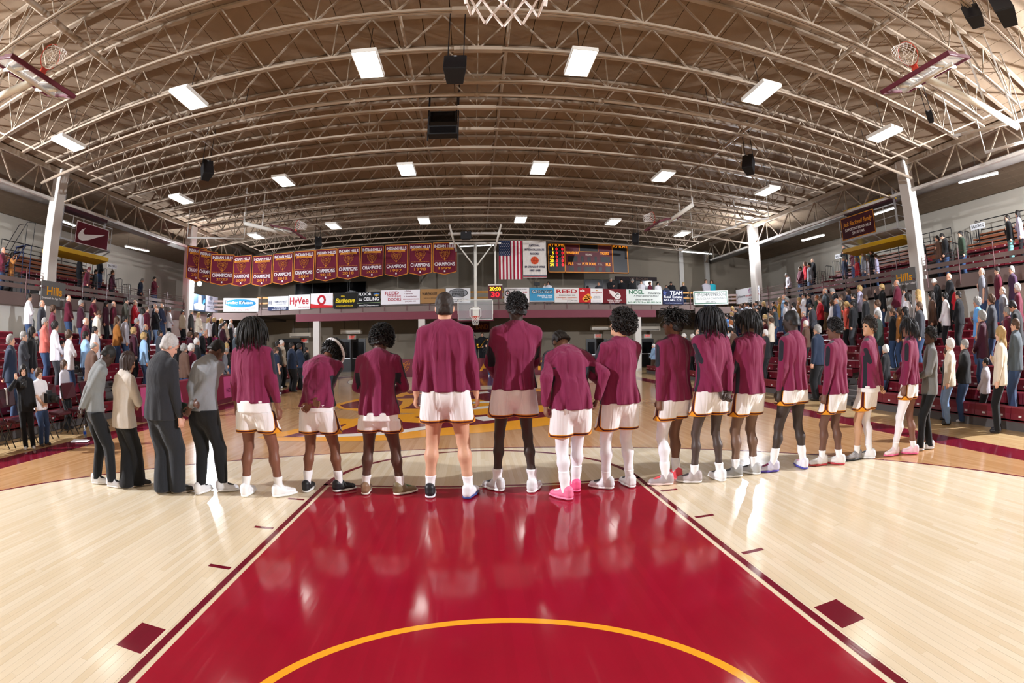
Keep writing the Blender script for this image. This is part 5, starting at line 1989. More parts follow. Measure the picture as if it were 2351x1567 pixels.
# ------------------------------------------------------------------ hanging platforms at the columns
M_YEL = mat('platform_yellow', 'd3a90f', 0.5, noise=0.08, nscale=3)
M_ALU = mat('aluminium', 'c9ccd0', 0.35, metal=0.6)


def platform(s, y0, y1, zf, lab):
    r = empty('camera_platform', (s * (XC - 0.15), (y0 + y1) / 2, zf))
    tag(r, lab, 'platform', 'hanging camera platforms')
    L = (y1 - y0) / 2
    d = s * 1.05
    xa, xb = min(0, d), max(0, d)
    MB().box(xa, xb, -L, L, 0, 0.06).build('deck', M_ALU, r)
    for k in range(6):
        y = -L + 2 * L * k / 5
        MB().bar((0, y, -0.02), (d, y, -0.30), 0.05, 0.04).build('deck_rib', M_ALU, r)
    o = MB().prism([(0.12, -0.40), (1.0, -0.46), (1.06, -0.40), (1.04, -0.28), (0.12, -0.24)], -L * 1.05, L * 1.05, lambda a, b, c: (s * a, c, b)).build('lower_bumper', M_YEL, r)
    zu = 1.28
    MB().box(min(s * .1, s * .5), max(s * .1, s * .5), -L * .85, L * .85, zu, zu + 0.10).build('upper_edge', M_YEL, r)
    MB().box(min(s * .12, s * .5), max(s * .12, s * .5), -L * .84, L * .84, zu - 0.12, zu).build('upper_face', cmat('3d1420', 'paint'), r)
    for y in (-L * 0.86, L * 0.86):
        MB().bar((s * .3, y, 0), (s * .3, y, 1.75), 0.07).build('hanger', M_ALU, r)
        MB().bar((s * .3, y, 1.2), (s * .3, y * 1.12, 1.5), 0.05).build('bracket', M_ALU, r)
    for y in np.linspace(-L, L, 6):
        MB().tube([(0, y, 0), (0, y, 0.98)], 0.018, 6).build('guard_post', M_ALU, r)
    for z in (0.5, 0.95):
        MB().tube([(0, -L, z), (0, L, z)], 0.018, 6).build('guard_rail', M_ALU, r)
        for y in (-L, L):
            MB().tube([(0, y, z), (d, y, z)], 0.018, 6).build('guard_rail', M_ALU, r)
    return r


ya, yb2 = hit(140, 560, 0, -15.1)[1], hit(254, 560, 0, -15.1)[1]
zf = (hit(150, 548, 0, -15.1)[2] + hit(225, 570, 0, -15.1)[2]) / 2
platform(-1, ya - 0.05, yb2 + 0.05, zf, 'yellow-edged hanging platform at the left column')
ya, yb2 = hit(2058, 520, 0, 15.1)[1], hit(1930, 540, 0, 15.1)[1]
zf2 = (hit(2040, 527, 0, 15.1)[2] + hit(1960, 552, 0, 15.1)[2]) / 2
platform(1, ya - 0.05, yb2 + 0.05, zf2, 'yellow-edged hanging platform at the right column')
S = side_sign(-1, 173, 250, 507, 570, '5c1524', 'maroon sign with a big white swoosh on the left platform', -15.09)
q = S[0]
p0, p1 = hit(174, 540, 0, -15.0), hit(250, 540, 0, -15.0)
q.location.z = (hit(176, 535, 0, -15.0)[2] + hit(248, 545, 0, -15.0)[2]) / 2
S[0].children[0].scale = (1, 0.80, 1)
sw = [(-.40, -.02), (-.43, -.16), (-.38, -.26), (-.28, -.27), (-.12, -.2), (.38, .16), (-.14, .0), (-.24, -.03), (-.285, .04), (-.26, .14), (-.22, .22), (-.33, .12)]
poly(S[0], S[1], S[2], S[3] * .98, sw, 'eeeef0')
for pts in ([(-.5, -.4), (.5, -.4), (.5, -.375), (-.5, -.375)], [(-.5, .375), (.5, .375), (.5, .4), (-.5, .4)], [(-.5, -.4), (-.485, -.4), (-.485, .4), (-.5, .4)], [(.485, -.4), (.5, -.4), (.5, .4), (.485, .4)]):
    poly(S[0], S[1], S[2], S[3], pts, 'dcd8da')
S = side_sign(1, 1931, 2009, 490, 543, '43141f', 'maroon and gold Jack Blackwell Family sign on the right platform', 15.09)
for pts in ([(-.5, -.5), (.5, -.5), (.5, -.47), (-.5, -.47)], [(-.5, .47), (.5, .47), (.5, .5), (-.5, .5)], [(-.5, -.5), (-.485, -.5), (-.485, .5), (-.5, .5)], [(.485, -.5), (.5, -.5), (.5, .5), (.485, .5)]):
    poly(S[0], S[1], S[2], S[3], pts, 'd8902a')
lines(*S, [('Jack Blackwell Family', 0, .17, .19, .88, 'e0942a', .25), ('SUPPORTING INDIAN HILLS', 0, -.10, .12, .78, 'f0ecec'), ('SINCE 1965', 0, -.29, .12, .36, 'f0ecec')])
# ------------------------------------------------------------------ lower bleachers
M_SEAT = mat('maroon_seat_plastic', '6f1726', 0.42, noise=0.05, nscale=6)
M_TAG = mat('seat_number_plate', 'd6d2d2', 0.5)
M_KICK = mat('grey_riser', '55504f', 0.6, noise=0.05)
M_TREAD = mat('tread_board', '3b2f2c', 0.7, noise=0.08)
NR, RD, RH, RX0 = 10, 0.60, 0.20, 9.0


def row_x(r):
    return RX0 + RD * r


def row_z(r):
    """tread people stand on in front of seat row r"""
    return RH * r


SM = 0.457
_sb = MB()
_sb.prism([(0.0, 0.30), (0.30, 0.32), (0.30, 0.38), (0.02, 0.43), (-0.015, 0.40)], 0.004, SM - 0.004, lambda a, b, c: (a, c, b))
_sb.box(0.0, 0.03, 0.004, SM - 0.004, 0.16, 0.31)
_sb.cur = 1
_sb.box(-0.004, 0.001, SM / 2 - 0.035, SM / 2 + 0.035, 0.245, 0.278)
seat_me = {1: _sb.mesh('seat', [M_SEAT, M_TAG])}
_sl = MB()
_sl.v, _sl.f, _sl.mi = [(-x, y, z) for x, y, z in _sb.v], [f[::-1] for f in _sb.f], list(_sb.mi)
seat_me[-1] = _sl.mesh('seat', [M_SEAT, M_TAG])
SECT = {1: ((3.4, 9.2), (10.3, 17.4), (18.4, 24.6)), -1: ((3.4, 10.0), (11.1, 17.6), (18.6, 24.4))}
for s in (-1, 1):
    side = 'left' if s < 0 else 'right'
    for si, (ya, yb_) in enumerate(SECT[s]):
        r = empty('bleacher', (0, ya, 0))
        tag(r, f'maroon bleacher section on the {side} floor, ' + ('nearest the camera', 'behind the middle of the court', 'at the far end')[si], 'bleacher', 'lower bleacher sections')
        L = yb_ - ya
        n = int(L / SM)
        for k in range(NR):
            x, z = row_x(k), row_z(k)
            a, b = sorted((s * x, s * (x + RD)))
            MB().box(a, b, 0, L, z - 0.03 + RH, z + RH).build('tread', M_TREAD, r)
            a, b = sorted((s * (x + 0.03), s * (x + 0.06)))
            MB().box(a, b, 0, L, z, z + 0.17).build('riser', M_KICK, r)
            row = empty('seat_row', (0, 0, 0))
            row.parent = r
            for q in range(n):
                add('seat', seat_me[s], row, loc=(s * x, q * SM + (L - n * SM) / 2, z + 0.0))
        # end frame
        for y in (0.0, L):
            mb = MB()
            for k in range(NR):
                a, b = sorted((s * (row_x(k) + 0.1), s * (row_x(k) + RD)))
                mb.box(a, b, y - 0.015, y + 0.015, 0, row_z(k) + 0.14)
            mb.build('end_panel', M_DARK, r)
    # aisles between sections: grey steps and a hand rail
    for ai in range(2):
        ya, yb_ = SECT[s][ai][1] + 0.03, SECT[s][ai + 1][0] - 0.03
        r = empty('aisle_stair', (0, ya, 0))
        tag(r, f'grey aisle stair of the {side} bleachers, ' + ('nearer the camera' if ai == 0 else 'farther away'), 'stair', 'bleacher aisles')
        for k in range(NR):
            for h in (0, 1):
                x = row_x(k) + 0.3 * h
                a, b = sorted((s * x, s * (x + 0.32)))
                MB().box(a, b, 0.02, yb_ - ya - 0.02, 0.0, row_z(k) + (0.10, 0.19)[h]).build('step', M_KICK, r)
        for k in (2, 5, 8):
            x, z = s * (row_x(k) + 0.15), row_z(k) + 0.1
            MB().tube([(x, (yb_ - ya) / 2, z), (x, (yb_ - ya) / 2, z + 0.85), (x + s * 0.06, (yb_ - ya) / 2, z + 0.92), (x + s * 0.5, (yb_ - ya) / 2, z + 1.0), (x + s * 0.58, (yb_ - ya) / 2, z + 0.95), (x + s * 0.58, (yb_ - ya) / 2, z + 0.2)], 0.022, 7).build('hand_rail', M_DARK, r, True)
# SEAT lettering on the white wall on the right
S = side_sign(1, 2068, 2112, 672, 686, 'd9dad2', 'pale wall panel with black SEATING lettering behind the right bleachers', 15.5)
lines(*S, [('SEATS   SEATS', 0, 0, .6, .9, '2a2a2c')])

# grey stair unit beside the right bleachers, nearest the camera
r = empty('bleacher_step', (8.6, 3.0, 0))
tag(r, 'grey metal step unit at the near end of the right bleachers', 'stair')
for k in range(4):
    MB().box(0.32 * k, 0.32 * k + 0.4, -0.9, 0.32, 0, 0.16 * (k + 1)).build('step', M_KICK, r)
    MB().box(0.32 * k, 0.32 * k + 0.05, -0.9, 0.32, 0.16 * (k + 1) - 0.03, 0.16 * (k + 1) + 0.004).build('nosing', cmat('9a9c9e', 'paint'), r)

# ------------------------------------------------------------------ balcony seating
M_BENCH = mat('varnished_bench', '8a4f32', 0.45, noise=0.15, nscale=5, stretch=(6, 1, 6))
BX0, BD, BH, BN = 16.1, 0.62, 0.30, 7


def bal_z(x, s):
    return 3.54 + 0.07 * s + max(0.0, (abs(x) - BX0) / BD) * BH


for s in (-1, 1):
    side = 'left' if s < 0 else 'right'
    dz = 0.07 * s
    secs = ((4.0, 11.0), (12.8, 20.0)) if s > 0 else ((5.0, 10.2), (12.8, 19.0))
    for si, (ya, yb_) in enumerate(secs):
        r = empty('balcony_seating', (0, ya, 0))
        tag(r, f'maroon and wooden balcony seating on the {side}, ' + ('near the picture edge' if si == 0 else 'beyond the column'), 'bleacher', 'balcony seating blocks')
        L = yb_ - ya
        for k in range(BN):
            x, z = BX0 + BD * k, 3.54 + dz + BH * k
            a, b = sorted((s * (x - 0.02), s * (x + BD)))
            MB().box(a, b, 0, L, 3.53 + dz, z + 0.02).build('tier', M_CARPET, r)
            if k < 4:
                mb = MB()
                n = int(L / 0.5)
                for q in range(n):
                    y = 0.5 * q + (L - 0.5 * n) / 2
                    a, b = sorted((s * (x + 0.18), s * (x + 0.52)))
                    mb.cur = 0
                    mb.box(a, b, y + 0.01, y + 0.49, z + 0.30, z + 0.40)
                    mb.cur = 1
                    a, b = sorted((s * (x + 0.175), s * (x + 0.182)))
                    mb.box(a, b, y + 0.22, y + 0.28, z + 0.33, z + 0.36)
                tag(mb.build('seat_row', [M_SEAT, M_TAG], r), kind='stuff')
            else:
                a, b = sorted((s * (x + 0.2), s * (x + 0.48)))
                MB().box(a, b, 0, L, z + 0.38, z + 0.43).build('bench_board', M_BENCH, r)
                a, b = sorted((s * (x + 0.2), s * (x + 0.23)))
                MB().box(a, b, 0, L, z + 0.12, z + 0.30).build('bench_board', M_BENCH if k != 5 else M_KICK, r)
        xe = s * (BX0 + BD * BN - 0.05)
        zt_ = 3.54 + dz + BH * BN
        for zz in (0.35, 0.75):
            MB().tube([(xe, 0, zt_ + zz), (xe, L, zt_ + zz)], 0.02, 6).build('back_rail', M_DARK, r)
        for q in range(int(L / 1.4) + 1):
            MB().tube([(xe, q * 1.4, zt_ - 0.1), (xe, q * 1.4, zt_ + 0.75)], 0.02, 6).build('rail_post', M_DARK, r)
        for k in range(0, BN):                      # barred guards at the ends
            x, z = s * (BX0 + BD * k + 0.1), 3.54 + dz + BH * k
            for y in ((L + 0.05,) if s < 0 else (L + 0.05,)):
                g = MB().tube([(x, y, z), (x, y, z + 0.95), (x + s * 0.1, y, z + 1.0), (x + s * 0.5, y, z + 1.0), (x + s * 0.56, y, z + 0.95), (x + s * 0.56, y, z + 0.1)], 0.016, 6)
                for q in (0.16, 0.28, 0.40):
                    g.tube([(x + s * q, y, z + 0.1), (x + s * q, y, z + 1.0)], 0.010, 5)
                g.build('barred_guard', M_DARK, r)

# rolling ladder behind the left column
p = hit(85, 640, 0, -17.0)
r = empty('rolling_ladder', (-17.2, 10.95, 3.45))
tag(r, 'blue steel rolling ladder standing behind the left column', 'ladder')
M_LAD = mat('ladder_blue', '1d2a4c', 0.5)
for k in range(8):
    MB().box(-0.3, 0.3, -0.25 + 0.16 * k, -0.05 + 0.16 * k, 0.25 * (k + 1), 0.25 * (k + 1) + 0.03).build('tread', M_LAD, r)
for x in (-0.31, 0.31):
    MB().tube([(x, -0.35, 0), (x, 1.0, 2.05), (x, 1.35, 2.05), (x, 1.4, 0)], 0.022, 6).build('side_frame', M_LAD, r)
    MB().tube([(x, -0.3, 0.9), (x, 0.95, 2.9), (x, 1.4, 2.95), (x, 1.4, 2.05)], 0.016, 6).build('hand_rail', M_DARK, r)

# ------------------------------------------------------------------ row of folding chairs on the left
M_CHF = mat('chair_frame_black', '141114', 0.35, spec=0.6)
M_CHV = mat('chair_vinyl', '43131d', 0.38, noise=0.04)


def folding_chair():
    r = empty('folding_chair')
    bevel(MB().prism([(-0.20, 0.44), (0.20, 0.43), (0.21, 0.46), (0.19, 0.49), (-0.19, 0.50), (-0.21, 0.47)], -0.21, 0.21, lambda a, b, c: (a, c, b)).build('seat', M_CHV, r), 0.015)
    bk = MB()
    n = 8
    for dx, sgn in ((0.0, 1), (-0.04, -1)):
        pass
    prof = [(-0.235, 0.70), (-0.235, 0.97), (-0.20, 1.0), (0.20, 1.0), (0.235, 0.97), (0.235, 0.70), (0.12, 0.675), (-0.12, 0.675)]
    bk.prism(prof, -0.02, 0.02, lambda a, b, c: (-0.265 - 0.10 * (b - 0.7) + c - 0.04 * (1 - (a / 0.235) ** 2), a, b))
    b = bk.build('backrest', M_CHV, r)
    bevel(b, 0.01)
    fr = facing((-0.255 - 0.03, 0, 0.85), (1, 0, 0.10))
    text_on(b, 'INDIAN HILLS', cmat('e8e4e4', 'print'), (0, 0.04), fr, 0.06, 0.27)
    flat(b, [(-0.11, -0.075), (0.11, -0.075), (0.12, -0.02), (-0.12, -0.02)], cmat('e08a20', 'print'), fr, 0.004, 'ribbon')
    for y in (-0.24, 0.24):
        MB().tube([(-0.32, y, 0.96), (-0.22, y, 0.62), (0.16, y, 0.02)], 0.013, 7).build('leg', M_CHF, r, True)
        MB().tube([(0.10, y * .92, 0.44), (-0.02, y * .92, 0.30), (-0.22, y * .92, 0.02)], 0.013, 7).build('leg', M_CHF, r, True)
    MB().tube([(0.10, -0.24, 0.12), (0.10, 0.24, 0.12)], 0.008, 6).build('stretcher', M_CHF, r)
    MB().tube([(-0.16, -0.22, 0.12), (-0.16, 0.22, 0.12)], 0.008, 6).build('stretcher', M_CHF, r)
    return r


cpx = [(-40, 985), (62, 968), (122, 950), (176, 932), (224, 918)]
proto = folding_chair()
chairs = []
for k in range(7):
    c = proto if k == 0 else copy_tree(proto)
    c.location = (-8.2, 4.55 + 0.60 * k, 0.0)
    c.rotation_euler = (0, 0, 0.12)
    lab = ('maroon folding chair cut by the left picture edge', 'maroon folding chair second from the left picture edge', 'maroon folding chair with a white strip over its lettering', 'maroon folding chair with a white towel over its back', 'maroon folding chair right of the towel chair', 'maroon folding chair behind the leftmost coach', 'last maroon folding chair half hidden by the coaches')[k]
    tag(c, lab, 'chair', 'team bench chairs')
    chairs.append(c)
# towel on the fourth chair, white strip on the third
tv = []
c = chairs[3].location
rows = [(-0.17, 0.70), (-0.215, 0.86), (-0.255, 1.015), (-0.31, 1.02), (-0.34, 0.88), (-0.32, 0.76)]
for (x, z) in rows:
    for q in range(7):
        y = -0.20 + 0.40 * q / 6
        tv.append((x + 0.006 * math.sin(q * 2.1 + z * 9), y + (0.01 if q in (0, 6) else 0) * math.sin(z * 12), z + 0.004 * math.cos(q * 1.7)))
tf = [(j * 7 + i, j * 7 + i + 1, (j + 1) * 7 + i + 1, (j + 1) * 7 + i) for j in range(5) for i in range(6)]
o = add('towel', me_from(tv, tf, 'towel', True), None)
o.data.materials.append(cmat('f4f2f2'))
md = o.modifiers.new('thick', 'SOLIDIFY')
md.thickness = 0.012
o.location, o.rotation_euler = c, (0, 0, 0.12)
tag(o, 'white towel hung over the back of a folding chair', 'towel')
c = chairs[2].location
o = MB().box(-0.262, -0.252, -0.02, 0.02, 0.72, 1.0).box(-0.262, -0.31, -0.02, 0.02, 0.99, 1.01).build('white_strip', cmat('f2f0f0'), None)
o.location, o.rotation_euler = c, (0, 0, 0.12)
tag(o, 'narrow white cloth strip hung down a chair back', 'cloth strip')
# bottle and papers on the floor
p = hit(196, 1003, 2, 0.0)
r = empty('water_bottle', tuple(p))
MB().lathe([(0.03, 0), (0.034, 0.01), (0.034, 0.12), (0.03, 0.15), (0.014, 0.19), (0.014, 0.20)], 14).build('bottle', mat('clear_plastic', 'c8dcf0', 0.08, trans=0.8), r, True)
MB().lathe([(0.0345, 0.06), (0.0345, 0.11)], 14).build('label', cmat('2a5ad0', 'print'), r)
MB().lathe([(0.016, 0.198), (0.016, 0.22)], 12).build('cap', cmat('e8e8f0', 'paint'), r)
tag(r, 'small water bottle with a blue label on the floor by the chairs', 'bottle')
p = hit(182, 1012, 2, 0.0)
o = MB().box(-0.16, 0.16, -0.11, 0.11, 0, 0.012).box(-0.02, 0.24, -0.2, 0.02, 0.012, 0.02).build('paper_stack', cmat('e6e8ec', 'print'))
o.location, o.rotation_euler = p, (0, 0, 0.5)
tag(o, 'loose white papers on the floor beside the bottle', 'papers')

# ------------------------------------------------------------------ boards at the court edge
def court_board(a, b, h, lab, bg):
    a, b = Vector((*a, 0)), Vector((*b, 0))
    d = (b - a).normalized()
    n = Vector((d.y, -d.x, 0))
    c = (a + b) / 2
    r = empty('court_board', tuple(c))
    W = (b - a).length
    fr = facing((0, 0, h / 2), n)
    MB().box(-W / 2, W / 2, -h / 2, h / 2, -0.4, 0).build('case', cmat(bg, 'paint'), r).matrix_local = fr
    MB().box(-W / 2 - .01, W / 2 + .01, -h / 2 - .0, -h / 2 + 0.12, -0.4, 0.01).build('plinth', M_PAD, r).matrix_local = fr
    tag(r, lab, 'board', 'boards at the court edge')
    return r, fr, W, h


# left side table board
a, b = hit(430, 965, 2, 0)[:2], hit(548, 921, 2, 0)[:2]
X = -7.75
ya, yb_ = 9.3, 15.5
S = court_board((X, ya), (X, yb_), 0.82, 'pink and maroon board in front of the left scorer seats', '701830')
for k in range(3):
    u0 = -S[2] / 2 + S[2] * k / 3
    if k % 2 == 0:
        flat(S[0], [(u0, -.26), (u0 + S[2] * .3, -.26), (u0 + S[2] * .27, .38), (u0, .38)], mat('lit_pink_panel', 'a8426e', 0.4, emit=0.12), S[1], 0.004, 'pink_panel')
        text_on(S[0], 'INDIAN HILLS COLLEGE', cmat('f0e8ec', 'print'), (u0 + S[2] * .15, -.05), S[1], .13, S[2] * .25)
    else:
        emblem(S[0], S[1] @ Matrix.Translation((0, 0, .012)), u0 + S[2] * .16, .04, .30, M_BGD)
# far end board
S = court_board((-6.5, 25.95), (6.5, 25.95), 0.92, 'maroon ATHLETICS board behind the far base line', '641a28')
text_on(S[0], 'ATHLETICS', cmat('d8962a', 'print'), (2.6, 0.0), S[1], 0.5, 4.9)
for u in (-3.95, -0.95):
    emblem(S[0], S[1] @ Matrix.Translation((0, 0, .012)), u, .02, .38, M_BGD)
text_on(S[0], 'IHCC', cmat('d8962a', 'print'), (-5.4, 0.0), S[1], 0.4, 1.4)

# ------------------------------------------------------------------ far end under and over the balcony
M_DOOR = mat('dark_door', '121214', 0.35)
for k, (u0, u1) in enumerate(((775, 840), (1345, 1392), (1440, 1500), (640, 700))):
    a, b, t = hit(u0, 800, 1, YW), hit(u1, 800, 1, YW), hit((u0 + u1) / 2, 781, 1, YW)[2]
    r = MB().box(a[0], b[0], YW - 0.06, YW, 0, t + 0.1).build(f'door_{k + 1}', M_DOOR)
    tag(r, kind='structure')
    w = (b[0] - a[0]) / 2
    for q in (0, 1):
        MB().box(a[0] + w * q + 0.12, a[0] + w * (q + 1) - 0.12, YW - 0.075, YW - 0.06, 0.9, t - 0.1).build('pane', M_GLASSDK, r)
        MB().box(a[0] + w * q + 0.08, a[0] + w * (q + 1) - 0.08, YW - 0.13, YW - 0.10, 0.85, 0.90).build('push_bar', M_ALU, r)
M_EXIT = mat('exit_red', 'd83a30', 0.4, emit=0.8)
for k, (u, v, lab) in enumerate(((699, 782, 'left of the white far column'), (808, 774, 'above the left double door'), (1373, 771, 'above the middle far door'), (1487, 771, 'right of the middle far door'))):
    p = hit(u, v, 1, YW - 0.03)
    r = empty('exit_sign', tuple(p))
    MB().box(-0.28, 0.28, -0.03, 0.03, -0.14, 0.14).build('case', cmat('d8d4cc', 'paint'), r)
    text_on(r, 'EXIT', M_EXIT, (0, 0), facing((0, -0.032, 0), (0, -1, 0)), 0.17, 0.38)
    tag(r, 'red EXIT sign ' + lab, 'exit sign', 'exit signs on the far wall')
for k, (u, v, w) in enumerate(((807, 762, 46), (692, 770, 48), (1380, 753, 46), (1490, 755, 46))):
    Yh = 29.6
    a, b = hit(u - w / 2, v, 1, Yh), hit(u + w / 2, v, 1, Yh)
    r = empty('unit_heater', ((a[0] + b[0]) / 2, Yh, a[2]))
    W = b[0] - a[0]
    MB().box(-W / 2, W / 2, -0.25, 0.25, -0.12, 0.16).build('cabinet', cmat('c8bfae', 'metal'), r)
    MB().box(-W / 2 + .1, W / 2 - .1, -0.255, -0.25, -0.09, -0.05).build('grille', M_DARK, r)
    for x in (-W * .35, W * .35):
        MB().tube([(x, 0, 0.16), (x, 0, 3.46 - a[2])], 0.012, 5).build('hanger', M_DARK, r)
    tag(r, 'beige heater box under the far balcony, ' + ('second from the left', 'leftmost', 'third from the left', 'rightmost')[k], 'heater', 'heaters under the far balcony')
for k, (u, w) in enumerate(((728, 14), (969, 12), (1463, 9))):
    p = hit(u, 760, 1, YF + 0.15)
    o = MB().box(-0.18, 0.18, -0.18, 0.18, 0, 3.08).build('column', M_COLUMN)
    o.location = (p[0], YF + 0.13, 0)
    tag(o, 'short white column under the far balcony ' + ('left of the doors', 'behind the tallest player', 'right of the middle door')[k], 'column')
# maroon wall stretch, dark upper windows, pilasters
for k, (u0, u1) in enumerate(((560, 612),)):
    a, b = hit(u0, 770, 1, YW - .02), hit(u1, 770, 1, YW - .02)
    o = MB().box(a[0], b[0], YW - 0.04, YW, 0, 3.2).build('trim_1', cmat('3c1420', 'paint'))
    tag(o, kind='structure')
for k, (u0, u1, v0, v1) in enumerate(((679, 840, 652, 676), (1342, 1500, 641, 700))):
    a, b = hit(u0, v0, 1, YW - .02), hit(u1, v1, 1, YW - .02)
    o = MB().box(a[0], b[0], YW - 0.05, YW, b[2], a[2]).build(f'window_{k + 1}', M_GLASSDK)
    tag(o, kind='structure')
    n = 4
    for q in range(n + 1):
        x = a[0] + (b[0] - a[0]) * q / n
        MB().box(x - 0.03, x + 0.03, YW - 0.07, YW - 0.05, b[2], a[2]).build('mullion', M_DARK, o)
for k, (u, c) in enumerate(((1563, 'd6d4cc'), (1622, 'd6d4cc'))):
    p = hit(u, 600, 1, YW - .1)
    o = MB().box(p[0] - 0.16, p[0] + 0.16, YW - 0.2, YW, 3.75, 9.0).build(f'trim_{k + 2}', M_COLUMN)
    tag(o, kind='structure')
# red-brown chair row on the far right balcony
for k in range(4):
    p = hit(1652 + 19 * k, 668, 1, YW - 1.2)
    r = empty('wooden_armchair', (p[0], YW - 1.2, 3.75))
    M_OAK = mat('oak_chair', '8a6038', 0.5, noise=0.1)
    MB().box(-0.24, 0.24, -0.24, 0.2, 0.62, 0.68).build('seat', M_OAK, r)
    MB().box(-0.24, 0.24, 0.2, 0.24, 0.7, 1.12).build('backrest', M_OAK, r)
    for x in (-0.22, 0.22):
        for y in (-0.22, 0.2):
            MB().box(x - .02, x + .02, y - .02, y + .02, 0, 0.64).build('leg', M_OAK, r)
    tag(r, f'oak chair in the far right balcony corner, {("first", "second", "third", "fourth")[k]} from the left', 'chair', 'oak chairs in the balcony corner')
# ------------------------------------------------------------------ the line of players and coaches
SHOE = shoe_meshes()
M_EYE = cmat('1c1412', 'paint')


def shoe_obj(root, P, i, sc, up, sole, lace):
    fx, fy, fz, fa = P.foot[i]
    key = ('shoe', round(sc, 3))
    if key not in MATS:
        MATS[key] = [np_mesh('shoe', v * sc * 1.06, q, []) for v, q in SHOE]
    par = None
    for me, c, nm in zip(MATS[key], (up, sole, lace), ('shoe', 'sole', 'laces')):
        o = add(nm, me, root if par is None else par)
        if not me.materials:
            me.materials.append(cmat('f0f0f0', 'shoe'))
        o.material_slots[0].link = 'OBJECT'
        o.material_slots[0].material = cmat(c, 'shoe')
        if par is None:
            d = rotz(fa) @ V3(0, 1, 0)
            p = (P.A[i] + d * 0.012) * sc
            o.location = (p[0], p[1], fz * sc + 0.003)
            o.rotation_euler = (0, 0, fa)
            par = o


CLASP = lambda x, z, y=-0.19: (dict(pos=(x - 0.035, y, z), pole=(-1, -0.5, 0.1), dir=(0.45, -0.15, -1), palm=(0.2, -1, 0), curl=0.9),
                               dict(pos=(x + 0.035, y - 0.01, z + 0.02), pole=(1, -0.5, 0.1), dir=(-0.45, -0.15, -1), palm=(-0.2, -1, 0), curl=0.9))
FRONT = lambda z: (dict(pos=(-0.05, 0.22, z), pole=(-1, -0.35, -0.3), dir=(1, 0.1, -0.2), palm=(0, -1, 0), curl=0.6),
                   dict(pos=(0.05, 0.24, z + 0.02), pole=(1, -0.35, -0.3), dir=(-1, 0.1, -0.2), palm=(0, -1, 0), curl=0.6))
SIDE = lambda sx, dx=0.0, z=0.905, y=0.03: dict(pos=(sx * (0.265 + dx), y, z), pole=(sx * 0.35, -1, 0), palm=(-sx, 0.2, 0), curl=0.55)

M_WARM = ramp_mat('warm_up_shirt', 'stripe', [(0, '7a2347'), (0.0, '25272f')])
M_SHORT = ramp_mat('white_shorts', 'trim', [(0, 'e09420'), (0.009, '4d161c'), (0.026, 'e09420'), (0.034, 'eeeaea')])


def place(feet_px):
    w = [hit(u, v, 2, 0.0) for u, v in feet_px]
    return w, (w[0] + w[1]) / 2


def ztop_px(c, u, v):
    """height above the floor seen at pixel (u, v) at the distance of point c"""
    d = ray(u, v)
    D = math.hypot(c[0] - CAM[0], c[1] - CAM[1])
    return CAM[2] + D * d[2] / math.hypot(d[0], d[1])


def figure(name, feet_px, head_px, rz, pose, label, group, skin, hair_allow=0.01, toe=(0.15, -0.15)):
    """root empty, pose and scale so that feet and head top fall where the photograph has them"""
    w, c = place(feet_px)
    R = rotz(-rz)
    H = ztop_px(c, *head_px)
    sc = 1.05
    for _ in range(3):
        fl_ = [R @ (p - c) / sc for p in w]
        feet = tuple((q[0], q[1] + 0.035, t) for q, t in zip(fl_, toe))
        P = Pose(feet=feet, **pose)
        top = (P.C + P.hR @ V3(0, -0.012, 0.128))[2]
        top = max(top, (P.C + P.hR @ V3(0, -0.06, 0.10))[2], (P.C + P.hR @ V3(0, -0.105, 0.03))[2]) + hair_allow
        sc = H / top
    root = empty(name, (c[0], c[1], 0.002), rz)
    tag(root, label, 'person', group)
    return root, P, sc, c


def put(root, name, v, q, sc, mats, attrs=None, mi=None, parent=None):
    return add(name, np_mesh(name, v * sc, q, mats, mi, attrs), parent or root)


def put_body(root, P, sc, skin, **kw):
    V, Q, mi = body_mesh(P, skin, **kw)
    lip = tuple(min(1, c * f) for c, f in zip((int(skin[0:2], 16) / 255, int(skin[2:4], 16) / 255, int(skin[4:6], 16) / 255), (0.86, 0.62, 0.62)))
    lh = ''.join('%02x' % int(255 * c) for c in lip)
    return put(root, 'body', V, Q, sc, [cmat(skin, 'skin'), M_EYE, cmat(lh, 'skin')], mi=mi)


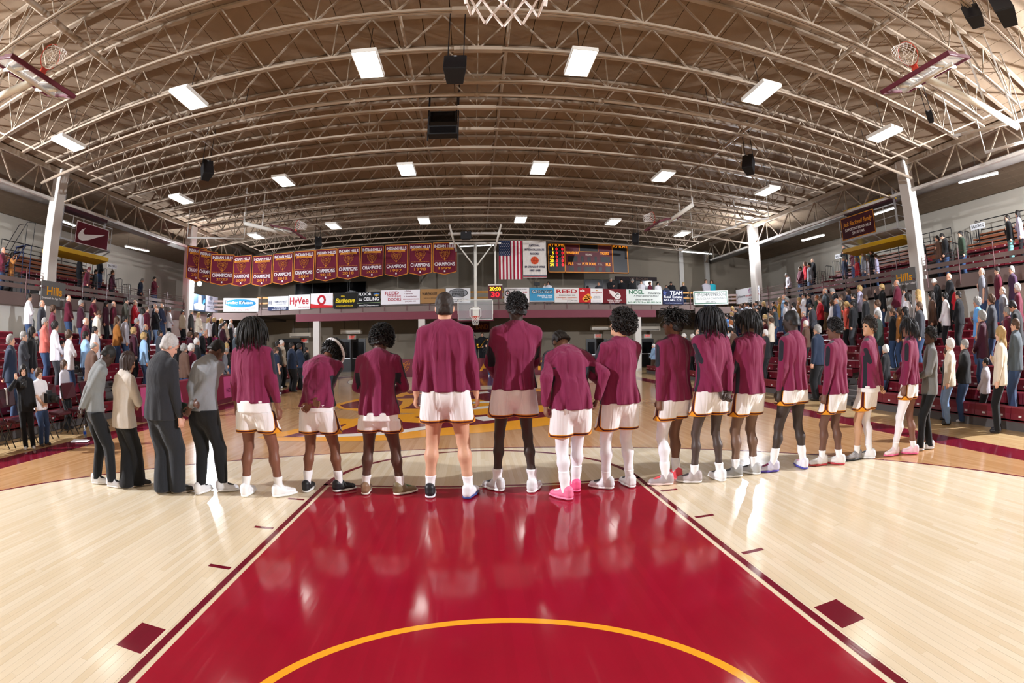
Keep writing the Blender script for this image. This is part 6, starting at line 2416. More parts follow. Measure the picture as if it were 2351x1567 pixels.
def put_hair(root, P, sc, kind, col, seed):
    m = cmat(col, 'hair')
    def mb_(mb, nm='hair', par=None):
        o = add(nm, mb.mesh(nm, [m], True), par or root)
        o.scale = (sc,) * 3
        return o
    if kind == 'buzz':
        v, q = hair_cap(P, (0.004, 0.004, 0.004), low=-0.035, front=0.03, seed=seed, amp=0.0006)
        return put(root, 'hair', v, q, sc, [m])
    if kind == 'short':
        v, q = hair_cap(P, (0.008, 0.011, 0.014), low=-0.045, front=0.03, seed=seed, amp=0.0016)
        return put(root, 'hair', v, q, sc, [m])
    if kind == 'grey':
        v, q = hair_cap(P, (0.012, 0.016, 0.016), low=-0.05, front=0.03, seed=seed, amp=0.002, kk=90)
        return put(root, 'hair', v, q, sc, [m])
    if kind == 'cornrows':
        v, q = hair_cap(P, (0.006, 0.006, 0.007), low=-0.04, front=0.03, seed=seed, amp=0.0008, voxel=0.006)
        loc = (v - P.C) @ P.hR
        n = vnormals(v, q)
        v = v + n * (0.0035 * np.cos(loc[:, 0] * 330))[:, None]
        return put(root, 'hair', v, q, sc, [m])
    if kind == 'curly':
        v, q = hair_cap(P, (0.014, 0.016, 0.024), low=-0.03, front=0.035, seed=seed, amp=0.004, kk=110)
        o = put(root, 'hair', v, q, sc, [m])
        c = curls(P, 650, 0.016, seed, (0.094, 0.115, 0.124), (0, -0.014, 0.036), zmin=-0.35, thick=0.0045)
        oo = add('curls', c.mesh('curls', [m], True), o)
        oo.scale = (sc,) * 3
        return o
    if kind == 'afro':
        v, q = hair_cap(P, (0.046, 0.046, 0.052), low=-0.06, front=0.06, seed=seed, amp=0.006, kk=80)
        o = put(root, 'hair', v, q, sc, [m])
        c = curls(P, 1100, 0.022, seed, (0.128, 0.148, 0.156), (0, -0.018, 0.036), zmin=-0.55, front=0.5, thick=0.005)
        oo = add('curls', c.mesh('curls', [m], True), o)
        oo.scale = (sc,) * 3
        return o
    if kind in ('dreads', 'braids', 'twists'):
        v, q = hair_cap(P, (0.012, 0.014, 0.018), low=-0.055, front=0.035, seed=seed, amp=0.003)
        o = put(root, 'hair', v, q, sc, [m])
        n, L, r, sp, up, dr = {'dreads': (300, 0.235, 0.0085, 0.13, 0.0, 1.7), 'braids': (280, 0.19, 0.007, 0.10, 0.0, 1.8), 'twists': (260, 0.12, 0.0075, 0.35, 0.35, 0.4)}[kind]
        c = strands(P, n, L, r, seed, sp, up, dr, base=(0.090, 0.110, 0.116), zmin=-0.15)
        oo = add('locks', c.mesh('locks', [m], True), o)
        oo.scale = (sc,) * 3
        return o
    if kind == 'long':
        v, q = long_hair(P, 0.40, seed=seed)
        return put(root, 'hair', v, q, sc, [m])


def player(feet, head, rz, pose, skin, hair, hcol, hems, shoes, label, legs=('', ''), under=0.0, seed=1, allow=0.015, w=1.0, extra=None, toe=(0.15, -0.15), armw=1.0, legw=1.0):
    root, P, sc, c = figure('person', feet, head, rz, pose, label, 'line of players and coaches', skin, allow, toe)
    fu = (feet[0][0] + feet[1][0]) / 2
    zs = [ztop_px(c, fu, v) / sc for v in hems]
    put_body(root, P, sc, skin, w=w * 0.92, armw=armw * 0.94, legw=legw)
    v, q, at = top_mesh(P, hem=zs[0], seed=seed, amp=0.020, w=w, flare=0.026, g=0.028, armw=armw)
    sh = put(root, 'warm_up_shirt', v, q, sc, [M_WARM], {'stripe': at})
    if under:
        f = Field()
        f.cone(P.P0 + V3(0, 0, 0.05), P.P0 + V3(0, 0, -0.12), 0.178 * w + 0.022, 0.190 * w + 0.022, 0.03, V3(0, 1, 0), 0.80)
        f.cut((0, 0, -1), -(zs[0] - under)).cut((0, 0, 1), zs[0] + 0.03)
        v, q = f.mesh(0.012)
        put(root, 'undershirt', folds(v, q, 0.004, seed), q, sc, [cmat('efecec')])
    v, q, t = shorts_mesh(P, hem=zs[1], seed=seed + 5, w=w, g=0.014, top=zs[0] - under + 0.012)
    put(root, 'shorts', v, q, sc, [M_SHORT], {'trim': t})
    # white collar of the jersey
    f = Field()
    f.cone(P.N + V3(0, -0.004, -0.035), P.N + (P.C - P.N) * 0.16 + V3(0, -0.006, 0), 0.074, 0.063, 0.02)
    n = unit(P.C - P.N)
    f.cut(n, n @ P.N + 0.024)
    v, q = f.mesh(0.009)
    put(root, 'jersey_collar', v, q, sc, [cmat('efecea')])
    for i in (0, 1):
        if legs[i] == 'tights':
            f = Field()
            f_leg(f, P, i, 0.005, legw)
            f.cut((0, 0, -1), -0.05).cut((0, 0, 1), 0.9)
            v, q = f.mesh(0.012)
            put(root, 'leg_sleeve', v, q, sc, [cmat('edebf0')])
        v, q = sock_mesh(P, i, zs[2], g=0.006 + (0.004 if legs[i] else 0))
        put(root, 'sock', v, q, sc, [cmat('f2f1f3')])
        up, so, la = shoes[i]
        shoe_obj(root, P, i, sc, up, so, la)
    if hair:
        put_hair(root, P, sc, hair, hcol, seed + 9)
    if extra == 'headband':
        mb = MB().ring((0, 0, 0), 1.0, 0.12, 40, 8)
        mb.v = [tuple((P.C + P.hR @ (V3(x * 0.139, y * 0.158 - 0.016, z * 0.17 + 0.052)))) for x, y, z in mb.v]
        o = add('headband', mb.mesh('headband', [cmat('f2f0f2')], True), root)
        o.scale = (sc,) * 3
    return root, P, sc


W_, BK = ('f2f2f4', 'fafafa', 'f0f0f0'), ('1c1d20', 'e8e8e8', '2a2a2c')
player([(565, 1138), (642, 1140)], (583, 727), -0.10, dict(L=SIDE(-1), R=SIDE(1, 0.02), leg=1.05, hyaw=-0.15), '7d5140', 'dreads', '15120f', (922, 992, 1093), (W_, W_), 'person in maroon shirt and white shorts with plain white shoes, arms hanging, long locks', under=0.10, seed=11, toe=(0.1, -0.7))
L, R = CLASP(-0.02, 0.93, -0.17)
L = dict(pos=(0.03, -0.20, 1.02), pole=(-1, -0.25, -0.1), dir=(1, -0.1, -0.15), palm=(0, -1, 0), curl=0.5)
R = dict(pos=(-0.015, -0.23, 0.98), pole=(1, -0.25, 0), dir=(-0.7, -0.1, -0.8), palm=(0, -1, 0), curl=0.8)
player([(705, 1128), (780, 1128)], (735, 789), -0.12, dict(L=L, R=R, lean=0.30, bow=1.15, hunch=0.35, hyaw=-0.25, tilt=0.15), '7a4e3a', 'afro', '15110f', (932, 995, 1080), (BK, BK), 'person in maroon shirt and white headband bowing deeply, wrists held behind the back', under=0.05, seed=12, extra='headband', toe=(0.1, -0.8), allow=0.02)
L, R = FRONT(1.06)
player([(840, 1133), (920, 1135)], (880, 755), -0.05, dict(L=L, R=R, lean=0.10, bow=0.55, hunch=0.12, hyaw=-0.1, tilt=0.06), '593b32', 'afro', '14110f', (950, 992, 1092), (('8a6a50', 'e8e2d8', 'a04a3a'), ('7a6a4c', 'e8e2d8', '506a3c')), 'person in maroon shirt with patterned shoes, head bowed and hands held in front', under=0.06, seed=13, toe=(0.1, -0.9), w=1.0)
player([(988, 1140), (1077, 1142)], (1020, 671), 0.0, dict(L=SIDE(-1, 0.02), R=SIDE(1, 0.02), leg=1.06), 'd3a184', 'short', '2a211c', (897, 970, 1092), (('1c1d22', 'dfe3ea', 'e8e8e8'), ('e9e9ee', '3a4a8a', 'c8c8d0')), 'tallest person, maroon shirt, arms hanging, one black and one white shoe', seed=14, w=1.06, armw=1.08, legw=1.08, toe=(0.05, -0.35), allow=0.014)
L = dict(pos=(-0.10, 0.20, 1.06), pole=(-1, -0.2, -0.1), dir=(1, 0.2, 0.0), palm=(0, -1, 0), curl=0.5)
R = dict(pos=(0.08, 0.22, 1.08), pole=(1, 0.1, -0.4), dir=(-1, 0.2, 0.0), palm=(0, -1, 0), curl=0.5)
player([(1142, 1126), (1224, 1128)], (1220, 676), 0.06, dict(L=L, R=R, leg=1.09, hyaw=0.25, bow=-0.05, sway=0.0, bend=0.06), '40322d', 'curly', '141112', (893, 957, 1077), (('d9d9dc', 'f0f0f0', '4a4a50'), ('e2e2e4', 'f0f0f0', '6a6a70')), 'very tall person in maroon shirt, elbow out, between the tallest and the braided head', seed=15, w=0.98, legw=0.86, toe=(0.75, -0.5), allow=0.01)
player([(1299, 1146), (1322, 1126)], (1288, 762), 0.05, dict(L=SIDE(-1, 0.0, 0.96, -0.02), R=dict(pos=(0.27, -0.02, 1.0), pole=(1, -0.8, 0), curl=0.8), lean=0.26, bow=1.0, hunch=0.32, hyaw=0.2), '8a6450', 'cornrows', '2c2624', (937, 1000, 1075), (('f07aa0', 'f48cb0', 'f0f0f4'), ('ee5a8a', 'f06a98', 'f0f0f4')), 'person with pink shoes and white leggings leaning forward, head bowed', ('tights', 'tights'), seed=16, toe=(0.7, 0.0), allow=0.0)
L = dict(pos=(-0.10, 0.20, 1.10), pole=(-1, -0.3, -0.4), dir=(1, 0.2, 0.1), palm=(0, -1, 0), curl=0.4)
R = dict(pos=(-0.02, 0.20, 1.37), pole=(0.8, 0.1, -0.9), dir=(-1, 0.05, 0.55), palm=(0, -1, 0), curl=0.35)
player([(1393, 1122), (1447, 1117)], (1450, 714), 0.22, dict(L=L, R=R, leg=1.05, hyaw=0.75, bow=-0.2), 'cf9f80', 'afro', '1c1614', (925, 987, 1080), (('d4d4d8', 'f2f2f2', '30343c'), ('f0f0f2', 'f4f4f4', '30343c')), 'person in white leggings, chin raised, hand on the chest near the shoulder', ('tights', 'tights'), seed=17, toe=(0.8, 0.05), allow=0.03)
player([(1530, 1113), (1553, 1100)], (1550, 710), 0.35, dict(L=SIDE(-1, -0.02, 0.9, -0.02), R=FRONT(1.05)[1], leg=1.05, hyaw=0.45), '75503d', 'twists', '1a1716', (917, 962, 1055), (('b0a4a8', 'f2d8d4', 'e85a60'), ('e8505a', 'f07a80', 'e85a60')), 'person with one white legging and red shoe, arm hanging, spiky twisted hair', ('tights', ''), seed=18, toe=(1.0, 0.1), allow=0.035)
L, R = CLASP(0.06, 0.90, -0.20)
player([(1595, 1108), (1654, 1103)], (1622, 700), 0.20, dict(L=L, R=R, leg=1.07, hyaw=0.3, bow=0.05), '4b3d38', 'dreads', '17161a', (897, 952, 1065), (('b0a4a4', 'e8e4e4', '3a3438'), ('ececee', 'f4f4f4', '3a3a40')), 'person with a white wristband, hands clasped low behind the back, thick hanging locks', seed=19, legw=0.85, toe=(0.9, 0.0), allow=0.03)
L = dict(pos=(-0.08, 0.20, 1.08), pole=(-1, -0.3, -0.3), dir=(1, 0.2, 0), palm=(0, -1, 0), curl=0.5)
R = dict(pos=(0.10, 0.18, 1.02), pole=(1, -0.35, 0), dir=(-1, 0.3, 0), palm=(0, -1, 0), curl=0.5)
player([(1690, 1095), (1732, 1088)], (1708, 708), 0.25, dict(L=L, R=R, leg=1.05, hyaw=0.35, bow=0.05), '75594a', 'braids', '191617', (902, 953, 1050), (('9a9a9a', 'e6e6e6', '3a3a3c'), ('b0b0b0', 'eeeeee', '3a3a3c')), 'person with grey mesh shoes, elbow bent out, white collar and hanging braids', seed=20, toe=(1.0, 0.4), allow=0.03)
player([(1775, 1083), (1845, 1075)], (1822, 712), 0.30, dict(L=SIDE(-1, 0.0), R=SIDE(1, -0.02, 0.95, 0.1), leg=1.06, hyaw=0.35, bow=0.1), '3d322e', 'buzz', '161416', (893, 927, 1025), (('c8c4d8', '5a4aa8', '7a2a50'), ('e8e6f0', '4a48a8', 'e8a8c8')), 'person with purple and white shoes, cropped hair, arms hanging', seed=21, w=1.03, toe=(1.0, -0.4), allow=0.004)
player([(1888, 1068), (1928, 1066)], (1932, 730), 0.35, dict(L=SIDE(-1, 0.02), R=SIDE(1, -0.02, 0.95, 0.1), leg=1.04, hyaw=0.35, bow=0.1), '6a4a3d', 'curly', '171416', (902, 948, 1032), (('d8d2d0', 'c03a40', 'e8e8e8'), ('e4e0de', 'c8404a', 'e8e8e8')), 'person with white and red shoes, curly hair, arms hanging beside white shorts', seed=22, toe=(0.95, 0.3), allow=0.02)
L, R = CLASP(0.10, 0.92, -0.17)
player([(1968, 1055), (1998, 1052)], (1990, 727), 0.50, dict(L=L, R=R, leg=1.05, hyaw=0.95, bow=-0.12), 'c59878', 'curly', '2c2420', (888, 940, 1020), (('8a8688', '2a2a2e', 'd8d8da'), ('e6e6e8', 'f0f0f0', '3a4a5a')), 'person in profile with hands clasped low behind the back, dark and white shoes', ('', 'tights'), under=0.06, seed=23, toe=(1.0, 0.2), allow=0.02)
player([(2055, 1045), (2098, 1042)], (2072, 727), 0.45, dict(L=SIDE(-1, 0.02), R=FRONT(1.1)[1], leg=1.08, hyaw=0.25, bow=0.1), '7a5546', 'braids', '1b181a', (880, 915, 1012), (('ead8dc', 'f06a98', 'f0e8ea'), ('f0c8d4', 'f06a98', 'f0e8ea')), 'person with pink-soled shoes and one white legging, rightmost in white shorts', ('tights', ''), seed=24, w=0.95, toe=(0.95, 0.3), allow=0.03)


# ---- coaches
def coat(c):
    k = 'creased_' + c
    if k not in MATS:
        crease(mat(k, c, 0.85, spec=0.25, sheen=0.15, noise=0.06, nscale=40, bump=0.1, bscale=200), 0.4, (9, 9, 3.0), 0.05)
    return MATS[k]


def coach(feet, head, rz, pose, skin, hair, hcol, top, label, shoes, trous=('1b1c1f', 0.07, (0.112, 0.083, 0.066)), seed=1, allow=0.012, toe=(0.15, -0.15), w=1.0, legw=1.0):
    root, P, sc, c = figure('person', feet, head, rz, pose, label, 'line of players and coaches', skin, allow, toe)
    fu = (feet[0][0] + feet[1][0]) / 2
    col, hem_px, g, flare, collar, amp, nm = top
    hem = ztop_px(c, fu, hem_px) / sc
    put_body(root, P, sc, skin, w=w * 0.92, armw=0.94, legw=legw * 0.80)
    v, q, at = top_mesh(P, hem=hem, seed=seed, amp=amp, w=w, flare=flare, g=g, collar=collar, sg=0.012 + g * 0.15)
    t = put(root, nm, v, q, sc, [coat(col)])
    tc, bot, r = trous
    v, q = trousers_mesh(P, bot, r, w, seed=seed + 3, amp=0.006, top=hem + 0.012)
    put(root, 'trousers', v, q, sc, [coat(tc)])
    for i in (0, 1):
        v, q = sock_mesh(P, i, 0.16, g=0.006)
        put(root, 'sock', v, q, sc, [cmat('e8e8ea' if shoes[0][0] != '2a2826' else '1a1a1c')])
        shoe_obj(root, P, i, sc, *shoes[i])
    if hair:
        put_hair(root, P, sc, hair, hcol, seed + 9)
    return root, P, sc


NIKE = (('e6e6e8', 'f2f2f2', '1b1c20'), ('dcdce0', 'f2f2f2', '1b1c20'))
L, R = CLASP(-0.10, 0.92, -0.21)
coach([(222, 1110), (257, 1118)], (240, 795), -0.55, dict(L=L, R=R, lean=0.12, bow=0.75, hunch=0.25, hyaw=-0.15), '42302a', 'buzz', '141211', ('7d8080', 943, 0.014, 0.0, 0.004, 0.008, 'pullover'), 'leftmost person in grey pullover and black trousers, hands clasped behind, head bowed', NIKE, seed=31, toe=(-0.6, -0.8), allow=0.004, w=0.96)
L, R = FRONT(1.08)
coach([(290, 1120), (318, 1115)], (275, 808), -0.35, dict(L=L, R=R, lean=0.06, bow=0.35, hunch=0.1, hyaw=-0.35, leg=0.98), 'bc8d74', 'long', '33241f', ('c9bfb4', 978, 0.036, 0.03, 0.012, 0.008, 'sweater'), 'person in loose cream sweater and flared black trousers, long brown hair', (('1c1a1a', 'b8a898', '1c1a1a'),) * 2, ('151517', 0.02, (0.116, 0.088, 0.108)), seed=32, toe=(-0.3, -0.6), allow=0.015)
L = FRONT(1.0)[0]
coach([(372, 1132), (408, 1132)], (363, 768), -0.25, dict(L=L, R=SIDE(1, 0.03, 0.90, 0.06), lean=0.08, bow=0.5, hunch=0.18, hyaw=-0.45), 'd09c86', 'grey', 'b4b0ae', ('2b2c31', 960, 0.036, 0.02, 0.01, 0.007, 'suit_jacket'), 'grey-haired person in dark suit with glasses, looking down', (('2a2826', '8a7a68', '2a2826'),) * 2, ('26282d', 0.025, (0.118, 0.098, 0.092)), seed=33, toe=(-0.2, -0.6), w=1.10, allow=0.012)
L = dict(pos=(0.05, -0.20, 1.06), pole=(-1, -0.25, -0.2), dir=(1, -0.1, -0.1), palm=(0, -1, 0), curl=0.5)
R = dict(pos=(-0.02, -0.24, 0.98), pole=(1, -0.3, 0), dir=(-0.5, -0.1, -0.9), palm=(0, -1, 0), curl=0.7)
r_, P_, sc_ = coach([(460, 1133), (512, 1128)], (470, 782), -0.22, dict(L=L, R=R, lean=0.14, bow=0.8, hunch=0.28, hyaw=-0.25), '5f4033', 'buzz', '151311', ('84868a', 940, 0.018, 0.006, 0.006, 0.009, 'pullover'), 'person in grey pullover and slim black trousers gripping one wrist behind the back', NIKE, ('17181b', 0.11, (0.112, 0.078, 0.056)), seed=34, toe=(0.0, -0.9), w=1.05, allow=0.004)
o = MB().box(-0.09, 0.09, -0.012, 0.012, -0.07, 0.07).build('notebook', cmat('3c4f48', 'print'))
p = hit(414, 935, 1, 5.2)
o.location, o.rotation_euler = p, (0.1, 0.25, 0.2)
tag(o, 'dark green folder held between the suit and the grey pullover', 'folder')
o.parent = None
L = dict(pos=(-0.05, 0.24, 1.12), pole=(-1, -0.4, -0.4), dir=(1, 0.1, 0), palm=(0, -1, 0), curl=0.6)
coach([(2113, 1034), (2135, 1030)], (2135, 752), 0.85, dict(L=L, R=SIDE(1, -0.03, 0.92, -0.04), hyaw=0.35, bow=-0.02, leg=1.03), '553a2f', 'curly', '181413', ('6f706e', 905, 0.016, 0.0, 0.006, 0.007, 'pullover'), 'person in grey pullover and black trousers at the right end of the line', NIKE, ('141618', 0.05, (0.110, 0.078, 0.062)), seed=35, toe=(0.3, 0.1), allow=0.015)
# ------------------------------------------------------------------ spectators
TOPS = dict(white='e8e6ea', maroon='5c1a2c', dmaroon='3c1524', navy='1f2a3e', black='17181b', dgrey='3a3c42', grey='7c7e86', lgrey='b4b0b8', salmon='c86a5e', lblue='8fb2d6', blue='4f86c8', sky='5f9fe0',
            red='b5202c', coral='cf5646', brown='5a4236', rust='96602a', mustard='b08428', tan='b8a890', cream='ddd2be', green='3a4a3c', dgreen='1f2a24', camo='55544a', plaid='3a4460', teal='2aa6b6', lilac='c4c0dc', pink='d8a8ba', yellow='c8a83c', plum='46304a', slate='4c565e', orange='d08020')
BOTS = dict(jeans='35496a', ljeans='7f9cc4', black='131417', dgrey='34363a', khaki='a08a62', pink='a83a80', teal='6a9896', brown='4a382c')
HAIRC = dict(dark='1d1714', brown='4a3424', blond='a88a58', grey='8a8884', white='d0ccc6', ginger='9a5a30', black='0f0d0d')
NAMES = dict(lblue='light blue', dgrey='dark grey', lgrey='light grey', dmaroon='dark maroon', dgreen='dark green', ljeans='light jeans', sky='bright blue')
BNAMES = dict(jeans='blue jeans', ljeans='light jeans', black='black trousers', dgrey='grey trousers', khaki='khaki trousers', pink='pink trousers', teal='teal leggings', brown='brown trousers')
PNAMES = dict(A='arms down', B='hand on chest', C='hands joined', D='hands behind', E='looking down', H='hand raised')
SKINS = ('d2a186', 'cb967a', 'dbae94', 'c48d70', 'd8a78c')
CPOSE = {}
_B = dict(pos=(-0.05, 0.20, 1.30), pole=(1, -0.1, -0.7), dir=(-1, 0.05, 0.2), palm=(0, -1, 0), curl=0.15)
for _k, _p in dict(A=dict(L=SIDE(-1), R=SIDE(1)), B=dict(L=SIDE(-1), R=_B), C=dict(zip('LR', FRONT(0.98))), D=dict(zip('LR', CLASP(0, 0.93))), E=dict(L=SIDE(-1, 0, 0.95, 0.12), R=SIDE(1, 0, 0.95, 0.12), bow=0.6, lean=0.06),
                   H=dict(L=SIDE(-1), R=dict(pos=(0.20, 0.25, 1.52), pole=(1, 0, -1), dir=(0, 0.1, 1), palm=(0, -1, 0), curl=0.4))).items():
    for _g in 'MW':
        CPOSE[_k + _g] = Pose(feet=((-0.10, 0, 0.15), (0.10, 0, -0.15)), shw=1.10 if _g == 'M' else 0.97, **_p)
CM = {}


def crowd_mesh(key):
    if key in CM:
        return CM[key]
    pk, part = key
    P = CPOSE[pk]
    g = pk[1]
    w = 1.20 if g == 'M' else 1.04
    sd = sum(map(ord, pk))
    if part == 'body':
        V, Q, mi = body_mesh(P, '', 0.03, w * 0.88, 0.012, 0.010, True, armw=0.92, legw=0.92)
        me = np_mesh('body', V, Q, [None, M_EYE, None], mi)
    elif part == 'top':
        v, q, _ = top_mesh(P, 0.86 if g == 'M' else 0.82, 0.030, 1.0, 0.016, w, 0.021, 0.010, sd, collar=0.006, flare=0.012, hw=1.0)
        me = np_mesh('top', v, q, [None])
    elif part == 'tee':
        v, q, _ = top_mesh(P, 0.86, 0.028, 0.5, 0.018, w, 0.021, 0.009, sd, flare=0.012)
        me = np_mesh('top', v, q, [None])
    elif part == 'trousers':
        v, q = trousers_mesh(P, 0.03, (0.118, 0.088, 0.076) if g == 'M' else (0.112, 0.080, 0.066), w * 0.98, 0.023, sd, top=0.885 if g == 'M' else 0.845)
        me = np_mesh('trousers', v, q, [None])
    elif part == 'short':
        v, q = hair_cap(P, (0.011, 0.014, 0.016), low=-0.05, front=0.03, voxel=0.012, seed=sd, amp=0.002, kk=90)
        me = np_mesh('hair', v, q, [None])
    elif part == 'bald':
        v, q = hair_cap(P, (0.005, 0.006, -0.03), low=-0.05, front=-0.02, voxel=0.011, seed=sd, amp=0.001)
        me = np_mesh('hair', v, q, [None])
    elif part == 'bob':
        v, q = hair_cap(P, (0.026, 0.026, 0.028), low=-0.085, front=0.045, voxel=0.013, seed=sd, amp=0.005, kk=70)
        me = np_mesh('hair', v, q, [None])
    elif part == 'long':
        v, q = long_hair(P, 0.34, seed=sd, voxel=0.015)
        me = np_mesh('hair', v, q, [None])
    elif part == 'front':
        f = Field()
        f.cone(P.P1 + V3(0, 0.085 * w, 0.02), P.N + V3(0, 0.045, -0.06), 0.05, 0.035, 0.03, V3(0, 1, 0), 0.7)
        f.cone(P.P2 + V3(0, 0.11 * w, 0), P.P1 + V3(0, 0.115 * w, -0.1), 0.05, 0.045, 0.03, V3(0, 1, 0), 0.6)
        v, q = f.mesh(0.02)
        me = np_mesh('shirt_front', v, q, [None])
    elif part == 'cap':
        f = Field()
        c, R = P.C, P.hR
        f.ell(c + R @ V3(0, -0.012, 0.045), (0.088, 0.108, 0.098), R, 0)
        n = R @ V3(0, 0, -1)
        f.cut(n, n @ c - 0.05)
        f.cone(c + R @ V3(-0.035, 0.10, 0.052), c + R @ V3(0.035, 0.10, 0.052), 0.06, None, 0.01, R @ V3(0, 0, 1), 0.16)
        v, q = f.mesh(0.012)
        me = np_mesh('cap', v, q, [None])
    CM[key] = me
    return me


def _low_shoe():
    f = Field()
    up = V3(0, 0, 1)
    f.cone((0, -0.05, 0.045), (0.002, 0.12, 0.035), 0.044, 0.04, 0.02, up, 0.9)
    f.cone((0, -0.05, 0.06), (0, -0.04, 0.085), 0.040, 0.042, 0.02)
    f.cut((0, 0, -1), -0.0)
    v, q = f.mesh(0.016)
    return np_mesh('shoe', v, q, [None])


LOWSHOE = _low_shoe()


def slot(o, i, m):
    o.material_slots[i].link = 'OBJECT'
    o.material_slots[i].material = m


PEOPLE = []


def crowd_person(loc, sc, rz, top, bot, hair, pk, skin, info, front=None, tee=False, capc=None):
    root = empty('person', loc, rz)
    P = CPOSE[pk]
    b = add('body', crowd_mesh((pk, 'body')), root, scale=(sc,) * 3)
    sk = cmat(skin, 'skin')
    slot(b, 0, sk)
    slot(b, 2, cmat('9a5a50', 'skin'))
    o = add('top', crowd_mesh((pk, 'tee' if tee else 'top')), root, scale=(sc,) * 3)
    slot(o, 0, cmat(TOPS[top]))
    if front:
        f = add('shirt_front', crowd_mesh((pk, 'front')), o)
        slot(f, 0, cmat(TOPS[front]))
    o = add('trousers', crowd_mesh((pk, 'trousers')), root, scale=(sc,) * 3)
    slot(o, 0, cmat(BOTS[bot]))
    hk, hc = hair
    if hk:
        o = add('hair', crowd_mesh((pk, hk)), root, scale=(sc,) * 3)
        slot(o, 0, cmat(HAIRC[hc], 'hair'))
    if capc:
        o = add('cap', crowd_mesh((pk, 'cap')), root, scale=(sc,) * 3)
        slot(o, 0, cmat(TOPS[capc]))
    for i in (0, 1):
        fx, fy, fz, fa = P.foot[i]
        o = add('shoe', LOWSHOE, root, loc=(P.A[i][0] * sc, (P.A[i][1] + 0.01) * sc, 0), rot=(0, 0, fa), scale=(sc,) * 3)
        slot(o, 0, cmat(('26242a', 'd8d8dc', '3a3430')[(len(PEOPLE)) % 3], 'shoe'))
    info.update(root=root, top=top, bot=bot, pose=pk[0], x=float(loc[0]), y=float(loc[1]), front=front, capc=capc)
    PEOPLE.append(info)
    return root


_rc = random.Random(77)


def unit_top(pk):
    P = CPOSE[pk]
    return (P.C + P.hR @ V3(0, -0.012, 0.14))[2]


def look(p, jitter=0.25):
    d = Vector((1.5 - p[0], 25.5 - p[1], 0))
    return math.atan2(-d.x, d.y) + _rc.uniform(-jitter, jitter)


HK = {'s': 'short', 'l': 'long', 'b': 'bald', 'o': 'bob', '0': None, 'c': 'short'}


def seat_person(zone, u, v, top, bot, hair, pk, front=None, tee=False, child=False, capc=None, turn=None):
    """someone standing on a bleacher row: the head-top pixel and the slope of the rows give the place"""
    d = ray(u, v)
    s = 1 if d[0] > 0 else -1
    h0 = 1.22 if child else 1.73
    if zone in ('L', 'R'):
        best = None
        for r in range(0, NR):
            X = s * (row_x(r) - (0.17 if r else 0.35))
            t = (X - CAM[0]) / d[0]
            p = CAM + d * t
            H = p[2] - row_z(r)
            if best is None or abs(H - h0) < abs(best[0] - h0):
                best = (H, p, r)
        H, p, r = best
        z = row_z(r)
        info = dict(zone=zone, row=r, u=u)
    else:
        best = None
        for r in range(0, BN):
            X = s * (BX0 + BD * r + (0.06 if r else -0.10))
            t = (X - CAM[0]) / d[0]
            p = CAM + d * t
            z = 3.54 + 0.07 * s + BH * max(0, r) + 0.02
            if r == 0:
                z = 3.53 + 0.07 * s
            H = p[2] - z
            if best is None or abs(H - h0) < abs(best[0] - h0):
                best = (H, p, r, z)
        H, p, r, z = best
        info = dict(zone=zone, row=r, u=u)
    H = min(max(H, h0 * 0.86), h0 * 1.14)
    sc = H / unit_top(pk)
    rz = look(p) if turn is None else turn
    crowd_person((p[0], p[1], z + 0.004), sc, rz, top, bot, (HK[hair[0]], hair[1:] or 'dark') if hair[0] != '0' else (None, None), pk, _rc.choice(SKINS), info, front, tee, capc)


def floor_person(u, v, fv, top, bot, hair, pk, place, rz=None, front=None, tee=False, z=0.0, Y=None, skin=None, capc=None):
    """someone standing on the floor (foot pixel row fv) or on a platform of height z at depth Y"""
    p = hit(u, fv, 2, 0.003) if Y is None else hit(u, v, 1, Y)
    c = np.array([p[0], p[1], z])
    H = ztop_px(c, u, v) - z
    H = min(max(H, 1.2), 2.05)
    crowd_person((p[0], p[1], z + 0.003), H / unit_top(pk), look(p, .1) if rz is None else rz, top, bot, (HK[hair[0]], hair[1:] or 'dark') if hair[0] != '0' else (None, None), pk, skin or _rc.choice(SKINS), dict(zone=place, row=None, u=u), front, tee, capc)


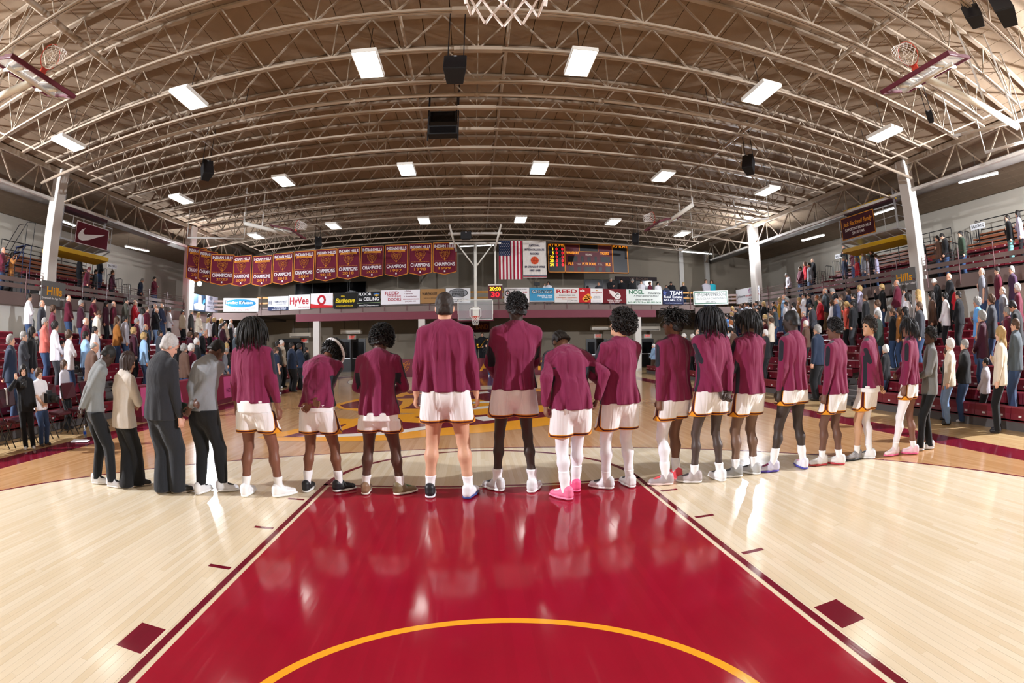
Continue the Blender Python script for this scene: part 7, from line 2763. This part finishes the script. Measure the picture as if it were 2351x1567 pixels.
# zone, head-top pixel, top, trousers, hair (style letter + colour), pose + build
DATA = '''
L 67 674 white jeans sdark BM
L 97 688 dgrey jeans bgrey AM black
L 122 700 maroon black obrown AW white
L 158 677 maroon jeans bwhite CM
L 186 688 dmaroon jeans sgrey CW
L 24 767 navy jeans sgrey DM
L 54 760 dgrey jeans sgrey BM
L 73 750 black ljeans ldark AW
L 103 729 salmon jeans sgrey CM
L 126 737 white dgrey odark CW
L 124 774 lgrey black odark BW child
L 142 781 lgrey dgrey sdark BM child
L 158 758 white jeans obrown BW
L 215 681 maroon black sdark CM tee
L 197 728 maroon jeans bwhite AM
L 210 725 navy black sdark AM child
L 221 714 cream jeans sbrown EM
L 196 760 lblue jeans sdark BM
L 218 749 white jeans sdark AM
L 208 786 brown black bgrey EM
L 244 690 dmaroon black ldark AW
L 261 691 maroon jeans bwhite AM
L 289 683 camo jeans sdark AM
L 310 688 red black bgrey BM
L 322 709 lgrey black ldark EW
L 268 727 rust jeans lbrown CW
L 287 724 lgrey jeans sdark AM maroon
L 314 730 maroon jeans sgrey AM
L 307 751 dmaroon black oblond AW
L 334 743 black black bgrey AM
L 330 763 lblue jeans oblond AW
L 337 704 maroon jeans sbrown AM
L 359 706 black ljeans bgrey BM
L 356 697 navy jeans bgrey AM
L 371 696 plaid jeans bgrey CM
L 388 705 white black ogrey CW
L 419 712 tan black sdark AM
L 439 711 dgrey black sgrey AM
L 456 717 cream ljeans lblond CW
L 479 729 white black lblond AW tee
L 492 729 black pink oblond AW
L 480 720 dmaroon black ldark AW
L 436 761 dmaroon black obrown CW
L 451 762 lgrey black sbrown AM
L 463 760 black jeans bgrey EM
L 388 761 grey jeans sgrey AM
L 404 782 black jeans bgrey AM
L 422 789 brown jeans ogrey AW
L 439 789 maroon black owhite AW
L 451 776 black black swhite AM
L 499 793 maroon jeans sgrey AM
L 520 787 black jeans lblond AW
L 512 800 grey jeans sgrey EM
L 501 808 black black sdark AM
L 484 812 brown jeans lbrown AW
L 508 731 grey jeans lblond AW
L 511 743 dmaroon black sdark CM
L 517 737 tan dgrey sdark CM
L 530 732 lgrey jeans bgrey AM
L 529 741 black black lwhite AW
L 543 753 plum black owhite AW
L 541 763 slate jeans sgrey CM
L 552 756 lilac jeans lginger AW
L 367 757 dgrey black sdark AM
R 1681 703 dmaroon jeans lblond AW
R 1691 707 black jeans sdark AM
R 1701 697 grey jeans obrown AW
R 1713 693 grey jeans sbrown AM
R 1721 694 white jeans ldark AW
R 1732 695 lgrey jeans lbrown AW
R 1737 690 grey jeans sdark AM
R 1745 698 dgrey black ldark AW
R 1753 692 black jeans lblond AW
R 1739 705 black jeans sdark BM
R 1730 708 grey jeans obrown AW
R 1776 692 black jeans sdark HM
R 1779 704 slate jeans sdark AM
R 1770 713 tan black obrown CW
R 1771 729 cream black obrown CW
R 1738 716 lblue jeans bwhite CM
R 1756 722 grey jeans oblond AW
R 1757 732 maroon jeans sbrown CM
R 1742 739 dgrey jeans sgrey AM
R 1757 756 black black swhite AM
R 1680 716 tan jeans oblond AW
R 1669 722 blue jeans sdark AM
R 1660 720 grey jeans sbrown AM
R 1680 726 black jeans ldark AW
R 1678 735 white jeans oginger AW
R 1662 734 lblue jeans bwhite EM
R 1661 740 navy jeans swhite EM
R 1676 750 white jeans ldark AW
R 1685 753 brown jeans sdark AM
R 1648 729 dgrey jeans lbrown AW
R 1609 749 black jeans lblond AW
R 1602 756 dgrey jeans bgrey AM
R 1590 767 maroon black owhite CW
R 1576 766 black jeans swhite EM
R 1800 671 lblue jeans bgrey AM
R 1807 683 white jeans sgrey AM
R 1798 684 plaid jeans sdark AM capnavy
R 1804 692 white jeans sdark AM capblack
R 1790 684 mustard jeans oblond HW
R 1822 694 white jeans ldark AW
R 1834 683 rust jeans oblond CW
R 1846 672 white jeans sdark BM
R 1857 673 navy jeans sdark BM
R 1875 678 green jeans sginger AM
R 1882 683 red black sbrown CM
R 1866 698 dgrey black sdark EM
R 1858 718 pink ljeans oblond AW child
R 1845 714 maroon black bgrey AM
R 1850 735 brown black swhite AM
R 1894 659 slate khaki bgrey BM
R 1886 677 dgreen khaki obrown AW
R 1917 662 black black sgrey EM
R 1910 688 white ljeans lbrown CW
R 1920 684 plaid jeans bgrey CM
R 1930 676 tan brown sbrown CM
R 1947 662 plaid black lbrown AW
R 1959 673 black black sdark AM lgrey
R 1973 655 lilac black oblond CW
R 1943 692 coral black oblond HW
R 1957 691 black dgrey sdark BM
R 1986 677 black black sbrown AM
R 2024 652 black jeans oblond HW
R 2014 689 white black obrown AW
R 2015 713 dgreen jeans sgrey AM
R 2058 642 maroon jeans bgrey CM navy
R 2077 659 lgrey black sdark CM
R 2083 672 white black ldark BW
R 2107 664 white black lblond AW
R 2108 676 black black lblond AW white
R 2049 708 black jeans sbrown DM
R 2065 705 rust jeans lbrown AW
R 2078 704 black black lblack AW
R 2110 693 dgrey jeans sbrown BM
R 2138 669 brown black ldark AW
R 2151 640 black black swhite EM
R 2178 626 black black bwhite CM orange
R 2188 652 red black sbrown CM child
R 2169 671 white black oblack CW
R 2200 668 black black sdark CM
R 2253 614 grey jeans bgrey BM tee
R 2243 681 sky jeans ogrey BW tee
R 2254 713 dmaroon jeans ogrey CW white
R 2275 676 dgrey jeans obrown CW
R 2301 657 grey jeans bgrey AM
R 2289 612 maroon jeans sdark AM
R 2322 610 plum jeans sgrey AM grey
R 2335 650 maroon jeans owhite AW
R 2312 703 maroon black sgrey BM
R 2334 691 black black sdark EM
R 2297 749 cream black lblond BW
R 2331 731 slate jeans sbrown CM
R 2181 777 cream ljeans owhite AW
RB 1837 611 maroon jeans sbrown CM
RB 1848 601 red black lbrown AW
RB 1858 603 grey jeans sdark AM
RB 1865 593 black black bgrey CM
RB 1937 561 black jeans sgrey BM
RB 1937 588 plaid black sgrey AM
RB 1957 568 maroon jeans sdark BM
RB 1965 572 navy jeans sbrown AM
RB 1966 591 red jeans oblond AW
RB 1976 562 yellow black ogrey AW
RB 1981 575 grey jeans lblond AW
RB 1996 560 green jeans sbrown AM
RB 2000 572 black black obrown AW
RB 1991 588 lgrey black ogrey AW
RB 2010 587 lilac jeans obrown AW
RB 2115 546 black brown sdark CM
RB 2151 541 brown jeans sdark BM
RB 2168 536 black jeans sdark EM capblack
RB 2204 530 green jeans sdark AM capblack
RB 2312 493 black teal sdark BM
RB 2335 483 lilac black ldark BW
RB 1810 636 lgrey black sgrey EM
LB 8 567 maroon jeans bgrey BM
LB 29 583 rust black ldark HW
LB 185 584 black black bgrey CM
LB 231 587 black jeans bgrey CM
LB 259 620 dmaroon black sbrown CM
LB 219 637 black black sdark AM
LB 201 614 maroon black opink EM
LB 323 640 navy black sgrey EM
LB 355 635 maroon jeans sdark BM
'''
HAIRC['pink'] = 'a86a78'
for ln in DATA.strip().split('\n'):
    q = ln.split()
    kw = {}
    for e in q[7:]:
        if e == 'tee':
            kw['tee'] = True
        elif e == 'child':
            kw['child'] = True
        elif e.startswith('cap'):
            kw['capc'] = e[3:]
        else:
            kw['front'] = e
    seat_person(q[0], float(q[1]), float(q[2]), q[3], q[4], q[5], q[6], **kw)

# people standing on the floor
for u, v, fv, top, bot, hair, pk, kw in (
        (69, 836, 1030, 'black', 'black', 'ldark', 'HW', dict(rz=-2.2)), (103, 845, 1022, 'white', 'jeans', 'obrown', 'CW', dict(tee=True, rz=-1.6)),
        (157, 826, 985, 'lgrey', 'black', 'lbrown', 'AW', dict(rz=-1.2)), (2208, 778, 968, 'black', 'jeans', 'sgrey', 'CM', {}), (2169, 797, 962, 'black', 'ljeans', 'lbrown', 'BW', {}),
        (2256, 821, 974, 'lgrey', 'black', 'sdark', 'CM', {}), (2030, 792, 935, 'black', 'jeans', 'owhite', 'AW', {}), (1876, 740, 918, 'navy', 'black', 'sgrey', 'AM', {}),
        (1501, 789, 857, 'lblue', 'brown', 'swhite', 'CM', {})):
    floor_person(u, v, fv, top, bot, hair, pk, 'floor', **kw)
# visiting team by the left side line, band and director under the far balcony
for u, v, fv, top, bot, hair, pk, kw in (
        (636, 797, 904, 'navy', 'dgrey', 'sbrown', 'AM', dict(tee=True)), (672, 786, 899, 'navy', 'black', 'sdark', 'CM', {}), (690, 788, 893, 'navy', 'black', 'odark', 'CM', {}),
        (640, 783, 890, 'black', 'black', 'sdark', 'AM', {}), (705, 797, 890, 'black', 'black', 'sdark', 'AM', {}), (649, 780, 888, 'cream', 'black', 'swhite', 'AM', {})):
    floor_person(u, v, fv, top, bot, hair, pk, 'visitors', skin='8a5a44' if hair == 'odark' else None, **kw)
floor_person(1127, 783, 861, 'black', 'jeans', 'bgrey', 'HM', 'band', rz=2.9, Y=25.5)
for u, v, hair in ((1089, 768, 'sblack'), (1107, 763, 'sbrown'), (1131, 763, 'sdark'), (1120, 775, 'sdark')):
    floor_person(u, v, 0, 'black', 'black', hair, 'CM', 'band', rz=PI, Y=28.2, z=0.55)
o = MB().box(-2.2, 2.2, -0.8, 0.8, 0, 0.54).build('band_riser', M_DARK)
p = hit(1110, 790, 1, 28.2)
o.location = (p[0], 28.2, 0)
tag(o, 'low black riser the jazz band stands on', 'riser')
# far balcony
for u, v, top, hair, pk in ((1259, 646, 'white', 'ldark', 'HW'), (1402, 638, 'black', 'sgrey', 'BM'), (1427, 640, 'black', 'sdark', 'AM'), (1449, 641, 'black', 'sgrey', 'EM'), (1472, 644, 'white', 'sbrown', 'CM'),
                            (1492, 646, 'maroon', 'obrown', 'AW'), (1374, 648, 'dgrey', 'bgrey', 'AM'), (1510, 647, 'white', 'ldark', 'AW'), (1530, 654, 'dgrey', 'sbrown', 'CM'), (1541, 647, 'black', 'sdark', 'EM'), (1569, 648, 'black', 'oblond', 'AW'), (1620, 634, 'lgrey', 'sbrown', 'CM'), (1633, 632, 'teal', 'lbrown', 'CW')):
    floor_person(u, v, 0, top, 'jeans', hair, pk, 'far balcony', rz=PI + _rc.uniform(-.7, .7), z=3.76 if u < 1580 else 3.56, Y=28.0)

# labels: clothes, pose and the place in the row
ORD = ['', 'first', 'second', 'third', 'fourth', 'fifth', 'sixth', 'seventh', 'eighth', 'ninth', 'tenth', 'eleventh', 'twelfth', 'thirteenth', 'fourteenth', 'fifteenth', 'sixteenth', 'seventeenth', 'eighteenth', 'nineteenth', 'twentieth'] + ['%d%s' % (n, {1: 'st', 2: 'nd', 3: 'rd'}.get(n % 10, 'th')) for n in range(21, 90)]
ZN = dict(L='left bleachers', R='right bleachers', LB='left balcony', RB='right balcony')
for zone in ('L', 'R', 'LB', 'RB', 'floor', 'visitors', 'band', 'far balcony'):
    rows = sorted({i['row'] for i in PEOPLE if i['zone'] == zone}, key=lambda x: x or 0)
    for r in rows:
        g = sorted([i for i in PEOPLE if i['zone'] == zone and i['row'] == r], key=lambda i: i['u'])
        for k, i in enumerate(g):
            t = NAMES.get(i['top'], i['top'])
            o = ORD[k + 1]
            if zone in ZN:
                lab = f"person, {t} top, {BNAMES[i['bot']]}, {PNAMES[i['pose']]}, {o} from left, row {r + 1}, {ZN[zone]}"
                grp = 'spectators in the ' + ZN[zone]
            elif zone == 'floor':
                lab = f"person in {t} top and {BNAMES[i['bot']]} on the floor by the {'left' if i['x'] < 0 else 'right'} bleachers"
                grp = 'people at the court side'
            elif zone == 'visitors':
                lab = f"person in {t} top with the visiting team, far left side line, {o} from left"
                grp = 'visiting team'
            elif zone == 'band':
                lab = f"person in black top by the jazz band sign, {o} from left"
                grp = 'jazz band'
            else:
                lab = f"person in {t} top behind the far balcony rail, {o} from left"
                grp = 'spectators on the far balcony'
            tag(i['root'], lab, 'person', grp)

# things people hold
def held(name, mb, m, pxl, axis, val, lab, cat, rz=0.0):
    o = mb.build(name, m, None, False)
    o.location = hit(*pxl, axis, val)
    o.rotation_euler = (0, 0, rz)
    tag(o, lab, cat)
    return o


ph = [i for i in PEOPLE if i['zone'] == 'floor' and i['u'] == 103][0]['root']
ph2 = [i for i in PEOPLE if i['zone'] == 'floor' and i['u'] == 69][0]['root']


def camera_rig(root, fwd, z, label, size, name):
    d = Vector((-math.sin(root.rotation_euler.z), math.cos(root.rotation_euler.z), 0))
    p = Vector(root.location) + d * fwd + Vector((0, 0, z))
    r = empty(name, p, root.rotation_euler.z)
    s = size
    bevel(MB().box(-.07 * s, .07 * s, -.04 * s, .05 * s, -.05 * s, .06 * s).build('body', M_DARK, r), 0.01)
    o = MB().lathe([(.035 * s, 0), (.04 * s, .02 * s), (.04 * s, .12 * s), (.032 * s, .13 * s)], 14)
    o.v = [(x, z_ + .05 * s, y) for x, y, z_ in o.v]
    o.build('lens', M_BLACK, r, True)
    MB().box(-.03 * s, .03 * s, -.03 * s, .03 * s, .06 * s, .09 * s).build('viewfinder', M_DARK, r)
    tag(r, label, 'camera')
    return r


camera_rig(ph2, 0.26, 1.42 * ph2.children[0].scale[0], 'black still camera held up by the person in black by the chairs', 1.0, 'still_camera')
camera_rig(ph, 0.34, 1.15 * ph.children[0].scale[0], 'black video camera held at chest height by the person in the white tee', 1.5, 'video_camera')
# video tripod on the far balcony
p = hit(1233, 660, 1, 27.6)
r = empty('camera_tripod', (p[0], 27.6, 3.75))
for k in range(3):
    a = 2 * PI * k / 3
    MB().tube([(0, 0, 1.25), (0.4 * math.cos(a), 0.4 * math.sin(a), 0)], 0.018, 6).build('leg', M_DARK, r)
MB().box(-0.16, 0.16, -0.08, 0.08, 1.27, 1.45).build('video_camera', M_DARK, r)
MB().tube([(0, 0, 1.2), (0, 0, 1.28)], 0.04, 8).build('head', M_DARK, r)
tag(r, 'black video camera on a tripod on the far balcony', 'tripod')
# saxophone of the band
p = hit(1107, 793, 1, 27.85)
mb = MB().tube([(0.12, 0, 0.36), (0.06, 0, 0.42), (0.0, 0, 0.38), (-0.03, 0, 0.1), (-0.06, 0, -0.16), (-0.16, 0, -0.22), (-0.24, 0, -0.14), (-0.27, 0, 0.0)], [0.01, 0.012, 0.016, 0.026, 0.04, 0.05, 0.06, 0.095], 12)
o = mb.build('saxophone', mat('brass', 'c8922c', 0.25, metal=0.9), None, True)
o.location, o.rotation_euler = p, (0, 0.5, 0)
tag(o, 'golden saxophone held across the chest in the jazz band', 'saxophone')
bpy.data.scenes.remove(TS)
